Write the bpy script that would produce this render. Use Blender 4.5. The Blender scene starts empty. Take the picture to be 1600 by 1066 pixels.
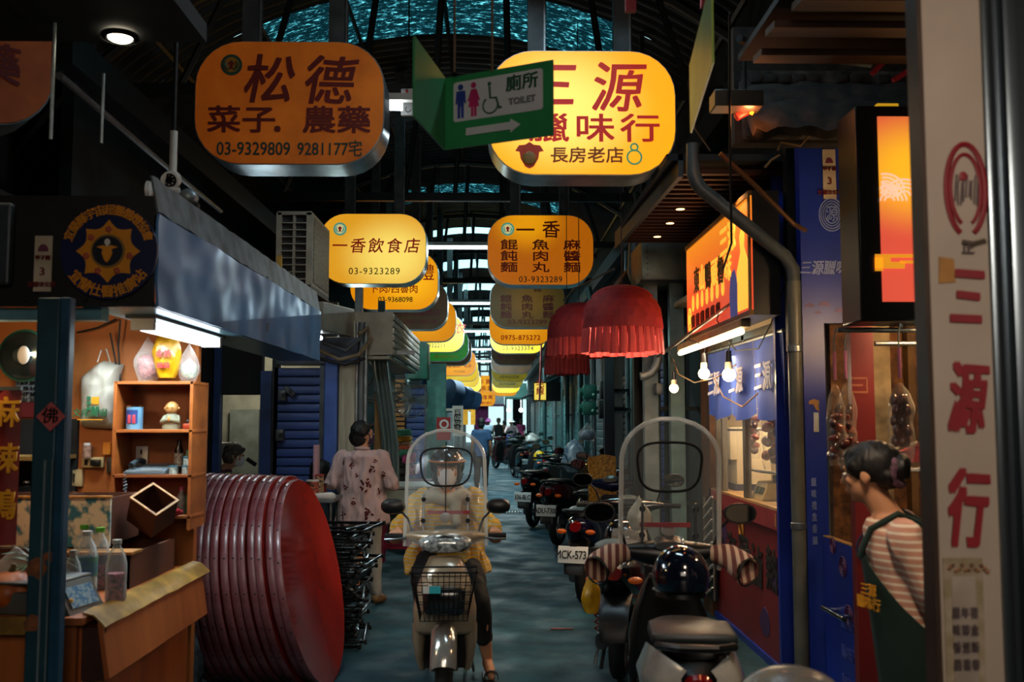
import bpy, bmesh, math, random
from mathutils import Vector, Matrix, Euler, noise
random.seed(7)
PI = math.pi
sc = bpy.context.scene
COL = sc.collection
# ---------------------------------------------------------------- camera, world, exposure
FPX = 1555.56
PITCH, YAW = math.atan(122 / FPX), -math.atan(25 / FPX)
cam_d = bpy.data.cameras.new('camera'); cam = bpy.data.objects.new('camera', cam_d); COL.objects.link(cam)
cam_d.sensor_width = 36; cam_d.lens = 35; cam_d.clip_start = .05; cam_d.clip_end = 300
cam.location = (0, 0, 1.6); cam.rotation_euler = (PI / 2 + PITCH, 0, YAW)
cam_d.dof.use_dof = True; cam_d.dof.focus_distance = 9.0; cam_d.dof.aperture_fstop = 3.2
sc.camera = cam
sc.view_settings.view_transform = 'Standard'; sc.view_settings.look = 'None'
sc.view_settings.exposure = 0.0; sc.view_settings.gamma = 1.0
sc.view_settings.use_curve_mapping = False
wd = bpy.data.worlds.new('sky'); sc.world = wd; wd.use_nodes = True
wn = wd.node_tree.nodes; wl = wd.node_tree.links
bg = wn['Background']; bg.inputs[0].default_value = (.50, .82, .86, 1); bg.inputs[1].default_value = 2.2
sc.cycles.max_bounces = 7; sc.cycles.transparent_max_bounces = 16; sc.cycles.diffuse_bounces = 3; sc.cycles.glossy_bounces = 3
sc.cycles.sample_clamp_indirect = 3.0; sc.cycles.caustics_reflective = False; sc.cycles.caustics_refractive = False
sc.cycles.use_light_tree = True

def light(name, kind, loc, power, color, size=.1, size_y=None, aim=None, spot=None, blend=.5, label=None):
    d = bpy.data.lights.new(name, kind); d.energy = power; d.color = color
    o = bpy.data.objects.new(name, d); COL.objects.link(o); o.location = loc
    if kind == 'AREA':
        d.shape = 'RECTANGLE' if size_y else 'SQUARE'; d.size = size
        if size_y: d.size_y = size_y
    elif kind == 'SPOT': d.spot_size = spot or 1.6; d.spot_blend = blend; d.shadow_soft_size = size
    else: d.shadow_soft_size = size
    if aim is not None: o.rotation_euler = (Vector(aim) - Vector(loc)).to_track_quat('-Z', 'Y').to_euler()
    return o
WARM, COOL, ORG, AMB = (1, .66, .36), (.72, .92, 1), (1, .36, .10), (1, .78, .5)
# daylight of the open street beyond the far end, alley tubes, stall tubes, shop lamps, added fill lights
light('street_daylight', 'SUN', (0, 66, 12), 3.2, (1, .96, .93), .05, aim=(1.5, 75, 0))
light('stall_tube_light', 'AREA', (-1.56, 4.9, 2.0), 22, (.78, .95, 1), .12, 1.0, aim=(-1.7, 4.9, 0))
light('stall_inner_fill', 'POINT', (-2.2, 4.15, 1.98), 15, (1, .66, .36), .08)  # added fill under the hood to brighten the box fronts
light('ceiling_downlight', 'SPOT', (-2.0, 4.1, 3.14), 30, AMB, .06, aim=(-2.0, 4.3, 0), spot=2.0)
light('shop_tube_light', 'AREA', (1.56, 7.2, 2.1), 34, AMB, .1, 2.0, aim=(1.0, 7.2, 0))
light('snack_shop_lamp', 'POINT', (2.5, 7.4, 2.05), 46, (1, .80, .56), .15)
light('meat_shop_lamp', 'POINT', (2.15, 4.65, 2.12), 34, (1, .62, .30), .08)
light('apron_woman_fill_spot', 'SPOT', (1.0, 2.72, 2.45), 60, (1, .74, .50), .12, aim=(1.5, 3.55, 1.1), spot=1.2)  # added spot that brightens the woman in apron, not a shop fitting
light('soffit_spot_near', 'SPOT', (1.45, 6.0, 3.0), 26, (1, .5, .22), .05, aim=(1.3, 5.6, 0), spot=2.2)
light('soffit_spot_far', 'SPOT', (1.25, 7.8, 3.0), 24, (1, .5, .22), .05, aim=(1.0, 7.6, 0), spot=2.2)
light('front_fill_light', 'AREA', (.2, -2.2, 3.2), 58, (1, .84, .70), 2.6, 1.6, aim=(.1, 5, 1.2))  # added ambient fill behind the camera, no actual street lamp
light('pillar_fill_spot', 'SPOT', (.95, .2, 2.75), 62, (1, .82, .66), .12, aim=(1.3, 2.7, 1.45), spot=1.15)  # added spot to lift the sign pillar, stands for no fitting
light('hood_cool_fill', 'AREA', (.5, 5.0, 4.6), 24, (.62, .86, 1), 1.2, .2, aim=(-.35, 3.9, 0))  # added cool light for the hood side, no tube hangs here
light('sign_tube_light', 'AREA', (-.60, 7.1, 3.62), 10, (.82, .95, 1), .5, .1, aim=(-.6, 7.8, 0))
for i_, d_ in enumerate((13.7, 20.4, 27, 34, 41)):
    light('arcade_tube_light', 'AREA', (-.38, d_, 3.92), 230 if i_ else 40, (.72, .95, 1), 1.3, .1, aim=(-.38, d_, 0))
light('clothes_shop_light', 'POINT', (-2.0, 13.5, 2.3), 40, (.8, 1, .97), .2)
light('back_room_light', 'POINT', (-2.7, 11.0, 2.2), 22, (1, .93, .78), .15)
light('eatery_lamp', 'POINT', (-1.95, 8.0, 2.35), 13, (.85, .95, 1), .1)
light('right_passage_light', 'POINT', (1.2, 11.5, 2.5), 9, (.45, .95, .95), .1)

# ---------------------------------------------------------------- picture point to place
_f = Vector((-math.sin(YAW) * math.cos(PITCH), math.cos(YAW) * math.cos(PITCH), math.sin(PITCH)))
_r = Vector((math.cos(YAW), math.sin(YAW), 0)); _u = _r.cross(_f)
def _ray(px, py): return _f + _r * ((px - 800) / FPX) + _u * ((533 - py) / FPX)
def P(px, py, y):
    d = _ray(px, py); return Vector((0, 0, 1.6)) + d * (y / d.y)
def PX(px, py, x):
    d = _ray(px, py); return Vector((0, 0, 1.6)) + d * (x / d.x)
def PZ(px, py, z):
    d = _ray(px, py); return Vector((0, 0, 1.6)) + d * ((z - 1.6) / d.z)

# ---------------------------------------------------------------- materials
def lin(c):
    if isinstance(c, str):
        c = c.lstrip('#'); c = c if len(c) == 6 else ''.join(k * 2 for k in c); c = [int(c[i:i + 2], 16) / 255 for i in (0, 2, 4)]
    return tuple((x / 12.92 if x <= .04045 else ((x + .055) / 1.055) ** 2.4) for x in c)
_M = {}
def mat(name, col='#808080', rough=.55, metal=0, var=.18, scale=7, bump=0, emit=None, es=1.0, col2=None, coat=0, stretch=(1, 1, 1), spec=.5, fac=(.35, .7), detail=4):
    if name in _M: return _M[name]
    m = bpy.data.materials.new(name); m.use_nodes = True; _M[name] = m
    nt = m.node_tree; n = nt.nodes; l = nt.links; b = n['Principled BSDF']
    c = lin(col); b.inputs['Roughness'].default_value = rough; b.inputs['Metallic'].default_value = metal
    b.inputs['Specular IOR Level'].default_value = spec
    if coat: b.inputs['Coat Weight'].default_value = coat; b.inputs['Coat Roughness'].default_value = .12
    tc = n.new('ShaderNodeTexCoord'); mp = n.new('ShaderNodeMapping'); mp.inputs['Scale'].default_value = stretch
    l.new(tc.outputs['Object'], mp.inputs[0])
    nz = n.new('ShaderNodeTexNoise'); nz.inputs['Scale'].default_value = scale; nz.inputs['Detail'].default_value = detail
    l.new(mp.outputs[0], nz.inputs['Vector'])
    rp = n.new('ShaderNodeValToRGB'); rp.color_ramp.elements[0].position = fac[0]; rp.color_ramp.elements[1].position = fac[1]
    c2 = lin(col2) if col2 else tuple(x * (1 - var * 1.6) for x in c)
    c1 = c if col2 else tuple(min(1, x * (1 + var * .5)) for x in c)
    rp.color_ramp.elements[0].color = (*c2, 1); rp.color_ramp.elements[1].color = (*c1, 1)
    l.new(nz.outputs[0], rp.inputs[0]); l.new(rp.outputs[0], b.inputs['Base Color'])
    if bump:
        bp = n.new('ShaderNodeBump'); bp.inputs['Strength'].default_value = min(1, bump); bp.inputs['Distance'].default_value = .01
        l.new(nz.outputs[0], bp.inputs['Height']); l.new(bp.outputs[0], b.inputs['Normal'])
    if emit:
        b.inputs['Emission Color'].default_value = (*lin(emit), 1); b.inputs['Emission Strength'].default_value = es
    return m
def lightbox(name, hot, cool, es, hx=0, hz=0, rad=.5, flat=.25):
    """backlit acrylic: brighter near the tubes inside the box"""
    m = mat(name, cool, .45, var=.05); n = m.node_tree.nodes; l = m.node_tree.links; b = n['Principled BSDF']
    tc = n.new('ShaderNodeTexCoord'); mp = n.new('ShaderNodeMapping')
    mp.inputs['Location'].default_value = (-hx / rad, 0, -hz / rad / .8); mp.inputs['Scale'].default_value = (1 / rad, 0, 1 / rad / .8)
    l.new(tc.outputs['Object'], mp.inputs[0])
    g = n.new('ShaderNodeTexGradient'); g.gradient_type = 'SPHERICAL'; l.new(mp.outputs[0], g.inputs[0])
    rp = n.new('ShaderNodeValToRGB'); rp.color_ramp.interpolation = 'EASE'
    rp.color_ramp.elements[0].color = (*lin(cool), 1); rp.color_ramp.elements[1].color = (*lin(hot), 1)
    rp.color_ramp.elements[1].position = .85
    l.new(g.outputs['Fac'], rp.inputs[0]); l.new(rp.outputs[0], b.inputs['Emission Color'])
    b.inputs['Emission Strength'].default_value = es
    return m
def clear(name, tint='#ffffff', gloss=.12, alpha=.12, rough=.05, edge=.75):
    """thin clear plastic: mostly transparent, some haze and a reflection"""
    if name in _M: return _M[name]
    m = bpy.data.materials.new(name); m.use_nodes = True; _M[name] = m
    n = m.node_tree.nodes; l = m.node_tree.links; b = n['Principled BSDF']; out = n['Material Output']
    b.inputs['Base Color'].default_value = (*lin(tint), 1); b.inputs['Roughness'].default_value = rough
    tr = n.new('ShaderNodeBsdfTransparent'); mx = n.new('ShaderNodeMixShader'); lw = n.new('ShaderNodeLayerWeight')
    lw.inputs['Blend'].default_value = .25
    mr = n.new('ShaderNodeMapRange'); mr.inputs[1].default_value = 0; mr.inputs[2].default_value = 1
    mr.inputs[3].default_value = alpha; mr.inputs[4].default_value = min(.95, alpha + edge)
    l.new(lw.outputs['Facing'], mr.inputs[0]); l.new(mr.outputs[0], mx.inputs[0])
    l.new(tr.outputs[0], mx.inputs[1]); l.new(b.outputs[0], mx.inputs[2]); l.new(mx.outputs[0], out.inputs[0])
    return m
def stripes(name, ca, cb, freq, width=.5, axis='Z', rough=.8, cc=None, wob=.0):
    if name in _M: return _M[name]
    m = mat(name, ca, rough, var=.08, bump=.1); n = m.node_tree.nodes; l = m.node_tree.links; b = n['Principled BSDF']
    tc = n.new('ShaderNodeTexCoord'); w = n.new('ShaderNodeTexWave'); w.bands_direction = axis
    w.inputs['Scale'].default_value = freq; w.inputs['Distortion'].default_value = wob; w.inputs['Detail'].default_value = 1
    l.new(tc.outputs['Object'], w.inputs[0])
    rp = n.new('ShaderNodeValToRGB'); e = rp.color_ramp.elements
    e[0].position = max(0, width - .08); e[0].color = (*lin(ca), 1); e[1].position = min(1, width + .08); e[1].color = (*lin(cb), 1)
    l.new(w.outputs['Fac'], rp.inputs[0]); l.new(rp.outputs[0], b.inputs['Base Color'])
    return m

# ---------------------------------------------------------------- mesh builder
def frame_from(a, b):
    z = (b - a).normalized(); t = Vector((0, 0, 1)) if abs(z.z) < .95 else Vector((0, 1, 0))
    x = t.cross(z).normalized(); y = z.cross(x); return x, y, z
class B:
    def __init__(s): s.bm = bmesh.new(); s.mats = []; s.cur = 0
    def use(s, m):
        if m not in s.mats: s.mats.append(m)
        s.cur = s.mats.index(m); return s
    def face(s, vs):
        try: f = s.bm.faces.new(vs); f.material_index = s.cur; return f
        except ValueError: return None
    def box(s, c, size, rot=None, bev=0, taper=1):
        hx, hy, hz = [v / 2 for v in size]; c = Vector(c)
        R = Euler(rot).to_matrix() if rot is not None and not isinstance(rot, Matrix) else (rot or Matrix.Identity(3))
        if bev:
            b2 = bmesh.new(); bmesh.ops.create_cube(b2, size=1)
            for v in b2.verts: v.co = Vector((v.co.x * size[0] * (taper if v.co.z > 0 else 1), v.co.y * size[1] * (taper if v.co.z > 0 else 1), v.co.z * size[2]))
            bmesh.ops.bevel(b2, geom=b2.edges[:] , offset=min(bev, min(size) * .45), segments=2, affect='EDGES', profile=.5)
            mp = {v: s.bm.verts.new(R @ v.co + c) for v in b2.verts}
            for f in b2.faces: s.face([mp[v] for v in f.verts])
            b2.free(); return s
        v = []
        for z in (-hz, hz):
            k = taper if z > 0 else 1
            for x, y in ((-hx, -hy), (hx, -hy), (hx, hy), (-hx, hy)): v.append(s.bm.verts.new(R @ Vector((x * k, y * k, z)) + c))
        for q in ((3, 2, 1, 0), (4, 5, 6, 7), (0, 1, 5, 4), (1, 2, 6, 5), (2, 3, 7, 6), (3, 0, 4, 7)): s.face([v[i] for i in q])
        return s
    def bb(s, x0, x1, y0, y1, z0, z1, bev=0): return s.box(((x0 + x1) / 2, (y0 + y1) / 2, (z0 + z1) / 2), (abs(x1 - x0), abs(y1 - y0), abs(z1 - z0)), bev=bev)
    def loft(s, rings, cap=True, closed=True):
        R = [[s.bm.verts.new(p) for p in r] for r in rings]; n = len(R[0])
        for a, b in zip(R, R[1:]):
            for i in range(n if closed else n - 1): j = (i + 1) % n; s.face([a[i], a[j], b[j], b[i]])
        if cap and closed: s.face(R[0][::-1]); s.face(R[-1])
        return s
    def tube(s, pts, r, seg=10, caps=True):
        pts = [Vector(p) for p in pts]; n = len(pts); rad = r if isinstance(r, (list, tuple)) else [r] * n
        rings = []; x = None
        for i, p in enumerate(pts):
            a = pts[max(0, i - 1)]; b = pts[min(n - 1, i + 1)]; z = (b - a).normalized()
            if x is None: x = frame_from(a, b)[0]
            else:
                x = x - z * x.dot(z); x = x.normalized() if x.length > 1e-6 else frame_from(a, b)[0]
            y = z.cross(x)
            rings.append([p + (x * math.cos(t) + y * math.sin(t)) * rad[i] for t in [2 * PI * k / seg for k in range(seg)]])
        return s.loft(rings, caps)
    def limb(s, pts, r, seg=12):
        """tube with rounded ends"""
        pts = [Vector(p) for p in pts]; n = len(pts); rad = list(r) if isinstance(r, (list, tuple)) else [r] * n
        a = (pts[0] - pts[1]).normalized(); b = (pts[-1] - pts[-2]).normalized(); P_, R_ = [], []
        for k in (.97, .75, .4): P_.append(pts[0] + a * rad[0] * k); R_.append(rad[0] * math.sqrt(1 - k * k))
        P_ += pts; R_ += rad
        for k in (.4, .75, .97): P_.append(pts[-1] + b * rad[-1] * k); R_.append(rad[-1] * math.sqrt(1 - k * k))
        return s.tube(P_, R_, seg)
    def cyl(s, a, b, r, r2=None, seg=16): return s.tube([a, b], [r, r if r2 is None else r2], seg)
    def ball(s, c, r, seg=16, rings=10, rot=None):
        c = Vector(c); r = (r, r, r) if not isinstance(r, (tuple, list)) else r
        R = Euler(rot).to_matrix() if rot is not None else Matrix.Identity(3)
        L = []
        for i in range(1, rings):
            ph = PI * i / rings; L.append([c + R @ Vector((r[0] * math.sin(ph) * math.cos(t), r[1] * math.sin(ph) * math.sin(t), -r[2] * math.cos(ph))) for t in [2 * PI * k / seg for k in range(seg)]])
        V = [[s.bm.verts.new(p) for p in q] for q in L]
        lo = s.bm.verts.new(c + R @ Vector((0, 0, -r[2]))); hi = s.bm.verts.new(c + R @ Vector((0, 0, r[2])))
        for a, b in zip(V, V[1:]):
            for i in range(seg): j = (i + 1) % seg; s.face([a[i], a[j], b[j], b[i]])
        for i in range(seg): j = (i + 1) % seg; s.face([lo, V[0][j], V[0][i]]); s.face([hi, V[-1][i], V[-1][j]])
        return s
    def lathe(s, prof, c=(0, 0, 0), axis=(0, 0, 1), seg=24, arc=2 * PI, start=0, cap=False):
        c = Vector(c); z = Vector(axis).normalized(); x, y, _ = frame_from(Vector((0, 0, 0)), z)
        full = abs(arc - 2 * PI) < 1e-6; n = seg if full else seg + 1
        rings = [[c + (x * math.cos(t) + y * math.sin(t)) * r + z * h for t in [start + arc * k / seg for k in range(n)]] for r, h in prof]
        return s.loft(rings, cap, full)
    def prism(s, pts, depth, M4=None, ):
        """outline in XZ (local), extruded along +Y by depth"""
        M4 = M4 or Matrix.Identity(4)
        a = [s.bm.verts.new(M4 @ Vector((p[0], 0, p[1]))) for p in pts]; b = [s.bm.verts.new(M4 @ Vector((p[0], depth, p[1]))) for p in pts]
        n = len(a); s.face(a); s.face(b[::-1])
        for i in range(n): j = (i + 1) % n; s.face([a[j], a[i], b[i], b[j]])
        return s
    def quad(s, a, b, c, d): s.face([s.bm.verts.new(Vector(p)) for p in (a, b, c, d)]); return s
    def grid(s, fn, nu, nv):
        V = [[s.bm.verts.new(fn(i / nu, j / nv)) for j in range(nv + 1)] for i in range(nu + 1)]
        for i in range(nu):
            for j in range(nv): s.face([V[i][j], V[i + 1][j], V[i + 1][j + 1], V[i][j + 1]])
        return s
    def jitter(s, amp, scale=3.0):
        for v in s.bm.verts: v.co += Vector(noise.noise_vector(v.co * scale)) * amp
        return s
    def thick(s, t):
        bmesh.ops.recalc_face_normals(s.bm, faces=s.bm.faces[:])
        bmesh.ops.solidify(s.bm, geom=s.bm.faces[:], thickness=t); return s
    def done(s, name, m=None, parent=None, smooth=True, bevel=0, ang=40, norm=True):
        if norm: bmesh.ops.recalc_face_normals(s.bm, faces=s.bm.faces[:])
        me = bpy.data.meshes.new(name); s.bm.to_mesh(me); s.bm.free()
        for q in (s.mats if s.mats else [m]): me.materials.append(q)
        if smooth: me.shade_smooth(); me.set_sharp_from_angle(angle=math.radians(ang))
        o = bpy.data.objects.new(name, me); COL.objects.link(o)
        if parent is not None: o.parent = parent; me.transform(Wm(parent).inverted())
        if bevel:
            md = o.modifiers.new('bevel', 'BEVEL'); md.width = bevel; md.segments = 2; md.limit_method = 'ANGLE'
        return o
def Wm(o):
    m = o.matrix_basis.copy()
    while o.parent: o = o.parent; m = o.matrix_basis @ m
    return m
def tag(o, label=None, cat=None, group=None, kind=None):
    if label: o['label'] = label
    if cat: o['category'] = cat
    if group: o['group'] = group
    if kind: o['kind'] = kind
    return o
def thing(name, label, cat, loc=(0, 0, 0), rz=0, group=None, kind=None, rot=None):
    o = bpy.data.objects.new(name, None); COL.objects.link(o); o.location = loc; o.rotation_euler = rot or (0, 0, rz)
    o.empty_display_size = .1
    return tag(o, label, cat, group, kind)
def dup(root, loc=None, rz=None, label=None, group=None, rot=None, scale=None):
    r = root.copy(); COL.objects.link(r)
    if loc is not None: r.location = loc
    if rz is not None: r.rotation_euler = (0, 0, rz)
    if rot is not None: r.rotation_euler = rot
    if scale is not None: r.scale = (scale,) * 3 if not isinstance(scale, tuple) else scale
    if label: r['label'] = label
    if group: r['group'] = group
    for ch in list(root.children):
        c = ch.copy(); COL.objects.link(c); c.parent = r
        for g in list(ch.children):
            d = g.copy(); COL.objects.link(d); d.parent = c
    return r
def struct(o): o['kind'] = 'structure'; return o

# ---------------------------------------------------------------- lettering
def text(body, size, M4, m, parent=None, bold=.0, sx=1.0, sy=1.0, name='lettering', depth=.002, brush=0, align='CENTER', space=1.0, line=1.0, shear=0):
    """flat raised lettering in the XZ plane of M4 facing -Y"""
    cu = bpy.data.curves.new('t', 'FONT'); cu.body = body; cu.size = size; cu.align_x = align; cu.align_y = 'CENTER'
    cu.extrude = depth; cu.space_character = space; cu.space_line = line; cu.resolution_u = 3; cu.shear = shear
    o = bpy.data.objects.new('t', cu); COL.objects.link(o)
    dg = bpy.context.evaluated_depsgraph_get(); me = bpy.data.meshes.new_from_object(o.evaluated_get(dg))
    bpy.data.objects.remove(o); bpy.data.curves.remove(cu)
    for v in me.vertices:
        p = v.co; x, y = p.x * sx, p.y * sy
        if brush:
            k = 2.2 / size; n1 = noise.noise(Vector((x * k, y * k, 3.3))); n2 = noise.noise(Vector((x * k, y * k, 9.1)))
            x += (n1 * brush) * size + y * brush * .5; y += n2 * brush * size + abs(x) * 0 + x * brush * .0
        v.co = M4 @ Vector((x, -p.z, y))
    if bold:
        e = bold * size * .55; b2 = bmesh.new()
        for i_, (dx, dz) in enumerate(((e, e), (-e, e), (e, -e), (-e, -e))):
            k0 = len(b2.verts); b2.from_mesh(me); b2.verts.ensure_lookup_table(); off = M4.to_3x3() @ Vector((dx, -.0005 * (i_ + 1), dz))
            for v in b2.verts[k0:]: v.co += off
        b2.to_mesh(me); b2.free()
    me.materials.clear(); me.materials.append(m); me.name = name
    q = bpy.data.objects.new(name, me); COL.objects.link(q)
    if parent is not None: q.parent = parent; me.transform(Wm(parent).inverted())
    return q
def at(p, rz=0, rx=0, ry=0): return Matrix.Translation(Vector(p)) @ Euler((rx, ry, rz)).to_matrix().to_4x4()

# common materials
STEEL = mat('worn_steel', '#8c9294', .38, .85, var=.25, scale=9, bump=.1)
GALV = mat('galvanized_steel', '#8a9598', .45, .6, var=.2, scale=14)
BLUESTEEL = mat('stainless_painted_blue_light', '#6aa2da', .30, .4, var=.35, scale=2.5, bump=.25, col2='#2d6294', stretch=(1, .6, .5))  # blue light and uneven highlights put into the noise colours
DARK = mat('dark_painted_metal', '#16191a', .5, .3, var=.3)
BLACK = mat('black_plastic', '#0c0d0e', .35, 0, var=.2)
RUBBER = mat('black_rubber', '#0b0b0b', .8, 0, var=.2, scale=30)
GLOSSB = mat('glossy_black_paint', '#08090b', .15, .1, coat=.8, var=.1)
NEARBLACK = mat('near_black_surface', '#0d1213', .85, var=.5, scale=3, bump=.2)  # mottled near-black for dark ceilings and boards
WHITE = mat('white_plastic', '#d6d4cc', .4, var=.08)
CHROME = mat('chrome', '#c8ccd0', .12, 1, var=.05)
GREYM = mat('grey_metal', '#565c5e', .5, .6, var=.25)
TEAL = mat('teal_painted_steel', '#2a5560', .5, .2, var=.35, col2='#12303a', scale=5, bump=.1)
RED = mat('red_print', '#a51d20', .5, var=.1)
DKRED = mat('dark_red_print', '#6b1712', .5, var=.1)
GREENTXT = mat('dark_green_print', '#16403a', .5, var=.1)
YEL = mat('yellow_print', '#e0a020', .5, var=.08)
WIRE = mat('black_cable', '#0a0b0c', .6, var=.1)
# ================================================================ the setting
flm = mat('worn_concrete_floor', '#22525f', .42, 0, var=.5, scale=3.2, bump=.10, col2='#112d36', fac=(.3, .75), detail=9, spec=.35)
def floor_nodes():
    n = flm.node_tree.nodes; l = flm.node_tree.links; b = n['Principled BSDF']
    tc = n.new('ShaderNodeTexCoord'); nz = n.new('ShaderNodeTexNoise'); nz.inputs['Scale'].default_value = 2.2; nz.inputs['Detail'].default_value = 8
    l.new(tc.outputs['Object'], nz.inputs['Vector']); mr = n.new('ShaderNodeMapRange')
    mr.inputs[1].default_value = .38; mr.inputs[2].default_value = .62; mr.inputs[3].default_value = .55; mr.inputs[4].default_value = .9
    l.new(nz.outputs[0], mr.inputs[0]); l.new(mr.outputs[0], b.inputs['Roughness'])
floor_nodes()
b = B().grid(lambda u, v: Vector((-7 + 13 * u, -3 + 73 * v, .006 * noise.noise(Vector((u * 13, v * 60, 0))))), 26, 120)
struct(b.done('floor', flm))
# painted marks on the far floor
paint = mat('worn_white_road_paint', '#a9b5b4', .7, var=.4, scale=20)
for a, (px, py, w) in enumerate(((797, 730, .9), (797, 752, .75), (790, 716, 1.1))):
    p = PZ(px, py, .01); o = B().bb(p.x - w / 2, p.x + w / 2, p.y - .09, p.y + .09, .004, .012).done('painted_line', paint)
    tag(o, ['faded white line on the floor beyond the leftmost parked scooter', 'faded white line on the floor closest to the camera', 'faded white line on the floor near the man in black tank top'][a], 'floor marking')
# drain grate
dp = PZ(791, 800, .01)
t = thing('drain_grate', 'small metal drain grate set in the alley floor', 'drain', (dp.x, dp.y, 0))
B().bb(dp.x - .26, dp.x + .26, dp.y - .15, dp.y - .12, 0, .014).bb(dp.x - .26, dp.x + .26, dp.y + .12, dp.y + .15, 0, .014).bb(dp.x - .26, dp.x - .23, dp.y - .15, dp.y + .15, 0, .014).bb(dp.x + .23, dp.x + .26, dp.y - .15, dp.y + .15, 0, .014).done('frame', GREYM, t)
for k in range(9): B().bb(dp.x - .205 + k * .05, dp.x - .185 + k * .05, dp.y - .12, dp.y + .12, .002, .012).done('bar', STEEL, t)
t = None
# broken red strip on the floor beside the scooters
p = PZ(885, 983, .006)
tag(B().bb(p.x - .12, p.x + .05, p.y - .012, p.y + .012, .005, .012).done('litter_strip', mat('red_white_litter', '#a8615a', .6)), 'short red and white strip of litter lying on the alley floor', 'litter')

wallm = mat('stained_dark_plaster', '#20292b', .85, var=.5, scale=2, bump=.3)
tealwall = mat('teal_lit_plaster', '#3c5558', .8, var=.45, scale=3, bump=.2, col2='#15201f')
def wall(name, x0, x1, y0, y1, z0, z1, m=wallm): return struct(B().bb(x0, x1, y0, y1, z0, z1).done(name, m, smooth=False))
wall('wall_left', -4.1, -4.0, -3, 9.6, 0, 6.0)
wall('wall_left_far', -1.95, -1.85, 16.5, 62, 0, 6.2)
wall('wall_left_upper', -3.5, -3.4, 7.9, 16.5, 2.9, 6.2)
wall('wall_left_return', -4.0, -1.85, 16.5, 16.6, 0, 6.2, tealwall)
wall('wall_right', 3.6, 3.7, -3, 9.0, 0, 6.2)
wall('wall_right_far', 1.95, 2.05, 8.9, 62, 0, 5.8, wallm)
wall('wall_right_upper', 1.95, 2.05, 6.0, 8.9, 3.2, 5.8)
wall('wall_right_return', 2.05, 3.7, 9.0, 9.1, 0, 6.2)
wall('back_light_block', -4.1, 3.7, -3.1, -3.0, 0, 6.0)  # unseen, added behind the camera to close off outside light
wall('wall_right_end', 2.7, 3.7, 1.5, 1.6, 0, 3.3)
# dark canopy ceilings over the two nearest stalls
struct(B().bb(-4.0, -1.25, -3, 4.2, 3.22, 3.30).done('ceiling_left', NEARBLACK, smooth=False))
struct(B().bb(1.25, 3.6, -3, 3.1, 3.32, 3.40).done('ceiling_right', NEARBLACK, smooth=False))
struct(B().bb(-4, 3.6, -3, 2.2, 5.5, 5.6).done('ceiling_behind', NEARBLACK, smooth=False))
struct(B().bb(-4.0, -3.2, 5, 9.5, 3.0, 3.08).done('ceiling_left_rear', NEARBLACK, smooth=False))

# ------------------------------------------------ barrel roof of corrugated sheets
RC, RR = Vector((-.5, 0, 1.45)), 4.2
def arc(th, y, dr=0): return Vector((RC.x + (RR + dr) * math.sin(th), y, RC.z + (RR + dr) * math.cos(th)))
def corrugated(y0, y1, t0, t1, name, m, nt=22, amp=.022, wl=.17):
    n = max(4, int((y1 - y0) / wl * 6))
    b = B().grid(lambda u, v: arc(t0 + (t1 - t0) * u, y0 + (y1 - y0) * v, amp * math.sin(2 * PI * (y0 + (y1 - y0) * v) / wl)), nt, n)
    return b
sheet = mat('dark_corrugated_sheet', '#242a2b', .55, .5, var=.5, scale=3, col2='#0c1011')
def skylight_mat():
    m = mat('translucent_corrugated_skylight', '#5fd8e0', .5); n = m.node_tree.nodes; l = m.node_tree.links; out = n['Material Output']
    tr = n.new('ShaderNodeBsdfTranslucent'); tc = n.new('ShaderNodeTexCoord')
    mp = n.new('ShaderNodeMapping'); mp.inputs['Scale'].default_value = (12, 46, 12); l.new(tc.outputs['Object'], mp.inputs[0])
    nz = n.new('ShaderNodeTexNoise'); nz.inputs['Scale'].default_value = 1.0; nz.inputs['Detail'].default_value = 6; nz.inputs['Roughness'].default_value = .75
    l.new(mp.outputs[0], nz.inputs['Vector'])
    rp = n.new('ShaderNodeValToRGB'); e = rp.color_ramp.elements
    e[0].position = .53; e[0].color = (.002, .012, .016, 1); e[1].position = .67; e[1].color = (.30, .95, 1, 1)
    x = e.new(.59); x.color = (.03, .16, .2, 1)
    l.new(nz.outputs[0], rp.inputs[0]); l.new(rp.outputs[0], tr.inputs[0])
    l.new(tr.outputs[0], out.inputs[0]); return m
SKY = skylight_mat()
SKY2 = bpy.data.materials.new('clean_translucent_skylight'); SKY2.use_nodes = True
_n = SKY2.node_tree.nodes; _t = _n.new('ShaderNodeBsdfTranslucent'); _t.inputs[0].default_value = (.62, .95, 1, 1)
SKY2.node_tree.links.new(_t.outputs[0], _n['Material Output'].inputs[0])
strips = [(9.1, 10.25), (16.9, 17.9), (20.7, 21.5), (25, 26.4), (29.5, 31), (34.5, 36.5), (39, 42), (44, 48), (50, 55), (57, 60)]
y = 2.0
for i, (a, c) in enumerate(strips):
    o = corrugated(y, a, -1.05, 1.05, 'roof', sheet).done('roof_sheet', sheet); tag(o, None, None, kind='structure')
    o = corrugated(a, c, -.42, .42, 'skylight', SKY).done('roof_skylight', SKY if i < 2 else SKY2); tag(o, None, None, kind='structure')
    for s in (-1, 1):
        o = corrugated(a, c, s * .42, s * 1.05, 'roof', sheet, 8).done('roof_sheet', sheet); o['kind'] = 'structure'
    y = c
tag(corrugated(y, 62, -1.05, 1.05, 'roof', sheet).done('roof_sheet', sheet), kind='structure')
# small stray skylight low on the left
o = corrugated(8.6, 9.5, -1.05, -.86, 's', SKY, 6).done('roof_skylight', SKY); o['kind'] = 'structure'; o.location.z -= .05
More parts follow.
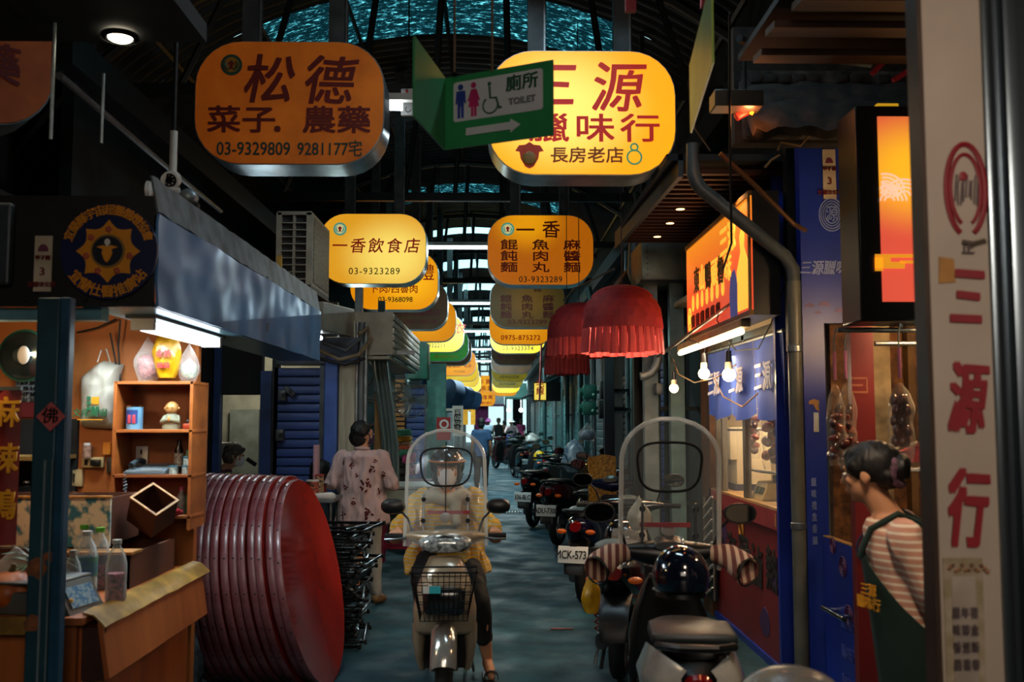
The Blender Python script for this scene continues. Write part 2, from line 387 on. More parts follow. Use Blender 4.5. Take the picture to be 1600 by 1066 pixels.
# roof trusses
def truss(y):
    t = thing('roof_truss', None, None, (RC.x, y, 4.2), kind='structure')
    B().tube([arc(-1.0 + 2.0 * k / 16, y, -.09) for k in range(17)], .045, 6).done('arched_chord', DARK, t)
    zc = 4.28; B().bb(-3.3, 2.1, y - .04, y + .04, zc - .05, zc + .05).done('tie_beam', DARK, t)
    xs = [-2.6, -1.9, -1.1, -.5, .1, .9, 1.6]
    for i, x in enumerate(xs):
        top = arc(math.asin((x * .86 - RC.x) / RR), y, -.1); B().cyl((x, y, zc), top, .028, seg=6).done('strut', DARK, t)
    return t
tr0 = truss(8.0)
for y in (11.9, 15.2, 19.2, 23.4, 27.8, 33, 38, 43, 49, 56): dup(tr0, (RC.x, y, 4.2))
for k, th in enumerate((-.85, -.62, -.42, -.22, 0, .22, .42, .62, .85)):
    o = B().tube([arc(th, 2.2, -.05), arc(th, 61, -.05)], .022, 4).done('roof_purlin', DARK); o['kind'] = 'structure'
# long side beams
for x, z in ((-2.75, 3.95), (1.75, 3.95)):
    o = B().bb(x - .06, x + .06, 6.2, 60, z - .1, z + .12).done('side_beam', DARK); o['kind'] = 'structure'
# eave boards closing roof to walls
struct(B().bb(-4.1, -3.9, 2, 10, 3.3, 6).done('wall_left_top', NEARBLACK, smooth=False))
# ceiling tubes across the alley
tubem = mat('white_fluorescent_tube', '#ffffff', .4, emit='#dff6ff', es=5.5)
g = 'fluorescent tubes hung across the alley'
t0 = thing('ceiling_tube_light', 'white fluorescent tube across the alley just left of the second right-hand sign', 'tube light', (-.38, 13.7, 4.02), group=g)
B().bb(-1.05, .29, 13.66, 13.74, 4.0, 4.05).done('fixture', WHITE, t0)
B().cyl((-1.0, 13.7, 3.975), (.24, 13.7, 3.975), .022).done('tube', tubem, t0)
for s in (-.8, .05): B().cyl((s, 13.7, 4.05), (s, 13.7, 5.3), .006, seg=6).done('hanger', DARK, t0)
names = ['second fluorescent tube back, dimmer and level with the dark sign', 'third fluorescent tube back along the alley roof', 'fourth fluorescent tube back along the alley roof', 'fifth and farthest fluorescent tube under the alley roof']
for d_, lb in zip((20.4, 27, 34, 41), names): dup(t0, (-.38, d_, 4.02), label=lb)
# far end: street, pale buildings, pink awning
struct(B().bb(-9, 9, 74, 74.3, 0, 22).done('wall_far_street', mat('pale_street_facade', '#d8d0d0', .8, var=.1), smooth=False))
t = thing('apartment_block', 'pale apartment block with grid of windows beyond the far end of the alley', 'building', (-1, 72, 0))
B().bb(-7, 5, 72, 73, 0, 20).done('wall', mat('white_tile_facade', '#c9d6d6', .7, var=.1), t, smooth=False)
for i in range(8):
    for k in range(5):
        x = -5.5 + i * 1.35; z = 5.0 + k * 1.9
        f = B().bb(x - .35, x + .35, 71.9, 72.02, z - .55, z + .55).done('window', mat('grey_window_frame', '#7e8c90', .5), t)
        B().bb(x - .28, x + .28, 71.86, 71.9, z - .48, z + .48).done('pane', mat('street_window_glass', '#304048', .15), f)
# unseen blocking walls added so no sky leaks at the sides
wall('sky_block_left_end', -9, -1.95, 61.5, 61.8, 0, 9, mat('pale_street_facade', '#b8c4c2'))
wall('sky_block_right_end', 2.05, 9, 61.5, 61.8, 0, 9, mat('pale_street_facade', '#b8c4c2'))
wall('sky_block_left_side', -4.1, -4.0, 9.6, 16.6, 0, 6.2)
# ================================================================ hanging lightbox signs
def rrect(w, h, r, n=7):
    pts = []
    for cx, cz, a0 in ((w / 2 - r, h / 2 - r, 0), (-w / 2 + r, h / 2 - r, 90), (-w / 2 + r, -h / 2 + r, 180), (w / 2 - r, -h / 2 + r, 270)):
        for k in range(n + 1):
            a = math.radians(a0 + 90 * k / n); pts.append((cx + r * math.cos(a), cz + r * math.sin(a)))
    return pts
alu = mat('brushed_aluminium_rim', '#9fb4bd', .3, .8, var=.25, scale=6)
def hanging_sign(label, x, y, z, face_m, lines, w=1.2, h=.8, rz=0, r=.29, group='round-cornered orange signs hung over the alley', depth=.3, posts=True, logo=None, rim=alu):
    t = thing('hanging_sign', label, 'sign', (x, y, z), rz, group)
    M0 = Wm(t)
    b = B(); b.prism(rrect(w, h, r), depth, M0); b.done('casing', rim, t, ang=35)
    f = B().prism(rrect(w - .015, h - .015, r - .005), .012, M0 @ Matrix.Translation((0, -.012, 0))).done('face', face_m, t, ang=35)
    # face keeps object coordinates centred on the sign: light gradient lives there
    for (s, px, pz, sz, m, kw) in lines:
        text(s, sz, M0 @ Matrix.Translation((px, -.014, pz)), m, t, **kw)
    if logo:
        lx, lz, lr, ring, inner, body_m = logo
        B().cyl(M0 @ Vector((lx, -.0125, lz)), M0 @ Vector((lx, -.017, lz)), lr, seg=28).done('emblem', ring, t)
        B().cyl(M0 @ Vector((lx, -.017, lz)), M0 @ Vector((lx, -.020, lz)), lr * .72, seg=28).done('emblem_disc', inner, t)
        for s in (-1, 1):
            B().tube([M0 @ Vector((lx + s * lr * .55 * math.sin(a), -.021, lz - lr * .55 * math.cos(a))) for a in [.3 + .25 * k for k in range(9)]], [lr * .03 + lr * .09 * math.sin(PI * k / 8) for k in range(9)], 5).done('laurel', ring, t)
        B().prism([(lx + px * lr, lz + pz * lr) for px, pz in ((-.12, -.1), (-.3, .12), (0, .42), (.3, .12), (.12, -.1), (.2, -.4), (-.2, -.4))], .004, M0 @ Matrix.Translation((0, -.024, 0))).done('emblem_mark', body_m, t)
    if posts:
        for s in (-.29, .27):
            w0 = M0 @ Vector((s, depth / 2, h / 2)); zt = RC.z + math.sqrt(RR ** 2 - (w0.x - RC.x) ** 2) - .03
            B().bb(w0.x - .05, w0.x + .05, w0.y - .04, w0.y + .04, w0.z - .01, zt).done('hanger_post', GREYM, t)
            B().cyl(w0 + Vector((.06, 0, 0)), (w0.x + .06, w0.y, zt), .012, seg=6).done('conduit', STEEL, t)
    return t
unlit = mat('orange_acrylic_painted_glow', '#cc7016', .5, var=.3, scale=3, emit='#b45008', es=.20)  # sign is unlit; its faint glow is put into the face to brighten it
unlit2 = mat('brown_acrylic_painted_glow', '#5a3a10', .5, var=.3, scale=3, emit='#5a3c08', es=.08)  # for unlit signs, with a slight glow put into the brown face
litR1 = lightbox('lit_yellow_acrylic', '#ffe070', '#ee9a08', 1.15, -.12, .02, .62)
litL2 = lightbox('lit_pale_yellow_acrylic', '#fde06a', '#dd9a20', .95, .22, -.08, .7)
litR2 = lightbox('half_lit_orange_acrylic', '#f0a008', '#b05e06', .85, -.15, .3, .5)
litL3 = lightbox('lit_amber_acrylic', '#fbb51c', '#e08a08', 1.0, .2, 0, .6)
dimR3 = lightbox('dark_brown_acrylic_painted_glow', '#7a5812', '#4a3a10', .45, 0, 0, .6)  # dark unlit sign, lifted by a glow put into its face
litO = lightbox('far_orange_acrylic', '#f2a41c', '#d8860a', .9, 0, 0, .6)
litY = lightbox('far_yellow_acrylic', '#f4d860', '#d8ae20', .9, 0, 0, .6)
greenac = mat('green_acrylic', '#2c8a2a', .5, emit='#237a20', es=.5)
RING = mat('emblem_green', '#1f4a38', .5); RING2 = mat('emblem_teal', '#4f9a86', .5, emit='#4f9a86', es=.7); CREAM = mat('emblem_cream', '#e8dca8', .5, emit='#e0d090', es=.7); EMD = mat('emblem_dark_gold', '#b07818', .5)
mar = mat('maroon_print', '#6e140c', .5, var=.1); red2 = mat('bright_red_print', '#c0261c', .5, var=.05, emit='#b82018', es=.45)
red3 = mat('red_on_yellow_print', '#b02a18', .5, var=.05, emit='#a82410', es=.3); mar2 = mat('maroon_print_on_lit', '#701a10', .5, emit='#601408', es=.2)
bt = mat('blue_green_print', '#1d4038', .5); bt2 = mat('olive_print', '#3c4a20', .5, emit='#3c4a18', es=.25)
ZL, XL, XR = 3.53, -1.32, .53
def sg(px0, px1, py1, y): pass
hanging_sign('large dim orange sign reading 松德 菜子農藥 hung at upper left', -1.31, 6.2, 3.60, unlit,
    [('松', .30, 0, .0, mar, dict()),] and [
     ('松 德', .285, .0, 0, mar, {})][:0] + [
     ('松', -.14, .125, .33, mar, dict(bold=.022, brush=.035, shear=.15)), ('德', .24, .12, .33, mar, dict(bold=.022, brush=.035, shear=.15)),
     ('菜子', -.30, -.125, .215, mar, dict(bold=.03, sx=1.02, sy=.85)), ('．', -.02, -.13, .2, mar, dict(bold=.04)), ('農藥', .30, -.125, .215, mar, dict(bold=.03, sx=1.02, sy=.85)),
     ('03-9329809', -.22, -.305, .118, bt, dict(bold=.015, sx=.82)), ('9281177宅', .26, -.305, .112, bt, dict(bold=.015, sx=.82))],
    logo=(-.37, .24, .068, RING, EMD, mar))
s = hanging_sign('large brightly lit yellow sign reading 三源 臘味行 behind the toilet sign', .545, 6.2, 3.545, litR1,
    [('三', -.20, .155, .33, red2, dict(bold=.025, brush=.03, shear=.12)), ('源', .22, .14, .34, red2, dict(bold=.02, brush=.03, shear=.12)),
     ('臘味行', .08, -.115, .24, red2, dict(bold=.022, sx=1.1, sy=.8, space=1.2)),
     ('長房老店', .03, -.285, .118, mat('brown_print', '#8a4a10', .5, emit='#7a4008', es=.3), dict(bold=.025, sy=.9))], h=.81)
# lucky-lion badge (plain shield with curled hat) and green ring figure
M0 = Wm(s)
B().prism([(-.335 + x * .09, -.285 + z * .09) for x, z in ((-1, .35), (-.75, .75), (-.3, .8), (0, 1.0), (.3, .8), (.75, .75), (1, .35), (.7, .3), (.62, -.2), (.3, -.75), (0, -.9), (-.3, -.75), (-.62, -.2), (-.7, .3))], .004, M0 @ Matrix.Translation((0, -.018, 0))).done('crest', mat('crest_red', '#a02c14', .5, emit='#902408', es=.3), s)
B().ball(M0 @ Vector((-.335, -.02, -.30)), (.045, .008, .045), 16, 8).done('crest_face', mat('crest_olive', '#6a6428', .5, var=.6, scale=60, col2='#b06820'), s)
for r_, zc in ((.022, -.225), (.045, -.29)):
    B().lathe([(r_ - .006, 0), (r_, -.004), (r_ + .006, 0)], M0 @ Vector((.33, -.016, zc)), (0, 1, 0), 20).done('green_ring', mat('badge_teal', '#4c9a70', .5, emit='#4c9a70', es=.5), s)
hanging_sign('lit pale yellow sign reading 一香飲食店 03-9323289 on the left', -1.385, 11.1, 3.51, litL2,
    [('一香飲食店', .03, .02, .178, red3, dict(bold=.016, brush=.02, shear=.12, space=1.28)), ('03-9323289', .02, -.26, .105, bt2, dict(bold=.004, space=1.15))],
    logo=(-.37, .22, .075, RING2, CREAM, red3))
hanging_sign('orange sign reading 一香 with noodle menu 餛飩麵 魚肉丸 麻醬麵', .50, 11.1, 3.50, litR2,
    [('一', -.17, .21, .22, mar2, dict(bold=.02, brush=.02)), ('香', .12, .22, .21, mar2, dict(bold=.02, brush=.02)),
     ('餛飩麵', -.36, .0, .142, mar2, dict(bold=.03, sx=1.5, sy=.95))][:2] + [
     (c, -.355 + .355 * (i % 3), .05 - .128 * (i // 3), .15, mar2, dict(bold=.03, sx=1.35, sy=.82)) for i, c in enumerate('餛魚麻飩肉醬麵丸麵')] + [
     ('03-9323289', .0, -.338, .095, bt, dict(bold=.012, space=1.08))], logo=(-.37, .235, .075, RING2, CREAM, red3))
hanging_sign('lit amber sign reading 卜肉/西魯肉 03-9368098, half behind the pale yellow one', -1.39, 13.5, 3.48, litL3,
    [('阿禮', .30, .1, .24, red3, dict(bold=.01, brush=.02, space=1.2)), ('卜肉/西魯肉', .0, -.12, .125, red3, dict(bold=.02)), ('03-9368098', .02, -.26, .098, bt2, dict(bold=.02))])
hanging_sign('dark unlit brown sign repeating the noodle menu below the orange menu sign', .50, 15.9, 3.46, dimR3,
    [('一 香', .05, .25, .18, mar, dict(bold=.02))] + [(c, -.34 + .34 * (i % 3), .06 - .13 * (i // 3), .15, mar, dict(bold=.03, sx=1.3, sy=.85)) for i, c in enumerate('餛魚麻飩肉醬麵丸麵')] + [('03-9323289', 0, -.31, .11, mar, dict(bold=.02, sx=1.2))])
far = [ # x, y, z, mat, lines, label
 (-1.40, 16.4, 3.47, unlit2, [('滷肉飯', .1, .1, .2, mar, {}), ('阿得肉羹麵店', .1, -.12, .13, mar, dict(bold=.03)), ('0963-066128', .15, -.27, .1, mar, dict(bold=.03))], 'dark unlit brown sign ending 0963-066128 on the left', 2),
 (-1.36, 18.8, 3.46, litO, [], 'plain orange sign edge hanging below the dark brown left sign', 1),
 (-1.30, 21.6, 3.45, litY, [('行 衣', .35, .1, .26, red3, dict(bold=.02)), ('9222111', .05, -.26, .13, bt, dict(bold=.02))], 'yellow sign reading 9222111 above the green one', 1),
 (-1.28, 24.5, 3.42, greenac, [('診所', .3, .1, .24, YEL, {}), ('03-9311511', .05, -.29, .12, YEL, dict(bold=.03))], 'green sign hung in the left row of orange signs', 1),
 (-1.26, 26.8, 3.44, unlit2, [('衣行', .3, .05, .2, mar, {})], 'dark brown sign directly behind the green one', 1),
 (-1.22, 30.5, 3.32, litO, [('衣 行', .2, .12, .26, mar2, dict(bold=.02)), ('高級禮品．名店', .05, -.1, .12, mar2, dict(bold=.02)), ('9355366', .1, -.27, .1, bt2, {})], 'yellow-orange sign ending 行 in the left row, farther back', 1),
 (-1.22, 34, 3.28, litY, [('服飾', .2, 0, .2, bt2, {})], 'pale yellow sign behind the one ending 行 on the left', 0),
 (-1.24, 38, 3.22, litY, [], 'small yellow sign second to last in the left row', 0),
 (-1.24, 43, 3.15, litY, [], 'small yellow sign last in the left row', 0),
 (.47, 19.0, 3.42, litO, [('0975-875272', 0, -.27, .13, red3, dict(bold=.03, space=1.1))], 'orange sign reading 0975-875272', 1),
 (.47, 21.6, 3.42, litY, [('餐廳', 0, .0, .2, bt, {}), ('03-9323374', 0, -.29, .13, bt2, dict(bold=.03, space=1.1))], 'yellow sign reading 03-9323374 on the right', 1),
 (.47, 26.0, 3.40, unlit2, [('愛司化妝品', .05, -.18, .20, mar, dict(bold=.035))], 'brown sign reading 愛司化妝品 in the right row', 1),
 (.45, 29.0, 3.32, unlit2, [], 'dark brown sign with a pale rim in the right row', 0),
 (.45, 33, 3.24, mat('olive_acrylic', '#a08a20', .5, emit='#8a7a18', es=.5), [('03-9321236', 0, -.25, .13, bt, dict(bold=.03))], 'olive sign with numbers in the right row', 0),
 (.44, 38, 3.18, mat('olive_acrylic', '#a08a20', .5), [('03-9352684', 0, -.25, .13, bt, dict(bold=.03))], 'olive sign farther back than the first olive one', 0),
 (.44, 43, 3.12, litY, [], 'small yellow sign second to last in the right row', 0),
 (.44, 48, 3.10, litO, [], 'small orange sign last in the right row', 0)]
for x, y, z, m, L, lb, k in far: hanging_sign(lb, x, y, z, m, L, depth=.28)
hanging_sign('orange sign reading 金復興 hanging low in the middle of the far alley', -.55, 50, 2.62, litO, [('金復興', .0, .05, .24, red3, dict(bold=.03, space=1.2)), ('銀樓百貨行', 0, -.22, .14, red3, dict(bold=.03))], w=1.05, h=.75)
hanging_sign('wide orange sign with red writing above the 金復興 sign', -.62, 54, 3.5, litO, [('年 貨', .0, .1, .3, red3, dict(bold=.03)), ('大街 好', 0, -.24, .26, red3, dict(bold=.03))], w=1.9, h=.9)
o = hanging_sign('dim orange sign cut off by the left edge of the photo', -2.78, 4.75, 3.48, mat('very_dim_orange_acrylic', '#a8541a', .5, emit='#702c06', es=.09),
    [('松德', -.0, .16, .3, mar, dict(bold=.025, brush=.03)), ('菜子農藥', 0, -.1, .22, mar, dict(bold=.03)), ('9281177', .12, -.29, .115, bt, dict(bold=.02))], rz=math.radians(40), posts=False)

# ---------------------------------------------------------------- folded green toilet signs
grn = mat('green_sign_sheet', '#2c8a52', .4, var=.08); grn2 = mat('yellow_green_sign_sheet', '#9ab83c', .4, var=.2, scale=4)
wht = mat('white_sign_print', '#c9cbd0', .45, var=.04); blu = mat('blue_pictogram', '#2b3f9c', .5); pnk = mat('pink_pictogram', '#c8286e', .5)
TY = 4.0
a, b_, c_ = P(695, 178, TY), P(864, 168, TY - .22), P(648, 130, TY - .45)
t = thing('toilet_sign', 'folded green toilet sign with white arrow hung in front of the lit yellow sign', 'sign', tuple((a + b_) / 2))
def panel(p0, p1, h, m, name, t, off=0):
    d = (p1 - p0); L = math.hypot(d.x, d.y); rz = math.atan2(d.y, d.x)
    M = Matrix.Translation((p0 + p1) / 2) @ Matrix.Rotation(rz, 4, 'Z')
    B().prism([(-L / 2, -h / 2), (L / 2, -h / 2), (L / 2, h / 2), (-L / 2, h / 2)], .008, M).done(name, m, t, smooth=False); return M, L
M, L = panel(a, Vector((b_.x, b_.y, a.z)), .30, grn, 'front_panel', t)
k = L / .44
def disc(M, x, z, r, m, nm, t, off=-.006): B().cyl(M @ Vector((x, off, z)), M @ Vector((x, off - .002, z)), r, seg=20).done(nm, m, t)
def pr(M, pts, m, nm, t, off=-.006): B().prism(pts, .003, M @ Matrix.Translation((0, off, 0))).done(nm, m, t, smooth=False)
B().prism([(x - .0, z + .04) for x, z in rrect(.40, .165, .012, 3)], .003, M @ Matrix.Translation((0, -.003, 0))).done('white_field', wht, t)
for x, m, sk in ((-.165, blu, 0), (-.105, pnk, 1)):
    disc(M, x, .098, .012, m, 'pictogram_head', t)
    if sk: pts = [(x - .012, .082), (x + .012, .082), (x + .028, .035), (x + .022, .033), (x + .014, .055), (x + .024, .01), (x + .012, .01), (x + .012, -.03), (x + .002, -.03), (x + .002, .01), (x - .002, .01), (x - .002, -.03), (x - .012, -.03), (x - .012, .01), (x - .024, .01), (x - .014, .055), (x - .022, .033), (x - .028, .035)]
    else: pts = [(x - .02, .082), (x + .02, .082), (x + .024, .03), (x + .017, .03), (x + .014, .06), (x + .014, -.03), (x + .003, -.03), (x + .002, .02), (x - .002, .02), (x - .003, -.03), (x - .014, -.03), (x - .014, .06), (x - .017, .03), (x - .024, .03)]
    pr(M, pts, m, 'pictogram_body', t)
wc = mat('dark_green_pictogram', '#1c5a40', .5)
x = -.025
disc(M, x - .008, .093, .008, wc, 'wheelchair_head', t)
B().tube([M @ Vector((x + .033 * math.cos(q) - .004, -.006, .005 + .033 * math.sin(q))) for q in [2.2 + k_ * .29 for k_ in range(17)]], .0035, 6).done('wheelchair_wheel', wc, t)
B().tube([M @ Vector(q) for q in ((x - .008, -.006, .082), (x - .004, -.006, .035), (x + .022, -.006, .033), (x + .036, -.006, -.012), (x + .046, -.006, -.008))], .0048, 6).done('wheelchair_seat', wc, t)
text('廁所', .068, M @ Matrix.Translation((.112, -.007, .075)), wc, t, bold=.02, sx=1.05)
text('TOILET', .036, M @ Matrix.Translation((.112, -.007, .005)), mat('grey_print', '#7a7e80', .5), t, bold=.03)
pr(M, [(-.14, -.105), (.06, -.105), (.06, -.118), (.105, -.09), (.06, -.062), (.06, -.075), (-.14, -.075)], wht, 'arrow', t)
p2 = P(696, 178, TY); q2 = Vector((c_.x, c_.y, a.z)); dzz = (c_.z - a.z) * 0
M2, L2 = panel(Vector((q2.x, q2.y, a.z)), Vector((p2.x, p2.y, a.z)), .30, grn, 'side_panel', t)
for px in (710, 769):
    w = P(px, 112, TY - .1); B().cyl((w.x, w.y, a.z + .14), (w.x, w.y, 5.45), .005, seg=6).done('hanging_wire', mat('rusty_wire', '#6b5138', .7), t)
a, b_ = P(1078, 190, 4.2), P(1113, 125, 3.35); b_.z = a.z = 2.98
t = thing('folded_hanging_sign', 'yellow-green folded sign seen edge on, right of the lit yellow sign', 'sign', tuple(a))
panel(a, b_, .30, grn2, 'panel', t)
B().cyl(a + Vector((.05, -.2, .14)), a + Vector((.05, -.2, 2.3)), .005, seg=6).done('hanging_wire', WIRE, t)
# little pictogram sign and bright tube end behind it
p = P(638, 160, 7.4)
t = thing('small_toilet_sign', 'small white square toilet sign with red figure and wheelchair beside the tube', 'sign', tuple(p))
for k_, dz in enumerate((.055, -.055)):
    f = B().box((p.x, p.y, p.z + dz), (.11, .03, .10), bev=.008).done('plate', mat('greyish_white_plate', '#a9a9a6', .5), t)
    if k_ == 0: B().ball((p.x - .01, p.y - .018, p.z + dz + .03), .01).box((p.x - .01, p.y - .018, p.z + dz), (.022, .004, .035)).box((p.x - .01, p.y - .018, p.z + dz - .028), (.012, .004, .03)).done('figure', RED, t)
    else: B().tube([(p.x + .02 * math.cos(q), p.y - .017, p.z + dz - .005 + .02 * math.sin(q)) for q in [2 + .35 * j for j in range(13)]], .003, 6).done('figure', DARK, t)
B().cyl((p.x, p.y, p.z + .1), (p.x, p.y, 5.4), .006, seg=6).done('hanger', DARK, t)
p0 = P(602, 164, 7.15); p1 = P(629, 166, 7.15)
t = thing('short_tube_light', 'glaring white tube lamp showing right of the large dim orange sign', 'tube light', tuple(p0))
B().cyl(p0 - Vector((.5, 0, 0)), p1, .032).done('tube', mat('glaring_tube', '#ffffff', .4, emit='#eef8ff', es=9), t)
B().box((p0.x - .2, p0.y, p0.z + .055), (.8, .07, .05)).done('fixture', WHITE, t); B().cyl((p0.x - .1, p0.y, p0.z + .05), (p0.x - .1, p0.y, 5.4), .006, seg=6).done('hanger', DARK, t)
# ================================================================ left side: stall hood, posts, counter
HX = -1.37
t = thing('stall_hood', 'blue-lit stainless steel hood over the left stall with round badge on its end', 'hood', (HX, 5.8, 2.05))
def dented(u, v, x0=HX):
    y = 4.0 + 3.72 * u; z = 2.05 + .38 * v
    return Vector((x0 + .012 * noise.noise(Vector((y * 2.2, z * 4, 1))) + .006 * noise.noise(Vector((y * 6, z * 9, 4))), y, z))
B().grid(dented, 70, 10).thick(.01).done('side_sheet', BLUESTEEL, t)
B().grid(lambda u, v: Vector((HX - .005 - .03 * v, 4.0 + 3.72 * u, 2.435 + .15 * v + .01 * noise.noise(Vector((u * 30, v, 0))))), 60, 3).thick(.008).done('top_flange', mat('weathered_zinc', '#6f7f8a', .5, .4, var=.4, scale=8, col2='#3e4a52'), t)
B().bb(-2.9, HX - .01, 3.99, 4.02, 2.05, 2.50).done('end_sheet', DARK, t)
B().bb(-2.9, HX - .01, 4.02, 7.7, 2.40, 2.44).done('top_sheet', DARK, t)
B().bb(HX - .30, HX - .01, 4.02, 7.7, 2.05, 2.07).done('bottom_lip', mat('pale_blue_steel', '#7fb4c4', .3, .5), t)
B().bb(HX - .01, HX + .004, 5.92, 5.97, 2.05, 2.45).done('seam_strip', GREYM, t)
for k in range(10):
    B().ball((HX - .02, 4.3 + k * .36, 2.33 - .12 * (k % 3)), .009, 8, 6).done('rivet', DARK, t)
for k in range(5): B().ball((-2.0 + .12 * k, 3.985, 2.075), .008, 8, 6).done('rivet', DARK, t)
# angled lit beam behind tube
o = B().bb(-2.35, -1.6, 4.04, 4.12, 2.0, 2.05).done('hood_rail', mat('pale_blue_steel', '#7fb4c4'), t)
# round badge
c = P(170, 393, 3.97)
t = thing('round_badge', 'round navy badge with gold lotus emblem and ring of gold characters', 'sign', (c.x, 3.975, c.z))
navy = mat('navy_vinyl', '#121a44', .35, var=.1); gold = mat('gold_vinyl', '#d88a18', .4, var=.1)
B().cyl((c.x, 3.985, c.z), (c.x, 3.968, c.z), .193, seg=48).done('disc', navy, t)
pts = []
for k in range(96):
    a = 2 * PI * k / 96; r = .103 + .024 * abs(math.cos(a * 4 - PI)) ** 1.5 * 1.0
    kk = (a - PI / 2) / (PI / 4); r = .098 + .030 * (1 - 2 * abs((kk % 1) - .5) * 1) if False else .098 + .030 * abs(2 * ((kk % 1) - .5)) ** 2.2
    pts.append((c.x + r * math.cos(a), c.z + r * math.sin(a)))
B().prism(pts, .004, at((0, 3.963, 0))).done('lotus', gold, t)
B().cyl((c.x, 3.964, c.z), (c.x, 3.958, c.z), .068, seg=36).done('inner_ring', mat('bronze_ring', '#8a6a30', .4), t)
B().cyl((c.x, 3.958, c.z), (c.x, 3.955, c.z), .060, seg=36).done('inner_disc', mat('near_black_navy', '#0c1222', .4), t)
B().prism([(c.x + x * .05, c.z + z * .05) for x, z in ((-.85, .3), (-.3, .45), (0, .35), (.3, .45), (.85, .3), (.35, .12), (.42, -.2), (.2, -.75), (0, -.95), (-.2, -.75), (-.42, -.2), (-.35, .12))], .003, at((0, 3.951, 0))).done('lotus_mark', gold, t)
B().prism([(c.x + .012 * math.cos(a) * (1 - .4 * (a > PI)), c.z + .032 + .017 * math.sin(a)) for a in [k * PI / 6 for k in range(12)]], .003, at((0, 3.951, 0))).done('flame_mark', WHITE, t)
flo = mat('pink_red_flower', '#b04a30', .5)
for k in range(8):
    if k in (6,): continue
    a = PI / 2 + 2 * PI * k / 7
    b = B()
    for q in range(5): b.ball((c.x + .088 * math.cos(a) + .008 * math.cos(q * 1.257), 3.961, c.z + .088 * math.sin(a) + .008 * math.sin(q * 1.257)), (.0065, .002, .0065), 8, 5)
    if k < 7: b.done('flower', flo, t)
    else: b.bm.free()
for s, a0, a1, rr, up in (('宜蘭縣宇宙超靈磐燈協會', 158, 22, .165, 1), ('宜蘭仕醫推廣站', 220, 322, .165, -1)):
    for i, ch in enumerate(s):
        a = math.radians(a0 + (a1 - a0) * i / (len(s) - 1)); rot = (a - PI / 2) if up > 0 else (a + PI / 2)
        text(ch, .052 if up < 0 else .045, at((c.x + rr * math.cos(a), 3.966, c.z + rr * math.sin(a)), ry=-rot), gold, t, bold=.03, name='character')
# small umbrella notice left of the badge
def notice(px, py, y, w, h, label, rz=0):
    p = P(px, py, y); t = thing('small_notice', label, 'notice', tuple(p), rz); M = Wm(t)
    B().prism([(-w / 2, -h / 2), (w / 2, -h / 2), (w / 2, h / 2), (-w / 2, h / 2)], .006, M).done('plate', mat('cream_card', '#b8a890', .6), t, smooth=False)
    B().prism([(w * .3 * math.cos(a), h * .22 + w * .42 * math.sin(a)) for a in [k * PI / 8 for k in range(9)]], .002, M @ Matrix.Translation((0, -.003, 0))).done('umbrella_mark', mat('mauve_print', '#6a2a44', .5), t)
    text('甲子園', h * .09, M @ Matrix.Translation((0, -.003, h * .1)), DKRED, t, bold=.03)
    text('3', h * .2, M @ Matrix.Translation((0, -.003, -h * .15)), DKRED, t, bold=.02); text('宜蘭市公所', h * .1, M @ Matrix.Translation((0, -.003, -h * .38)), DKRED, t, bold=.04); return t
notice(67, 412, 3.986, .070, .225, 'narrow cream notice with purple umbrella beside the round badge', 0)
tag(B().bb(-2.9, -1.93, 3.94, 3.98, 2.13, 2.46).done('awning_box', mat('grey_blue_sheet', '#353e46', .5, .3, var=.3), smooth=False, bevel=.01), 'dark grey metal fascia panel left of the cream umbrella notice', 'panel')
# blue-green post
p = P(91, 700, 3.75)
t = thing('steel_post', 'peeling blue-green steel post with red diamond charm on the left', 'post', (p.x, 3.75, 0))
pm = mat('peeling_blue_paint', '#23505e', .45, .1, var=.3, scale=3.2, bump=.15, col2='#16333f')
b = B(); b.bb(p.x - .075, p.x + .010, 3.70, 3.75, 0, 2.05).done('main_section', pm, t, bevel=.006)
B().bb(p.x + .014, p.x + .052, 3.69, 3.74, 0, 2.05).done('side_channel', mat('deep_blue_paint', '#1f4f6c', .4, .1, var=.25), t, bevel=.005)
B().bb(p.x - .025, p.x - .018, 3.692, 3.70, 0, 1.45).bb(p.x + .004, p.x + .008, 3.692, 3.70, 0, 1.45).done('weld_strip', mat('pale_scraped_metal', '#7b8e94', .5, .3), t)
for (z, x, r) in ((1.06, -.045, .04), (.86, -.05, .03), (1.1, .0, .02)):
    q = [(x + p.x + r * (1 + .5 * noise.noise(Vector((a, z * 9, 2)))) * math.cos(a), z + r * (1 + .6 * noise.noise(Vector((a, z * 5, 7)))) * math.sin(a)) for a in [k * PI / 8 for k in range(16)]]
    B().prism(q, .002, at((0, 3.698, 0))).done('rust_patch', mat('bare_rust', '#8a5230', .8, var=.3, scale=30), t)
z0 = PZ(80, 650, 1).z
q = P(78, 651, 3.68)
t = thing('paper_charm', 'small red diamond paper charm reading 佛 stuck on the post', 'paper charm', (q.x, 3.685, q.z))
B().prism([(-.054, 0), (0, -.054), (.054, 0), (0, .054)], .003, at((q.x, 3.686, q.z))).done('paper', mat('faded_red_paper', '#c05a5a', .8, var=.1), t)
text('佛', .062, at((q.x, 3.684, q.z)), BLACK, t, bold=.01, brush=.03)
# ceiling downlight
p = P(188, 51, 4.1)
t = thing('ceiling_downlight', 'glowing white downlight in the dark ceiling at upper left', 'ceiling lamp', (p.x, p.y, 3.2))
B().lathe([(.055, 0), (.06, .015), (.075, .018), (.078, .0)], (p.x, p.y, 3.195)).done('bezel', DARK, t)
B().ball((p.x, p.y, 3.2), (.05, .05, .02)).done('lens', mat('lamp_glow', '#fff', .4, emit='#fff0d0', es=18), t)
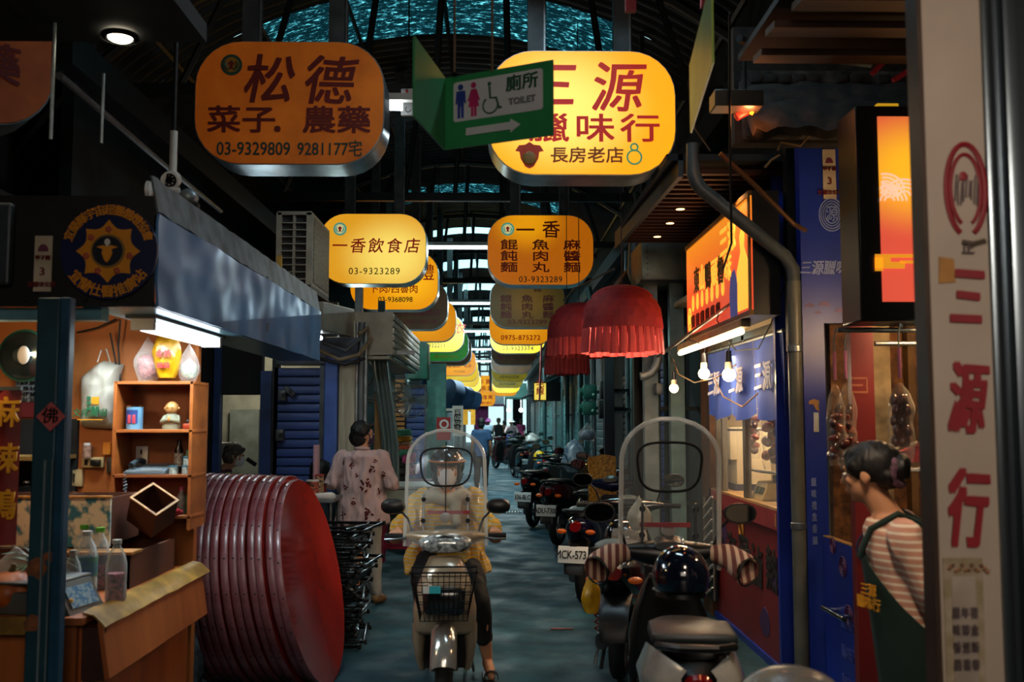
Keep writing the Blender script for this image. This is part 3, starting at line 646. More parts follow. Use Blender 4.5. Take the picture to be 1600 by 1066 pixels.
# conduits hanging at upper left
for k, (px, y0, y1, yy) in enumerate(((84, 85, 218, 4.0), (163, 80, 224, 4.6))):
    a, c2 = P(px, y0, yy), P(px, y1, yy)
    tag(B().cyl((a.x, a.y, 3.22), (a.x, a.y, c2.z), .008, seg=8).done('hanging_rod', GALV), ['thin metal rod hanging beside the cut off dim orange sign', 'thin metal rod hanging under the glowing downlight'][k], 'rod')
o = B().tube([P(92, 118, 4.3), P(250, 252, 6.0), P(345, 330, 8.0)], .018, 8).done('diagonal_conduit', GREYM); tag(o, 'long diagonal conduit running above the round badge', 'pipe')
# tube lamp under hood
t = thing('stall_tube_lamp', 'bright double fluorescent lamp under the blue steel hood', 'tube light', (-1.5, 4.86, 2.06))
B().bb(-1.60, -1.47, 4.30, 5.42, 2.035, 2.06).done('fixture', GREYM, t)
for s in (-.028, .028): B().cyl((-1.535 + s, 4.36, 2.005), (-1.535 + s, 5.36, 2.005), .018).done('tube', mat('stall_tube', '#fff', .4, emit='#e8f6ff', es=9), t)
for y in (4.34, 5.38): B().bb(-1.585, -1.485, y - .015, y + .015, 1.985, 2.035).done('end_socket', WHITE, t)
# security cameras
for k, (px, py, yy, rx) in enumerate(((272, 278, 5.2, 0), (262, 298, 5.0, 0))):
    if k == 0:
        p = P(px, py, yy); t = thing('security_camera', 'white bullet security camera hanging from a stem above the blue hood', 'camera', tuple(p))
        B().cyl(p + Vector((.0, -.07, -.03)), p + Vector((-.05, .12, .02)), .045, .05, 20).done('body', WHITE, t)
        B().cyl(p + Vector((.0, -.075, -.031)), p + Vector((0, -.07, -.03)), .036, seg=20).done('lens_plate', mat('lens_dark', '#15100f', .2), t)
        b = B()
        for q in range(8): b.ball(p + Vector((.024 * math.cos(q * PI / 4), -.077, -.031 + .024 * math.sin(q * PI / 4))), .0045, 6, 4)
        b.done('diode_ring', mat('led_grey', '#a89a90', .3), t)
        B().cyl(p + Vector((-.04, .1, .03)), p + Vector((-.04, .1, .28)), .02).done('stem', WHITE, t)
        B().cyl(p + Vector((-.04, .1, .28)), p + Vector((-.04, .1, 1.2)), .012).done('hanger_rod', DARK, t)
    else:
        p = P(px, py, yy); t = thing('camera_bracket', 'white plastic bracket arm just below the security camera', 'bracket', tuple(p))
        B().lathe([(.001, 0), (.05, 0), (.045, .02), (.02, .03)], p + Vector((-.10, 0, 0)), (1, 0, 0), 18).done('wall_plate', WHITE, t)
        B().cyl(p + Vector((-.08, 0, 0)), p + Vector((.06, 0, 0)), .017).done('arm', WHITE, t)
        B().ball(p + Vector((.1, .02, -.03)), (.05, .05, .045)).done('ball_joint', GALV, t); B().bb(p.x - .11, p.x + .15, p.y + .01, p.y + .05, 2.4, p.z - .06).done('base_block', DARK, t)

# ---------------------------------------------------------------- counter
orange = mat('orange_plywood', '#b4622a', .5, var=.25, scale=2, bump=.05, col2='#8a4318', stretch=(3, 3, .3))
darkply = mat('dark_stained_board', '#4a2616', .5, var=.3, scale=4, stretch=(1, 4, 1))
tape = mat('yellowed_tape', '#a8803a', .35, var=.35, scale=9, bump=.15)
t = thing('stall_counter', 'orange plywood stall counter with yellowed tape along its edge', 'counter', (-1.9, 4.5, 0))
B().bb(-3.6, -1.56, 3.86, 5.2, .82, .85).done('top', orange, t, bevel=.004)
B().bb(-3.6, -1.60, 3.90, 3.93, 0, .82).done('end_panel', orange, t)
B().bb(-1.61, -1.585, 3.93, 5.25, 0, .82).done('side_panel', orange, t)
for x in (-1.66, -1.98): B().bb(x - .008, x + .008, 3.885, 3.90, 0, .82).done('trim_strip', darkply, t)
b = B().grid(lambda u, v: Vector((-1.58 + .09 * v, 3.9 + 1.4 * u, .862 - .055 * v * v + .008 * noise.noise(Vector((u * 9, v * 3, 0))))), 24, 6).thick(.006); b.done('tape_strip', tape, t)
B().grid(lambda u, v: Vector((-3.6 + 1.9 * u, 3.84 - .015 * v, .858 - .06 * v + .01 * noise.noise(Vector((u * 9, v * 3, 5))))), 24, 4).thick(.006).done('tape_strip', tape, t)
b = B().box((-1.50, 4.56, .715), (.02, 1.3, .22), rot=(0, math.radians(-9), 0)).done('hanging_flap', orange, t, bevel=.003)
B().bb(-1.59, -1.50, 3.93, 3.94, .6, .8).done('flap_end', darkply, t)
# platform behind with compartments (brown boxes)
boxm = mat('dark_wood_box', '#5a2c16', .6, var=.3, scale=3, col2='#34180c'); rimm = mat('worn_box_edge', '#b07838', .6, var=.3, scale=20)
flor = mat('floral_paper_lining', '#d0c4a8', .6, var=.5, scale=16, col2='#2a6a7a', fac=(.40, .52))
t = thing('bin_counter', 'dark wooden bin with divided front beside the pink bottle', 'wooden bin', (-1.78, 4.8, .85))
B().bb(-1.98, -1.62, 4.5, 4.52, .85, 1.0).bb(-1.64, -1.62, 4.5, 5.12, .85, 1.0).bb(-2.0, -1.98, 4.5, 5.12, .85, 1.0).bb(-2.0, -1.62, 5.1, 5.12, .85, 1.0).done('sides', boxm, t)
B().bb(-2.0, -1.61, 4.49, 4.62, 1.0, 1.012).done('top_board', rimm, t)
for x in (-1.80,): B().bb(x - .004, x + .004, 4.493, 4.5, .86, .99).done('divider_strip', rimm, t)
for k, (xa, xb) in enumerate(((-2.42, -2.06), (-2.04, -1.76))):
    t = thing('lined_box', ['left of two open boxes papered in cream and blue flowers', 'right of two open boxes papered in cream and blue flowers'][k], 'box', ((xa + xb) / 2, 4.75, 1.02), group='papered boxes on the stall')
    B().bb(xa, xb, 4.62, 4.635, 1.02, 1.24).done('papered_front', flor, t)
    B().bb(xa, xa + .012, 4.635, 5.0, 1.02, 1.24).bb(xb - .012, xb, 4.635, 5.0, 1.02, 1.24).bb(xa, xb, 4.99, 5.0, 1.02, 1.24).bb(xa, xb, 4.635, 5.0, 1.02, 1.03).done('sides', boxm, t)
    B().bb(xa - .004, xb + .004, 4.612, 4.64, 1.24, 1.25).done('rim', rimm, t)
tag(B().bb(-2.9, -2.03, 4.6, 5.15, .85, 1.018).done('stacked_crate', boxm, bevel=.004), 'low dark crate under the papered boxes', 'crate')
c = P(238, 798, 4.80)
t = thing('tilted_box', 'empty brown wooden box tipped on its corner beside the papered boxes', 'box', tuple(c), rot=(math.radians(28), math.radians(30), math.radians(-14)))
M = Wm(t) @ Matrix.Scale(.66, 4); b = B()
for q in ((-.12, -.108, -.10, .10), (.108, .12, -.10, .10)): b.bb(q[0], q[1], q[2], q[3], -.11, .11)
b.bb(-.12, .12, -.11, -.10, -.11, .11).bb(-.12, .12, .10, .11, -.11, .11).bb(-.12, .12, -.1, .1, -.11, -.10)
b.bm.transform(M); b.done('sides', boxm, t)
b = B().bb(-.125, .125, -.115, -.10, .108, .118).bb(-.125, .125, .10, .115, .108, .118).bb(-.125, -.108, -.1, .1, .108, .118).bb(.108, .125, -.1, .1, .108, .118); b.bm.transform(M); b.done('rim', rimm, t)
# digital scale
t = thing('digital_scale', 'grey digital price scale with blue keypad on the stall counter', 'scale', (-1.73, 4.02, .85), rz=math.radians(-12)); M = Wm(t)
b = B().bb(-.17, .06, -.13, .13, .0, .085, bev=.012); b.bm.transform(M); b.done('base', mat('dull_grey_case', '#5c605c', .5, var=.2), t)
b = B().bb(-.17, .05, -.14, .15, .115, .125, bev=.004).bb(-.08, -.03, -.03, .03, .08, .12); b.bm.transform(M); b.done('weighing_plate', STEEL, t)
b = B().loft([[(-.17 + .17, -.13, .0), (.13, -.10, .0), (.13, .12, .0), (0, .13, 0)], [(0, -.13, .105), (.065, -.10, .115), (.065, .12, .115), (0, .13, .105)]]); b.bm.transform(M); b.done('console', mat('dull_grey_case', '#5c605c'), t, smooth=False)
b = B().box((.102, .01, .06), (.004, .17, .085), rot=(0, math.radians(-30), 0)); b.bm.transform(M); b.done('keypad', mat('blue_keypad', '#2a6a90', .4, var=.5, scale=60, col2='#7a98a0', fac=(.45, .55)), t)
b = B().ball((.105, -.065, .05), .011).bb(-.172, -.168, .0, .1, .02, .06); b.bm.transform(M); b.done('yellow_button', YEL, t)
# bottles
petm = clear('clear_pet', '#dce6e4', alpha=.18)
def bottle(px, py, yy, z, h, r, cap, fill, fillh, label, bandc=None):
    p = P(px, py, yy); t = thing('plastic_bottle', label, 'bottle', (p.x, yy, z), group='plastic bottles on the stall counter')
    c = (p.x, yy, z)
    B().lathe([(.001, 0), (r * .9, 0), (r, .01), (r, h * .25), (r * .96, h * .28), (r, h * .31), (r, h * .6), (r * .8, h * .75), (r * .4, h * .88), (r * .38, h * .93)], c, seg=20).done('body', petm, t)
    B().cyl((p.x, yy, z + h * .93), (p.x, yy, z + h), r * .45, seg=14).done('cap', cap, t)
    if fill: B().lathe([(.001, .004), (r * .92, .006), (r * .92, h * fillh), (.001, h * fillh)], c, seg=20).done('contents', fill, t)
    if bandc: B().lathe([(r * 1.02, h * .3), (r * 1.02, h * .6)], c, seg=20).done('wrapper', bandc, t)
gcap = mat('lime_cap', '#4fa02a', .4); wcap = mat('white_cap', '#b8b8b0', .4); pinkf = mat('pink_beans', '#a04a5a', .5, var=.6, scale=60, bump=.4)
bottle(181, 915, 4.22, .85, .25, .042, wcap, pinkf, .45, 'clear bottle of pink contents standing right of the scale')
bottle(135, 890, 4.36, .85, .27, .045, wcap, mat('pale_contents', '#8a8f84', .6), .3, 'clear bottle with green and blue wrapper behind the scale', mat('mango_wrapper', '#5a8a4a', .5, var=.6, scale=14, col2='#2a4a90'))
bottle(155, 885, 4.5, .85, .27, .043, gcap, pinkf, .4, 'lime-capped bottle of pinkish contents behind the scale')
bottle(130, 885, 4.62, .85, .27, .043, gcap, pinkf, .3, 'lime-capped bottle half hidden behind the wrapped bottle')
bottle(113, 900, 4.2, .85, .21, .035, wcap, pinkf, .3, 'small white-capped bottle just right of the blue-green post')
# ================================================================ stall back wall and shelf
struct(B().bb(-4.0, -1.60, 5.36, 5.42, 0, 2.45).done('wall_stall_back', mat('orange_painted_board', '#c0702e', .6, var=.2, scale=2, col2='#98521e'), smooth=False))
# dark shop cavity left of the panel join
SY = 5.34
woodm = mat('shelf_orange_wood', '#a85a1e', .5, var=.3, scale=3, stretch=(.4, 2, 3), col2='#7a3c12')
def sx(px, y=5.2): return P(px, 650, y).x
def sz(py, y=5.2): return P(250, py, y).z
t = thing('wall_shelf', 'orange wooden shelf unit with four open compartments on the stall back wall', 'shelf', (sx(250), 5.2, 1.0))
xl, xr = sx(190), sx(311)
B().bb(xl, xr, 5.335, 5.36, sz(822), sz(597)).done('back_board', mat('shelf_back', '#8a4a18', .6, var=.2), t)
for px in (190, 307): x = sx(px); B().bb(x - .006, x + .010, 5.10, 5.34, sz(825), sz(597)).done('side_board', woodm, t)
ZS = [sz(597), sz(671), sz(740), sz(803)]
for z in ZS: B().bb(xl, xr, 5.10, 5.34, z - .016, z).done('shelf_board', woodm, t, bevel=.002)
# can
p = P(210, 668, 5.2)
t = thing('tin_can', 'blue tin can with red fruit picture on the second shelf', 'can', (p.x, 5.2, ZS[1]))
B().cyl((p.x, 5.2, ZS[1]), (p.x, 5.2, ZS[1] + .118), .042, seg=28).done('body', mat('blue_tin', '#6fa0c0', .3, .3, var=.1), t)
B().lathe([(.0425, .03), (.0425, .10)], (p.x, 5.2, ZS[1]), seg=14, arc=1.8, start=3.6).done('label', mat('blue_label', '#25407e', .4), t)
B().bb(p.x - .02, p.x - .005, 5.154, 5.16, ZS[1] + .03, ZS[1] + .075, bev=.003).bb(p.x + .003, p.x + .02, 5.154, 5.16, ZS[1] + .03, ZS[1] + .075, bev=.003).done('fruit_picture', mat('pink_red_picture', '#b03a4a', .5), t)
B().lathe([(.038, .118), (.044, .122), (.044, .116)], (p.x, 5.2, ZS[1])).done('rim', CHROME, t)
# monk figurine
p = P(269, 668, 5.2); q = Vector((p.x, 5.19, ZS[1]))
t = thing('monk_figurine', 'small ceramic praying child monk figurine in grey robe on the second shelf', 'figurine', tuple(q))
robe = mat('grey_green_robe', '#7e7c66', .6, var=.15); skin_c = mat('tan_ceramic', '#c08a4e', .45, var=.1)
B().loft([[q + Vector((a * math.cos(w), .8 * a * math.sin(w), z)) for w in [k * PI / 8 for k in range(16)]] for a, z in ((.046, 0), (.048, .02), (.042, .05), (.03, .075), (.014, .085))]).done('robe', robe, t)
for s in (-1, 1): B().limb([q + Vector((s * .033, -.005, .062)), q + Vector((s * .04, -.02, .038)), q + Vector((s * .01, -.042, .048))], [.013, .014, .009], 10).done('sleeve', robe, t)
B().ball(q + Vector((0, -.002, .11)), (.034, .032, .034)).ball(q + Vector((-.034, 0, .108)), .008).ball(q + Vector((.034, 0, .108)), .008).done('head', skin_c, t)
B().ball(q + Vector((0, -.045, .055)), (.008, .01, .016)).done('hands', skin_c, t)
for s in (-1, 1): B().tube([q + Vector((s * .013 + .006 * k, -.0335, .112 - .002 * abs(k))) for k in (-1, 0, 1)], .0012, 5).done('eye', DARK, t)
p = P(294, 669, 5.2); q = Vector((p.x, 5.2, ZS[1]))
t = thing('lucky_charm', 'tiny red sitting ornament beside the monk figurine', 'ornament', tuple(q))
B().bb(q.x - .025, q.x + .025, 5.18, 5.22, q.z, q.z + .03, bev=.008).done('base', mat('red_orange_lacquer', '#a83a1c', .4), t)
B().ball(q + Vector((0, -.0, .04)), (.014, .014, .014)).done('head', mat('dark_brown_ornament', '#2a140c', .5), t)
# phone
p = P(232, 735, 5.15); q = Vector((p.x, 5.18, ZS[2]))
t = thing('desk_telephone', 'grey desk telephone with handset and coiled cord on the third shelf', 'telephone', tuple(q))
B().loft([[q + Vector((-.10, -.08, .0)), q + Vector((.10, -.08, 0)), q + Vector((.10, .08, 0)), q + Vector((-.10, .08, 0))], [q + Vector((-.10, -.08, .018)), q + Vector((.10, -.08, .018)), q + Vector((.10, .08, .05)), q + Vector((-.10, .08, .05))]]).done('body', mat('grey_blue_phone', '#5f6a72', .4), t, smooth=False, bevel=.004)
B().tube([q + Vector((-.075, -.07, .045)), q + Vector((-.07, -.03, .062)), q + Vector((-.065, .03, .07)), q + Vector((-.06, .07, .058))], [.016, .011, .011, .016], 10).done('handset', mat('dark_grey_phone', '#3a444a', .4), t)
B().bb(q.x - .02, q.x + .08, 5.10, 5.112, ZS[2] + .02, ZS[2] + .03).done('display', mat('phone_keys', '#9aa6aa', .4), t)
B().tube([q + Vector((-.10 + .01 * math.sin(k * 1.9), -.075 + .01 * math.cos(k * 1.9), .02 - k * .005)) for k in range(34)], .003, 5).done('coiled_cord', mat('grey_phone', '#6e787c'), t)
p = P(219, 714, 5.3)
t = thing('wall_socket', 'white vertical socket plate above the telephone', 'socket', (p.x, 5.33, p.z))
B().bb(p.x - .032, p.x + .032, 5.32, 5.334, p.z - .055, p.z + .055, bev=.004).done('plate', WHITE, t)
for dz in (.025, -.025): B().bb(p.x - .006, p.x + .004, 5.316, 5.32, p.z + dz - .012, p.z + dz + .012).done('outlet', DARK, t)
# bottles and tins right of third shelf
for k, (px, h, r, m, lb) in enumerate(((277, .17, .022, mat('dark_bottle', '#1c1614', .2), 'tall dark bottle at the right of the third shelf'), (291, .12, .018, mat('green_white_label', '#5a8a64', .4, var=.5, scale=50), 'green-labelled bottle at the right end of the third shelf'))):
    p = P(px, 738, 5.25); t = thing('small_bottle', lb, 'bottle', (p.x, 5.27, ZS[2]))
    B().lathe([(.001, 0), (r, 0), (r, h * .7), (r * .5, h * .85), (r * .5, h), (.001, h)], (p.x, 5.27, ZS[2])).done('body', m, t)
    B().lathe([(r * 1.03, h * .2), (r * 1.03, h * .6)], (p.x, 5.27, ZS[2])).done('label', mat('pale_round_label', '#b8b0a0', .5, var=.5, scale=60), t)
for k, (px, dz, lb) in enumerate(((272, 0, 'small round tin with green leaf picture on the third shelf'), (292, 0, 'small tin with oval label at the right end of the third shelf'), (294, .045, 'small green tin stacked on the tin with oval label'))):
    p = P(px, 738, 5.15); z = ZS[2] + dz; t = thing('small_tin', lb, 'tin', (p.x, 5.14, z))
    B().cyl((p.x, 5.14, z), (p.x, 5.14, z + .042), .022, seg=18).done('body', mat('white_tin', '#a8b0a8', .4, var=.4, scale=60), t)
    B().cyl((p.x, 5.14, z + .036), (p.x, 5.14, z + .043), .0235, seg=18).done('lid', mat('blue_green_lid', '#3a6a78', .4), t)
# plastic bags hanging over top shelf
def crumple_bag(name, label, c, w, d, h, m, cat='bag', seed=0, group=None, top=.35, parts=None):
    t = thing(name, label, cat, tuple(c), group=group)
    def fn(u, v):
        a = 2 * PI * u; k = (math.sin(PI * min(1, .12 + v * .9)) ** .6) * (1 - (1 - top) * v ** 2.2)
        r = 1 + .22 * noise.noise(Vector((math.cos(a) * 1.8 + seed, math.sin(a) * 1.8, v * 3))) + .10 * noise.noise(Vector((math.cos(a) * 5 + seed, math.sin(a) * 5, v * 8)))
        return Vector(c) + Vector((w / 2 * k * r * math.cos(a), d / 2 * k * r * math.sin(a), h * v))
    b = B().grid(fn, 28, 18); bmesh.ops.remove_doubles(b.bm, verts=b.bm.verts[:], dist=1e-5); b.done('film' if parts else 'body', m, t, ang=80)
    if parts: B().ball(Vector(c) + Vector((0, 0, h * .33)), (w * .36, d * .34, h * .28)).jitter(.008, 30).done('contents', parts, t)
    return t
film = clear('crinkled_film', '#e8e4e0', alpha=.10, rough=.2, edge=.5)
crumple_bag('plastic_bag', 'clear bag of pink sweets standing on the top shelf', (sx(228), 5.2, ZS[0]), .15, .12, .24, film, seed=3, parts=mat('dusty_pink_sweets', '#a85a5a', .5, var=.5, scale=70))
t = crumple_bag('plastic_bag', 'yellow bag printed with red characters on the top shelf', (sx(262), 5.17, ZS[0] + .02), .15, .10, .30, mat('yellow_film', '#c8900e', .3, var=.3, scale=10, coat=.4), seed=9, top=.7)
text('金箔', .04, at((sx(262), 5.105, ZS[0] + .14)), RED, t, bold=.03, brush=.04); text('福袋', .035, at((sx(262), 5.108, ZS[0] + .08)), RED, t, bold=.03, brush=.04)
crumple_bag('plastic_bag', 'clear bag with green and white contents at the right end of the top shelf', (sx(293), 5.2, ZS[0]), .12, .1, .2, film, seed=14, parts=mat('green_white_contents', '#4a6a48', .5, var=.6, scale=50, col2='#b8b8a8'))
crumple_bag('plastic_bag', 'crumpled red-pink plastic bag at the bottom shelf', (sx(248), 5.05, ZS[3] - .02), .34, .14, .11, mat('red_pink_film', '#b0303c', .25, var=.3, coat=.5), seed=21, top=.8)
for k, px in enumerate((283, 297)):
    p = P(px, 800, 5.2); t = thing('small_bottle', ['pink-capped bottle on the bottom shelf', 'green and white bottle at the right end of the bottom shelf'][k], 'bottle', (p.x, 5.2, ZS[3]))
    B().lathe([(.001, 0), (.022, 0), (.022, .09), (.01, .11), (.01, .13), (.001, .13)], (p.x, 5.2, ZS[3])).done('body', mat(['grey_bottle', 'green_bottle'][k], ['#7a7a78', '#4a7a4a'][k], .3, var=.4, scale=40), t)
    B().cyl((p.x, 5.2, ZS[3] + .12), (p.x, 5.2, ZS[3] + .14), .012).done('cap', [mat('pink_cap', '#b04a6a'), gcap][k], t)
# big white paper bag hanging left of shelf
W = lambda px, py, y=5.2: P(px, py, y)
t = thing('hanging_tote_bag', 'white tote bag with green and yellow square logo hanging on the orange wall', 'bag', tuple(W(150, 620, 5.2)))
out = [(118, 668), (172, 672), (181, 655), (182, 612), (176, 600), (183, 568), (152, 562), (138, 570), (118, 588)]
pts = [W(x, y, 5.24) for x, y in out]
c = sum(pts, Vector()) / len(pts)
def bagf(u, v):
    a = u * len(pts); i = int(a) % len(pts); f = a - int(a); e = pts[i].lerp(pts[(i + 1) % len(pts)], f)
    q = c.lerp(e, v); q.y = 5.335 - .11 * math.sqrt(max(0, 1 - v ** 3)) - .02 * noise.noise(q * 18) - (.018 * math.sin(q.z * 90 + q.x * 60) if q.z > 1.92 else 0); return q
B().grid(bagf, 54, 14).done('bag', mat('dull_white_cloth', '#b8b2a4', .7, var=.15, bump=.1), t, ang=80)
for i, (px, py, m) in enumerate(((136, 638, 1), (136, 630, 1), (136, 622, 1), (143, 638, 1), (150, 638, 1), (146.5, 626, 0), (144, 618, 0))):
    q = W(px, py, 5.2); s = .009 if i != 5 else .019
    if i == 6: continue
    B().bb(q.x - s, q.x + s, 5.218, 5.222, q.z - s, q.z + s).done('logo_square', [YEL, mat('logo_green', '#1c6a44', .5)][m], t)
text('文化廣場', .045, at(tuple(W(140, 646, 5.21))), mat('logo_green', '#1c6a44'), t, bold=.015, brush=.02, shear=.1)
q = W(140, 656, 5.2); B().bb(q.x - .07, q.x + .06, 5.216, 5.22, q.z - .002, q.z + .003).done('yellow_line', YEL, t)
B().tube([W(152, 566, 5.25), W(158, 548, 5.3), W(166, 546, 5.33), W(172, 566, 5.25)], .004, 6).done('handle', mat('dull_white_cloth', '#b8b2a4'), t)
# cables & outlets
for k, pl in enumerate((((188, 500), (183, 540), (186, 600), (184, 660), (195, 705), (197, 730)), ((172, 520), (178, 560), (182, 600)), ((120, 520), (150, 512), (180, 498)), ((184, 660), (178, 710), (176, 730)))):
    tag(B().tube([W(x, y, 5.3) + Vector((0, .02 * math.sin(i), 0)) for i, (x, y) in enumerate(pl)], .005, 6).done('power_cable', [WIRE, WIRE, WIRE, mat('pale_cable', '#a8a090')][k]), ['black cable looping down between the white tote bag and the shelf', 'black cable behind the top of the white tote bag', 'black cable running along the wall top above the tote bag', 'pale cable dropping to the wall outlets'][k], 'cable')
def outlet(px, py, w, h, m, label, plug=False, y=5.33):
    p = W(px, py, y); t = thing('wall_outlet', label, 'outlet', (p.x, y + .03, p.z))
    B().bb(p.x - w / 2, p.x + w / 2, y, y + .03, p.z - h / 2, p.z + h / 2, bev=.004).done('plate', m, t)
    B().bb(p.x - w * .35, p.x - w * .2, y - .003, y, p.z - h * .25, p.z + h * .25).done('slot', DARK, t)
    if plug: B().bb(p.x, p.x + w * .42, y - .03, y, p.z - h * .28, p.z + h * .28, bev=.004).done('plug', BLACK, t)
iv = mat('ivory_plastic', '#c0a878', .4)
outlet(144, 723, .115, .055, iv, 'ivory power strip with black plug on the orange wall', True)
outlet(120, 747, .055, .09, iv, 'yellowed wall plate below the power strip')
outlet(172, 727, .04, .08, mat('brown_breaker', '#3a2e20', .5), 'small brown breaker box right of the power strip')
outlet(187, 620, .035, .05, WHITE, 'small white junction at the right of the tote bag')
p = W(136, 702, 5.3); t = thing('glass_jar', 'small jar with pale lid standing on the power strip', 'jar', (p.x, 5.30, p.z - .04))
B().cyl((p.x, 5.30, p.z - .045), (p.x, 5.30, p.z + .02), .022).done('body', mat('pink_white_jar', '#b08a78', .4, var=.4, scale=50), t); B().cyl((p.x, 5.30, p.z + .02), (p.x, 5.30, p.z + .032), .018).done('lid', WHITE, t)
tag(B().bb(W(145, 712).x, W(157, 712).x, 5.33, 5.36, W(1, 712).z, W(1, 692).z).done('yellow_note', mat('amber_note', '#d8821c', .6)), 'amber square note stuck beside the small jar', 'note')
tag(B().bb(W(166, 770).x, W(184, 770).x, 5.34, 5.36, W(1, 770).z, W(1, 742).z).done('leaf_print', mat('green_leaf_print', '#28482a', .6, var=.7, scale=50, col2='#0c1a10')), 'small dark green leafy picture below the breaker box', 'picture')
# ---- far left of post: banner, fan, calendar, clock, pot, plant, pumpkin
ban = mat('red_banner_cloth', '#8a1c12', .6, var=.3, scale=4, col2='#6a0f0c')
p0, p1 = P(0, 610, 4.2), P(24, 830, 4.2)
t = thing('red_banner', 'red banner with gold characters hanging at the left edge', 'banner', (p0.x, 4.2, 1.2))
B().grid(lambda u, v: Vector((-2.42 + (p1.x + 2.42) * u, 4.2 + .012 * math.sin(u * 20), 1.08 + .64 * v)), 16, 6).done('cloth', ban, t)
for i, ch in enumerate('麻辣鴨'): text(ch, .13, at((p1.x - .055, 4.185, 1.62 - i * .19)), YEL, t, bold=.03, brush=.04)
B().bb(-2.42, p1.x + .004, 4.19, 4.21, 1.72, 1.735).done('rod', GREYM, t)
p = P(58, 560, 4.9); q = P(38, 556, 4.9)
t = thing('wall_fan_lamp', 'round chrome-faced fan at the left edge behind the post', 'fan', tuple(q))
B().lathe([(.001, -.03), (.04, -.035), (.05, -.02), (.1, -.01), (.12, 0), (.1, .03), (.001, .04)], q, (0, 1, 0), 28).done('reflector', mat('teal_chrome', '#7d8e8c', .15, .9, var=.4), t)
B().lathe([(.12, -.012), (.13, 0), (.12, .012)], q, (0, 1, 0), 28).done('rim', mat('green_plastic', '#2c6a5a', .4), t)
B().ball(q + Vector((.02, -.05, 0)), (.03, .012, .045)).done('badge', WHITE, t); B().cyl(q, (q.x - .1, 5.36, q.z), .02).done('arm', DARK, t)
t = thing('wall_calendar', 'wall calendar with grid of dates and red foot behind the post', 'calendar', (P(50, 620, 5.3).x, 5.33, 1.7))
a, c2 = P(24, 578, 5.33), P(66, 652, 5.33)
B().bb(a.x, c2.x, 5.34, 5.36, c2.z, a.z).done('sheet', mat('calendar_paper', '#8a8c8c', .6), t); B().bb(a.x, c2.x, 5.335, 5.345, c2.z, c2.z + .08).done('red_foot', mat('calendar_red', '#5a1418', .5), t)
text('\n'.join(['1 2 3 4 5 6', '7 8 9 10 11', '12 13 14 15', '16 17 18 19', '20 21 22 23']), .03, at(((a.x + c2.x) / 2, 5.334, a.z - .10)), DARK, t, bold=.02)
# dark rear shelf with pot
t = thing('back_shelf', 'dark back shelf with yellowish edges behind the red banner', 'shelf', (-2.4, 5.2, 1.1))
xa, xb = -2.95, P(66, 700, 5.15).x + .1
for py in (712, 772, 803): z = P(40, py, 5.15).z; B().bb(xa, xb, 5.0, 5.34, z - .02, z).done('shelf_board', mat('yellowish_board', '#8a6a34', .6), t)
B().bb(xa, xb, 5.33, 5.355, .9, 1.6).done('backing', NEARBLACK, t)
p = P(38, 765, 5.1); t = thing('cooking_pot', 'black cooking pot with steel knob on the back shelf', 'pot', (p.x, 5.12, P(1, 803, 5.15).z))
z = P(1, 803, 5.15).z
B().lathe([(.001, 0), (.085, 0), (.09, .02), (.09, .11)], (p.x, 5.12, z)).done('body', BLACK, t); B().lathe([(.092, .11), (.07, .135), (.02, .145), (.001, .146)], (p.x, 5.12, z)).done('lid', mat('dark_lid', '#2a2c2e', .2, .6), t)
B().ball((p.x, 5.12, z + .16), (.018, .018, .014)).done('knob', CHROME, t)
p = P(44, 750, 5.0); z2 = P(1, 772, 5.15).z
crumple_bag('plastic_bag', 'see-through bag of food on the counter left of the post', (P(22, 860, 4.1).x, 4.12, .85), .26, .2, .24, film, seed=31, parts=mat('brownish_food', '#8a6a44', .5, var=.5, scale=40))
# pumpkin and pineapple top
p = P(8, 950, 3.98); q = Vector((p.x, 4.02, .85)); t = thing('pumpkin', 'ribbed orange pumpkin on the counter at the left edge', 'pumpkin', tuple(q))
b = B().grid(lambda u, v: q + Vector((.115 * math.sin(PI * v) ** .8 * (1 + .06 * abs(math.cos(u * PI * 10))) * math.cos(2 * PI * u), .115 * math.sin(PI * v) ** .8 * (1 + .06 * abs(math.cos(u * PI * 10))) * math.sin(2 * PI * u), .075 - .075 * math.cos(PI * v))), 80, 14)
bmesh.ops.remove_doubles(b.bm, verts=b.bm.verts[:], dist=1e-5)
b.done('body', mat('pumpkin_skin', '#b05a18', .5, var=.3, scale=20, col2='#8a3e10'), t, ang=80); B().tube([q + Vector((0, 0, .145)), q + Vector((.01, 0, .18))], [.014, .009], 8).done('stem', mat('dry_stem', '#5a4a24', .8), t)
q = Vector((P(28, 900, 3.95).x, 4.13, .85)); t = thing('pineapple', 'pineapple with spiky dark green crown beside the pumpkin', 'pineapple', tuple(q))
B().ball(q + Vector((0, 0, .075)), (.055, .055, .075)).jitter(.004, 60).done('fruit', mat('pineapple_skin', '#8a6a24', .7, var=.6, scale=60), t)
leafm = mat('pineapple_leaf', '#3c5a30', .5, var=.4, scale=12, col2='#182a18')
for k in range(26):
    a = k * 2.4; tilt = .25 + .85 * (k % 9) / 9; L = .12 + .05 * random.random(); pts = []
    base = q + Vector((0, 0, .14))
    for j in range(5):
        f = j / 4; r = L * f * math.sin(tilt + f * .7); h = L * f * math.cos(tilt + f * .7) * 1.1
        pts.append(base + Vector((r * math.cos(a), r * math.sin(a), h)))
    side = Vector((-math.sin(a), math.cos(a), 0))
    B().loft([[p_ - side * wd, p_ + Vector((0, 0, .003)), p_ + side * wd, p_ - Vector((0, 0, .002))] for p_, wd in zip(pts, (.012, .014, .011, .006, .001))]).done('leaf', leafm, t)
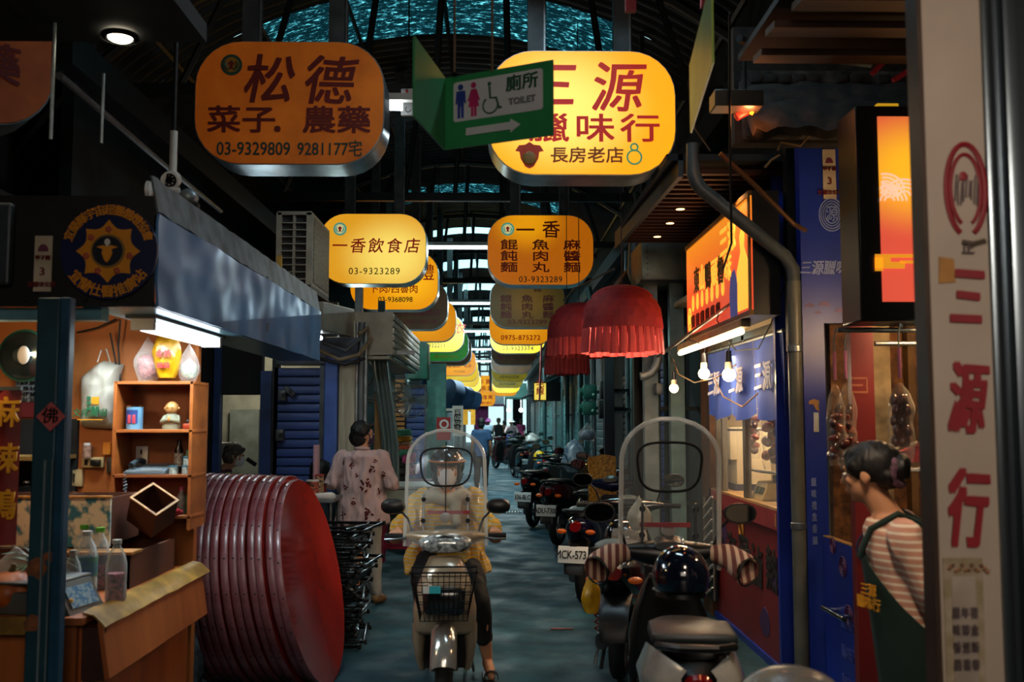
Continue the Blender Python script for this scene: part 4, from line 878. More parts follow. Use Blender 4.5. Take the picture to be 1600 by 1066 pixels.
tag(B().bb(-3.4, -2.45, 3.95, 4.2, .85, 1.06).done('produce_box', mat('pale_box', '#8a7a64', .7)), 'pale box on the counter at the far left edge', 'box')
# ================================================================ behind the stall: corridor to back room, shutter, pillars
YB = 9.3
def fx(px, y=YB): return P(px, 655, y).x
def fz(py, y=YB): return P(430, py, y).z
struct(B().bb(-3.4, fx(343), YB, YB + .1, 0, 3.0).done('wall_back_room_left', NEARBLACK, smooth=False))
struct(B().bb(fx(343), fx(408), YB, YB + .1, fz(617), 3.0).done('wall_back_room_lintel', NEARBLACK, smooth=False))
t = thing('door_1', 'dark blue-black door frame around the cream back room', None, (fx(420), YB, 0), kind='structure')
bluep = mat('blue_painted_frame', '#27457a', .45, .1, var=.3, scale=4, col2='#17294a')
B().bb(fx(408), fx(425), YB - .05, YB + .1, 0, fz(580)).done('jamb', bluep, t)
B().bb(fx(425), fx(434), YB - .03, YB + .1, 0, 3.0).done('inner_jamb', DARK, t)
B().bb(fx(335), fx(345), YB - .05, YB + .05, 0, 2.4).done('left_jamb', bluep, t)
# back room
struct(B().bb(-4.0, -1.9, 11.9, 12.0, 0, 3).done('wall_back_room', mat('cream_plaster', '#a8a690', .8, var=.15), smooth=False))
B_ = B().bb(P(352, 650, 11.6).x, P(398, 650, 11.6).x, 11.8, 11.88, 0, P(1, 640, 11.8).z); o = B_.done('door_2', mat('pale_grey_green_door', '#8a9286', .6)); struct(o)
z = P(350, 712, 10.6).z
t = thing('bowl_stack', 'white plastic basin stack on a shelf in the back room', 'bowls', (P(352, 700, 10.6).x, 10.6, z))
for k in range(3): B().lathe([(.05, 0), (.10, .07), (.11, .075), (.10, .065), (.05, .01)], (P(352, 700, 10.6).x, 10.6, z + .03 * k), seg=24).done('bowl', WHITE, t)
B().bb(P(340, 1, 10.6).x, P(362, 1, 10.6).x, 10.4, 10.9, z - .03, z).done('shelf', STEEL, t); B().bb(P(344, 1, 10.6).x, P(348, 1, 10.6).x, 10.4, 10.45, 0, z).done('shelf_leg', STEEL, t)
tag(B().box(P(393, 722, 9.9), (.11, .02, .04), rot=(0, .6, 0)).done('pan_handle', DARK), 'dark handle poking out near the seated masked person', 'utensil')
# blue shutter
slm = mat('blue_shutter_paint', '#2f4f92', .45, .1, var=.35, scale=5, col2='#203a70', bump=.05)
def shutter(label, x0, x1, y, z0, z1, m, pitch=.075, rz=0, cat='shutter', name='roller_shutter', origin=None):
    t = thing(name, label, cat, ((x0 + x1) / 2, y, z0), rz); M = Wm(t); w = (x1 - x0) / 2
    proto = None; n = int((z1 - z0) / pitch)
    for k in range(n):
        if proto is None:
            b = B(); b.loft([[(-w, 0 - yy, zz) for yy, zz in ((.0, .004), (.016, .012), (.020, pitch * .55), (.012, pitch * .92), (0, pitch * .98))], [(w, 0 - yy, zz) for yy, zz in ((.0, .004), (.016, .012), (.020, pitch * .55), (.012, pitch * .92), (0, pitch * .98))]])
            proto = b.done('slat', m); proto.parent = t
        else:
            q = proto.copy(); COL.objects.link(q); q.parent = t; q.location = (0, 0, k * pitch)
    b = B().bb(-w - .03, -w, -.03, .03, 0, z1 - z0).bb(w, w + .03, -.03, .03, 0, z1 - z0); b.bm.transform(M); b.done('guide_rail', GREYM, t)
    b = B().bb(-w, w, .01, .03, 0, z1 - z0); b.bm.transform(M); b.done('backing', DARK, t)
    return t
shutter('blue roller shutter beside the back room doorway', fx(434), fx(500), YB, 0, fz(575), slm, .083)
tag(B().bb(fx(500), fx(507), YB - .04, YB + .06, 0, 2.4).done('steel_channel', GREYM), 'grey steel channel at the right of the nearest blue shutter', 'channel')
tag(B().bb(fx(434), fx(560), YB - .1, YB + .2, fz(570), 2.35).done('shutter_box', mat('dark_blue_box', '#1c2a40', .5, var=.4)), 'dark blue housing above the nearest blue shutter', 'shutter box')
tag(B().bb(fx(509), fx(529), YB - .12, YB + .1, 0, fz(560)).done('blue_pillar', mat('pale_blue_pillar', '#3c62b0', .5, var=.2, scale=3), bevel=.01), 'bright blue square pillar left of the lady in floral shirt', 'pillar')
tag(B().bb(fx(530), fx(555), YB - .06, YB + .3, 0, fz(500)).done('cream_pillar', mat('cream_panel', '#a8a690', .6, var=.2, scale=6, stretch=(6, 1, .4)), bevel=.006), 'cream ribbed pillar behind the head of the lady in floral shirt', 'pillar')
for k, px in enumerate((557, 564, 571)): tag(B().cyl((fx(px), YB - .03, 0), (fx(px), YB - .03, 2.5), .017 if k != 1 else .025).done('standpipe', [GALV, mat('dull_pipe', '#5a6466', .5), GALV][k]), ['thin galvanised pipe against the cream pillar', 'thicker grey pipe between two thin ones behind the lady', 'thin galvanised pipe farthest right behind the lady'][k], 'pipe')
# little boxes on the shutter
for k, (px, py) in enumerate(((441, 618), (452, 612), (437, 680))):
    p = P(px, py, YB - .08); t_ = thing('switch_box', ['small grey switch box at the left edge of the nearest shutter', 'tilted grey camera-like box on the nearest shutter', 'lower grey switch box at the left edge of the nearest shutter'][k], 'switch box', (p.x, YB - .03, p.z))
    B().box((p.x, YB - .07, p.z), ((.07, .1, .1), (.12, .06, .05), (.07, .08, .11))[k], rot=(0, (.0, .7, 0)[k], 0), bev=.01).done('body', GREYM, t_); B().box((p.x + .02, YB - .12, p.z), (.03, .02, .04)).done('knob', DARK, t_)
# hanging plastic curtain right of lady
t = thing('plastic_curtain', 'gathered translucent plastic curtain hanging right of the lady in floral shirt', 'curtain', (P(598, 700, 9.6).x, 9.6, 0))
xc = P(598, 700, 9.6).x
B().grid(lambda u, v: Vector((xc - .10 + .16 * u + (.1 * (1 - v)) + .02 * math.sin(v * 5), 9.6 + .03 * math.sin(u * 26), .95 + 1.3 * v)), 40, 10).done('sheet', mat('milky_plastic', '#7f9694', .3, var=.25, scale=4, stretch=(8, 8, .5), coat=.4), t)
B().bb(xc - .2, xc + .3, 9.58, 9.62, 2.22, 2.26).done('rail', STEEL, t)
tag(B().bb(fx(577), fx(588), 9.7, 9.75, 0, 2.3).done('timber_board', mat('tan_board', '#b0824a', .6, var=.2)), 'tan vertical board beside the plastic curtain', 'board')
# ================================================================ right side: snack shop front
RX = 1.8
cred = mat('dark_red_laminate', '#7e2426', .45, var=.2, scale=2, col2='#6a1c20'); cobalt = mat('cobalt_blue_laminate', '#1f3aa6', .4, var=.2, scale=2, col2='#172c80')
cream = mat('warm_cream_wall', '#c9b48e', .7, var=.12, scale=3); alm = mat('aluminium_frame', '#8f8a80', .35, .7, var=.15)
inkm = mat('black_ink', '#14100e', .6)
yA, yB = PX(1225, 900, RX).y, PX(1130, 900, RX).y
zc = PX(1225, 800, RX).z
t = thing('snack_counter', 'dark red shop counter with black brush characters on its side', 'counter', (RX, 7.2, 0))
B().bb(RX, RX + .03, yA, yB + .25, .03, zc - .12).done('side_panel', cred, t)
B().bb(RX - .03, RX + .02, yA, yB + .35, zc - .13, zc).done('edge_board', mat('brick_red_board', '#8c2c30', .45), t, bevel=.004)
B().bb(RX - .03, RX + .55, yA, yB + .35, zc, zc + .015).done('top', mat('counter_top_tan', '#b08a5a', .4), t)
B().bb(RX - .02, RX, yA, yB + .25, 0, .05).done('kick_board', cobalt, t)
MX = lambda y, z, off=-.004: Matrix.Translation((RX + off, y, z)) @ Matrix.Rotation(-PI / 2, 4, 'Z')
for i, ch in enumerate('上海現滷熱'): text(ch, .30, MX(yB - .05 - i * .37 + .1, .60 - .03 * (i % 2)), inkm, t, bold=.03, brush=.07, name='brush_character')
for k in range(4):
    r_ = .03 + .02 * k; B().tube([(RX - .004, 7.35 + r_ * .8 * math.cos(a), .80 + r_ * math.sin(a)) for a in [q * PI / 12 for q in range(25)]], .003, 4).done('ring_mark', mat('ochre_print', '#b07a28', .5), t)
for k, (y, z, r) in enumerate(((6.75, .25, .12), (7.9, .7, .1), (8.2, .4, .13), (6.5, .55, .06))):
    B().prism([(r * (1 + .5 * noise.noise(Vector((a, k, 2)))) * math.cos(a), r * .8 * math.sin(a)) for a in [q * PI / 8 for q in range(16)]], .002, MX(y, z, -.003)).done('violet_patch', mat('violet_print', '#472a5a', .5), t)
for y in (6.32, 7.95, 6.9): B().bb(RX - .034, RX - .03, y, y + .025, zc - .1, zc - .02).done('tan_mark', mat('tan_mark', '#c08a4a', .5), t)
# louvre grid at far end of counter
t = thing('louvre_grille', 'white louvred grille between the red counter and the parked scooter', 'grille', (RX - .05, 8.55, .3))
z0, z1 = .15, .95
B().bb(RX - .06, RX - .05, 8.05, 8.07, z0, z1).bb(RX - .06, RX - .05, 8.38, 8.40, z0, z1).done('frame', alm, t)
for k in range(9): B().box((RX - .06, 8.22, z0 + .05 + k * .09), (.02, .33, .012), rot=(-.35, 0, 0)).done('louvre', WHITE, t)
B().bb(RX - .04, RX - .03, 8.05, 8.4, z0, z1).done('backing', BLACK, t)
# window wall: frames, glass, cream interior
zt = PX(1225, 505, RX).z
t = thing('window_1', 'aluminium framed shop window over the red counter', None, (RX, 7.2, zc), kind='structure')
for px in (1123, 1132, 1166, 1224): y = PX(px, 700, RX).y; B().bb(RX - .02, RX + .02, y - .02 - .04 * (px == 1166), y + .02, zc + .015, zt).done('window_frame', alm, t)
B().bb(RX - .02, RX + .02, yA, yB + .3, zt - .03, zt + .02).done('window_frame', alm, t)
gl = clear('window_glass', '#ffffff', alpha=.015, rough=.02, edge=.10)
B().bb(RX - .002, RX + .002, yA, yB, zc + .02, zt - .03).done('pane', gl, t)
struct(B().bb(2.5, 2.55, 6.2, 8.9, 0, 2.6).done('wall_snack_back', cream, smooth=False)); struct(B().bb(RX, 2.5, 8.45, 8.5, 0, 2.6).done('wall_snack_far', cream, smooth=False))
struct(B().bb(1.97, 2.5, 6.0, 6.05, 0, 2.6).done('wall_snack_near', cream, smooth=False)); struct(B().bb(RX - .2, 2.6, 6.0, 8.9, 2.6, 2.64).done('ceiling_snack', cream, smooth=False))
struct(B().bb(RX - .03, RX + .03, yB + .28, yB + .62, 0, 2.5).done('wall_wooden_strip', mat('brown_old_timber', '#6a4426', .7, var=.4, scale=6, stretch=(1, 1, .3), col2='#3a2414', bump=.2), smooth=False))
# rice cooker / water dispenser
q = Vector((2.02, 8.08, zc + .015))
t = thing('water_dispenser', 'tall cream water dispenser with small red button inside the shop window', 'dispenser', tuple(q))
wm_ = mat('cream_appliance', '#d8c8a4', .35, var=.05)
B().bb(q.x - .12, q.x + .16, q.y - .19, q.y + .19, q.z, q.z + .50, bev=.02).done('body', wm_, t)
B().bb(q.x - .17, q.x - .11, q.y - .19, q.y + .19, q.z + .24, q.z + .50, bev=.012).done('front_panel', wm_, t)
B().bb(q.x - .175, q.x + .16, q.y - .195, q.y + .195, q.z + .47, q.z + .485).done('lid_line', mat('navy_trim', '#2a3048', .4), t)
B().bb(q.x - .14, q.x + .165, q.y - .195, q.y + .195, q.z, q.z + .05).done('base', mat('navy_trim', '#2a3048'), t)
for k, m in enumerate((RED, mat('blue_button', '#24406a', .4))): B().bb(q.x - .178, q.x - .17, q.y - .11 + k * .12, q.y - .06 + k * .12, q.z + .29, q.z + .33).done('button', m, t)
B().cyl((q.x - .14, q.y - .05, q.z + .20), (q.x - .14, q.y - .05, q.z + .24), .008).done('spout', CHROME, t)
text('熱水', .04, at((q.x - .176, q.y, q.z + .40), rz=-PI / 2), mat('orange_label', '#d08a2a'), t, bold=.02)
# scale
q = Vector((1.95, PX(1208, 775, 1.95).y, zc + .015)); t = thing('price_scale', 'cream electronic price scale with three dark displays on the shop counter', 'scale', tuple(q))
B().loft([[q + Vector(v) for v in ((-.12, -.15, 0), (.12, -.15, 0), (.12, .15, 0), (-.12, .15, 0))], [q + Vector(v) for v in ((-.07, -.14, .12), (.11, -.14, .13), (.11, .14, .13), (-.07, .14, .12))]]).done('body', mat('yellowed_scale', '#c8ac6a', .4), t, smooth=False, bevel=.006)
for k in range(3): B().box(q + Vector((-.100, -.09 + k * .075, .065)), (.006, .055, .05), rot=(0, .38, 0)).done('display', mat('display_dark', '#2a3a30', .2), t)
B().cyl(q + Vector((.02, 0, .12)), q + Vector((.02, 0, .17)), .02).done('stalk', DARK, t); B().box(q + Vector((.0, .02, .185)), (.26, .34, .015), rot=(0, .12, 0), bev=.006).done('pan', STEEL, t)
tag(B().bb(q.x + .1, q.x + .11, q.y - .06, q.y + .04, zc + .18, zc + .27).bb(q.x + .1, q.x + .11, q.y - .01, q.y, zc, zc + .18).done('price_card', mat('pale_green_card', '#b8c08a', .6)), 'pale green price card standing behind the cream scale', 'card')
t = thing('grinder_jar', 'smoky jar with dark lid at the right of the shop window', 'jar', (2.2, 6.6, 1.35))
B().cyl((2.2, 6.45, 1.22), (2.2, 6.45, 1.42), .06).done('body', mat('smoky_jar', '#8a7a5a', .2), t); B().cyl((2.2, 6.45, 1.42), (2.2, 6.45, 1.46), .075).done('lid', DARK, t); B().bb(2.1, 2.5, 6.38, 6.52, 1.18, 1.22).done('bracket', STEEL, t)
# hooks and hanging meat bags
def hook(px, py, x, label, r=.03):
    p = PX(px, py, x); tag(B().tube([p + Vector((0, 0, .10)), p + Vector((0, 0, .02))] + [p + Vector((0, r - r * math.cos(a), -r * math.sin(a) + .0)) for a in (.4, 1.2, 2, 2.8, 3.5)], .0045, 6).done('meat_hook', STEEL), label, 'hook', 'steel hooks in the shop window')
for i, (px, py) in enumerate(((1140, 650), (1198, 648), (1142, 618), (1205, 612))): hook(px, py, 1.86, ['steel hook at the left of the snack shop window', 'steel hook right of the hanging sausage bag', 'upper left steel hook below the blue curtain', 'upper right steel hook below the blue curtain'][i])
meatc = mat('dark_cured_sausage', '#5a1f1a', .35, var=.6, scale=30, col2='#2a0e10', coat=.5)
meat2 = mat('red_amber_meat', '#a8452a', .3, var=.5, scale=24, col2='#5a1c16', coat=.6)
bagm = clear('shiny_clear_bag', '#f4e8d8', alpha=.05, rough=.06, edge=.35); pinks = mat('pink_plastic_string', '#d07aa0', .5)
def hanging_meat(label, x, y, zt_, zb, w, kind, ties=1, group='clear bags of cured meat hung on hooks'):
    """vertical clear bag: sausages in the upper part, bunched red meat at the bottom"""
    t = thing('meat_bag', label, 'meat bag', (x, y, zt_), group=group); h = zt_ - zb; sd = x * 7 + y * 3
    for s in range(ties):
        ox = (s - (ties - 1) / 2) * .05
        B().tube([(x + ox, y, zt_ + .16), (x + ox * 1.1, y, zt_ + .02)], .008, 6).done('pink_string', pinks, t)
    if kind == 'sausage':
        for k in range(3):
            for j in range(5):
                B().ball((x + (k - 1) * w * .22, y + .012 * (-1) ** (k + j), zt_ - h * (.22 + .13 * j)), (w * .17, w * .17, h * .08), 10, 8, rot=(.1 * (k - 1), .15 * (-1) ** j, 0)).done('sausage', meatc, t)
    else:
        for k in range(9):
            B().ball((x + w * .25 * math.sin(k * 2.1 + sd), y + .02 * math.cos(k * 1.7), zt_ - h * (.35 + .065 * k)), (w * .26, w * .2, h * .1), 10, 7, rot=(k, k * .7, 0)).jitter(.008, 25).done('meat_piece', meat2 if k % 2 else meatc, t)
    def fn(u, v):
        a = 2 * PI * u; k = (.10 + .9 * math.sin(min(1, v * 2.6) * PI / 2) ** .8) * (1 if v < .9 else 1 - (v - .9) * 2)
        r = 1 + .25 * noise.noise(Vector((math.cos(a) * 2.2 + sd, math.sin(a) * 2.2, v * 5)))
        return Vector((x + w / 2 * k * r * math.cos(a), y + w * .35 * k * r * math.sin(a), zt_ - h * v))
    B().grid(fn, 26, 20).done('bag', bagm, t, ang=80)
hanging_meat('narrow clear bag of cured meat left of the window mullion', 1.95, 7.55, 1.80, 1.30, .12, 'm')
hanging_meat('clear bag of cured meat hanging right of the window mullion', 1.92, 6.92, 1.75, 1.25, .14, 'm')
# rear of blue noren curtain
noren = mat('blue_cotton', '#3a5ab8', .8, var=.15, scale=3, col2='#2c48a0')
nt = thing('noren_curtain', 'blue shop curtain with white characters over the snack counter', 'curtain', (RX - .05, 7.1, 2.1))
y0, y1 = PX(1225, 560, 1.72).y, PX(1106, 560, 1.72).y
def nor(u, v):
    y = y0 + (y1 - y0) * u; z = 2.12 - .48 * v - .05 * v * abs(math.sin(u * PI * 3))
    return Vector((1.72 + .025 * math.sin(u * 22) * v + .01 * math.sin(u * 47) * v, y, z))
for k in range(3):
    B().grid(lambda u, v: nor((k + .01 + .98 * u) / 3, v), 30, 10).done('cloth_panel', noren, nt)
    text('三源', .2, Matrix.Translation((1.685, y0 + (y1 - y0) * (k + .5) / 3, 1.86)) @ Matrix.Rotation(-PI / 2, 4, 'Z'), mat('white_dye', '#d0cce0', .8), nt, bold=.03, brush=.08)
B().cyl((1.72, y0, 2.13), (1.72, y1, 2.13), .012).done('rod', STEEL, nt)
# orange lightbox sign along the shop
ya, yb = 5.78, 7.75; zb_, zt_ = 2.24, 2.92; OX = 1.5
t = thing('orange_lightbox', 'long glowing orange and red lightbox sign above the snack counter', 'sign', (OX, (ya + yb) / 2, (zb_ + zt_) / 2))
B().bb(OX + .01, OX + .17, ya, yb, zb_ - .03, zt_ + .03).done('casing', BLACK, t)
for z in (zb_ - .03, zt_): B().bb(OX - .012, OX + .01, ya, yb, z, z + .03).done('frame_bar', mat('gold_brown_frame', '#6a4a1c', .4, .5), t)
B().bb(OX - .012, OX + .01, ya, ya + .03, zb_, zt_).done('frame_bar', mat('gold_brown_frame', '#6a4a1c'), t)
f = B().bb(OX, OX + .01, ya, yb, zb_, zt_).done('face', None, t, smooth=False)
m = mat('orange_red_backlit_print', '#c0401c', .4); n = m.node_tree.nodes; l = m.node_tree.links; bs = n['Principled BSDF']
tc = n.new('ShaderNodeTexCoord'); sp = n.new('ShaderNodeSeparateXYZ'); l.new(tc.outputs['Object'], sp.inputs[0])
rp = n.new('ShaderNodeValToRGB'); mr = n.new('ShaderNodeMapRange'); mr.inputs[1].default_value = -.34; mr.inputs[2].default_value = .34; l.new(sp.outputs['Z'], mr.inputs[0])
e = rp.color_ramp.elements; e[0].color = (*lin('#c83c28'), 1); e[1].color = (*lin('#ee8a1e'), 1); x_ = e.new(.5); x_.color = (*lin('#dc5024'), 1)
l.new(mr.outputs[0], rp.inputs[0]); l.new(rp.outputs[0], bs.inputs['Emission Color']); bs.inputs['Emission Strength'].default_value = 1.0
f.data.materials.clear(); f.data.materials.append(m)
Lx = lambda y, z: Matrix.Translation((OX - .004, y, z)) @ Matrix.Rotation(-PI / 2, 4, 'Z')
yl = mat('glowing_yellow_print', '#f8c040', .5, emit='#f8c040', es=.9); gnp = mat('dark_olive_print', '#4a4010', .5); bp_ = mat('blue_figure_print', '#3a4a8a', .5, emit='#3a4a8a', es=.4)
text('三源', .22, Lx(6.35, 2.75), yl, t, bold=.04, brush=.05)
for i, ch in enumerate('東山鴨頭魯味'): text(ch, .20, Lx(7.35 - i * .20, 2.62 - .01 * i), [gnp, yl][i % 2], t, bold=.03, brush=.06, name='brush_character')
for i in range(7): B().prism([(.045 * math.cos(a) , .06 * math.sin(a) * (1.3 if a < PI else .8)) for a in [q * PI / 6 for q in range(12)]], .002, Lx(7.5 - i * .165, 2.46)).done('drop_mark', yl, t)
for i in range(6): text('鴨翅', .10, Lx(7.5 - i * .17, 2.33), mat('dark_maroon_lit', '#7a1a14'), t, bold=.03, name='menu_character', sx=.6)
B().prism([(-.13, -.3), (.12, -.3), (.16, -.05), (.05, .08), (.07, .17), (.0, .22), (-.06, .16), (-.04, .06), (-.14, -.05)], .002, Lx(5.98, 2.56)).done('figure_mark', yl, t)
B().prism([(-.08, -.2), (.10, -.2), (.12, .0), (.04, .1), (-.06, .08), (-.1, -.05)], .002, Lx(6.22, 2.44)).done('figure_mark', bp_, t)
B().tube([(OX - .006, 7.62 + .05 * math.cos(a), 2.36 + .09 * math.sin(a)) for a in [q * PI / 10 for q in range(21)]], .006, 5).done('ring_mark', yl, t)
text('古早味', .08, Lx(7.62, 2.36), yl, t, bold=.02, sx=.5)
# warm tube under it
t = thing('warm_tube_lamp', 'warm white tube lamp along the foot of the orange lightbox', 'tube light', (1.52, 7.1, 2.2))
B().bb(1.50, 1.56, 6.05, 8.2, 2.165, 2.21).done('fixture', mat('warm_white_fixture', '#c8a878', .4), t)
B().cyl((1.515, 6.1, 2.14), (1.515, 8.15, 2.14), .02).done('tube', mat('warm_tube', '#fff', .4, emit='#ffe2b0', es=7), t)
# rod with bulbs
ra, rb = P(1028, 557, 8.3), P(1152, 468, 6.2)
tag(B().tube([ra, rb], .013, 8).done('hanging_rod', mat('dull_chrome_rod', '#8a8078', .3, .8)), 'slanting metal rod carrying the bare bulbs', 'rod')
glow = mat('bulb_glow', '#fff', .3, emit='#ffe0a8', es=14)
for k, (px, py, y, r, lb) in enumerate(((1053, 607, 7.9, .036, 'smallest bare bulb, lowest on the left of the three'), (1100, 584, 7.3, .042, 'middle bare bulb under the slanting rod'), (1139, 586, 6.6, .045, 'largest bare bulb, nearest the blue curtain'))):
    p = P(px, py, y); f_ = (y - 8.3) / (6.2 - 8.3); tp = ra.lerp(rb, f_)
    t = thing('bare_bulb', lb, 'light bulb', tuple(p), group='bare bulbs hung over the alley side')
    B().ball(p, (r, r, r), 16, 12).done('glass', glow, t); B().cyl(p + Vector((0, 0, r * .7)), p + Vector((0, 0, r * 1.9)), r * .62, r * .55).done('collar', mat('bulb_collar', '#c8b090', .4), t)
    B().cyl(p + Vector((0, 0, r * 1.9)), p + Vector((0, 0, r * 3.6)), r * .5, r * .4).done('socket', BLACK, t)
    B().tube([p + Vector((0, 0, r * 3.5)), p + Vector((.02, 0, r * 5)), tp + Vector((-.01, 0, -.05)), tp], .004, 6).done('cord', WIRE, t)
    light('bare_bulb_light', 'POINT', tuple(p + Vector((-.05, -.06, -.03))), [3, 5, 7][k], (1, .74, .45), .04)
for k, pl in enumerate((((1052, 562, 8), (1060, 585, 7.9), (1085, 598, 7.6), (1120, 590, 7), (1150, 570, 6.6)), ((1136, 530, 6.8), (1150, 548, 6.6), (1185, 545, 6.3), (1205, 505, 6.1), (1232, 430, 5.9)), ((1115, 590, 7), (1130, 620, 6.8), (1160, 636, 6.6), (1190, 610, 6.4)))):
    tag(B().tube([P(a, b_, c_) for a, b_, c_ in pl], .005, 6).done('sagging_cord', WIRE if k == 1 else mat('tan_cord', '#8a6a40', .6)), ['tan twisted cord linking the bare bulbs', 'black cord looping from the bulbs up to the downpipe', 'tan cord sagging in front of the blue curtain'][k], 'cord')
# slatted soffit with spots
t = thing('slatted_canopy', 'dark slatted canopy with small glowing spots above the orange lightbox', 'canopy', (1.4, 7.2, 3.1))
br = mat('dark_red_brown_slat', '#3a1c16', .5, var=.3, scale=8, stretch=(.3, 2, 2))
k = 0; y = 5.95
while y < 8.4: B().bb(1.10 - (y - 5.95) * .03, 1.95, y, y + .045, 3.09, 3.12).done('slat', br, t); y += .13
B().bb(1.03, 1.95, 5.9, 8.45, 3.16, 3.20).done('top_board', NEARBLACK, t)
B().loft([[Vector((1.10, 5.9, z)) for z in (3.06, 3.2)] + [Vector((1.13, 5.9, z)) for z in (3.2, 3.06)], [Vector((1.02, 8.45, z)) for z in (3.06, 3.2)] + [Vector((1.05, 8.45, z)) for z in (3.2, 3.06)]]).done('edge_board', mat('slate_edge', '#2c3436', .5), t, smooth=False)
for i, (px, py) in enumerate(((1063, 327), (1047, 349), (1027, 370), (1070, 328), (1088, 300))[:3]):
    p = PZ(px, py, 3.085); tt = thing('canopy_spotlight', ['nearest of three small orange spots under the slatted canopy', 'middle of three small orange spots under the slatted canopy', 'farthest of three small orange spots under the slatted canopy'][i], 'spotlight', tuple(p), group='small spots in the slatted canopy')
    B().lathe([(.03, 0), (.04, .0), (.04, .03), (.03, .03)], p, seg=16).done('bezel', DARK, tt); B().cyl(p + Vector((0, 0, -.002)), p + Vector((0, 0, .02)), .03).done('lens', mat('amber_spot', '#fff', .4, emit='#ffb070', es=6), tt)
# downpipe
t = thing('downpipe', 'grey downpipe with elbows crossing in front of the orange lightbox', 'pipe', (1.75, 5.72, 0))
pp = mat('grey_pvc_pipe', '#4a5254', .4, var=.2)
q0, q1, q2, q3 = P(1082, 225, 5.65), P(1083, 285, 5.65), P(1236, 408, 5.65), P(1240, 440, 5.65)
B().tube([q0, q1 + Vector((0, 0, .06)), q1 + Vector((.02, 0, 0)), q1 + (q2 - q1) * .08, q1 + (q2 - q1) * .94, q2 + Vector((.01, 0, -.05)), q3], [.036, .040, .042, .040, .038, .040, .036], 16).done('diagonal_run', pp, t)
B().tube([q3, Vector((q3.x, q3.y, 0))], .040, 16).done('vertical_run', mat('painted_grey_pipe', '#66665c', .4, var=.2, scale=5), t)
for z in (2.0, 1.0): B().lathe([(.041, -.02), (.046, -.015), (.046, .015), (.041, .02)], (q3.x, q3.y, z)).done('collar', STEEL, t)
# wood strip bits right of pipe, dark upright
tag(B().bb(1.70, 1.95, 6.02, 6.06, 0, 3.1).done('blue_post', cobalt), 'cobalt blue post edge directly behind the grey downpipe', 'post')
struct(B().bb(1.72, 1.80, 5.78, 5.86, 2.0, 4.0).done('trim_1', DARK, smooth=False))
# blue frontal pillar face x 1258-1335
ybl = 5.62
xa, xb, xc2 = P(1256, 600, ybl).x, P(1290, 600, ybl).x, P(1332, 600, ybl).x
t = thing('blue_pillar', 'cobalt blue printed shop pillar with rings and small white sticker', 'pillar', (xa, ybl, 0))
z5 = P(1290, 505, ybl).z
B().bb(xa, xb, ybl, ybl + .08, 0, 3.2).done('narrow_face', cobalt, t)
B().bb(xb, xc2, ybl + .001, ybl + .08, z5, 3.2).done('header_face', cobalt, t)
p = P(1300, 335, ybl - .01)
for r_ in (.05, .065, .08, .095): B().tube([(p.x + r_ * .75 * math.cos(a), ybl - .003, p.z + r_ * math.sin(a)) for a in [q * PI / 14 for q in range(29)]], .0035, 4).done('ring_mark', mat('pale_blue_print', '#8a9ad0', .5), t)
text('源', .1, at((p.x, ybl - .004, p.z), 0), mat('pale_blue_print', '#8a9ad0'), t, brush=.03, sx=.7)
text('三源臘味行', .085, at((P(1295, 420, ybl).x, ybl - .004, P(1295, 420, ybl).z)), mat('pale_blue_print', '#8a9ad0'), t, brush=.06, bold=.02, sx=.8, shear=.2)
for i, (px, py, r) in enumerate(((1265, 480, .03), (1288, 478, .035), (1312, 488, .03), (1278, 490, .02))):
    p = P(px, py, ybl); B().prism([(p.x + r * math.cos(a), p.z + r * .8 * math.sin(a)) for a in [q * PI / 6 for q in range(7)]], .002, at((0, ybl - .003, 0))).done('cloud_mark', mat('mauve_cloud', '#5a3a7a', .5), t)
p = P(1276, 660, ybl); B().bb(p.x - .018, p.x + .012, ybl - .006, ybl, p.z - .055, p.z + .055, bev=.004).done('sticker', WHITE, t)
text('臘\n味\n禮\n盒\n香\n腸', .05, at((P(1272, 800, ybl).x, ybl - .004, P(1272, 800, ybl).z)), mat('pale_blue_print', '#8a9ad0'), t, bold=.01, line=1.3, sx=.6)
p = P(1272, 632, ybl); B().prism([(p.x + a, p.z + c_) for a, c_ in ((-.03, .02), (.0, .03), (.03, .02), (.025, -.01), (.03, -.04), (.01, -.03), (-.005, 0), (-.03, 0))], .002, at((0, ybl - .003, 0))).done('peeled_patch', mat('tan_mark', '#c08a4a'), t)
notice(1296, 272, 5.612, .075, .29, 'tall cream notice with purple umbrella on the blue pillar at right')
# low blue gate
gy0, gy1 = PX(1340, 900, RX).y, PX(1288, 900, RX).y
zg = PX(1300, 843, RX).z
t = thing('blue_gate', 'low cobalt blue gate with chrome handle beside the woman in apron', 'gate', (RX, gy0, 0))
B().bb(RX, RX + .03, gy0, gy1, .04, zg).done('panel', cobalt, t)
B().bb(RX - .002, RX + .032, gy0, gy1, zg, zg + .006).done('edge_strip', mat('tan_mark', '#c08a4a'), t)
mrm = mat('maroon_ring_print', '#5a2050', .5)
for (y, z, rr) in ((gy0 + .2, zg - .12, .05), (gy0 + .13, zg - .36, .055), (gy0 + .35, zg - .03, .04)):
    for k_ in range(3): B().tube([(RX - .003, y + rr * (1 - k_ * .3) * math.cos(a), z + rr * (1 - k_ * .3) * math.sin(a)) for a in [q * PI / 9 for q in range(19)]], .004, 4).done('ring_mark', mrm, t)
for z_ in (.55, .4, .25): text('臘味行', .075, MX(gy0 + .14, z_), mat('faint_blue_print', '#4a5ab0', .5), t)
zh = PX(1305, 950, RX).z
hb = thing  # handle as part with sub-part
h_ = B().tube([(RX - .06, gy0 + .36, zh), (RX - .06, gy0 + .03, zh)], .014, 12).done('handle', CHROME, t); h_['label'] = 'chrome bar handle'
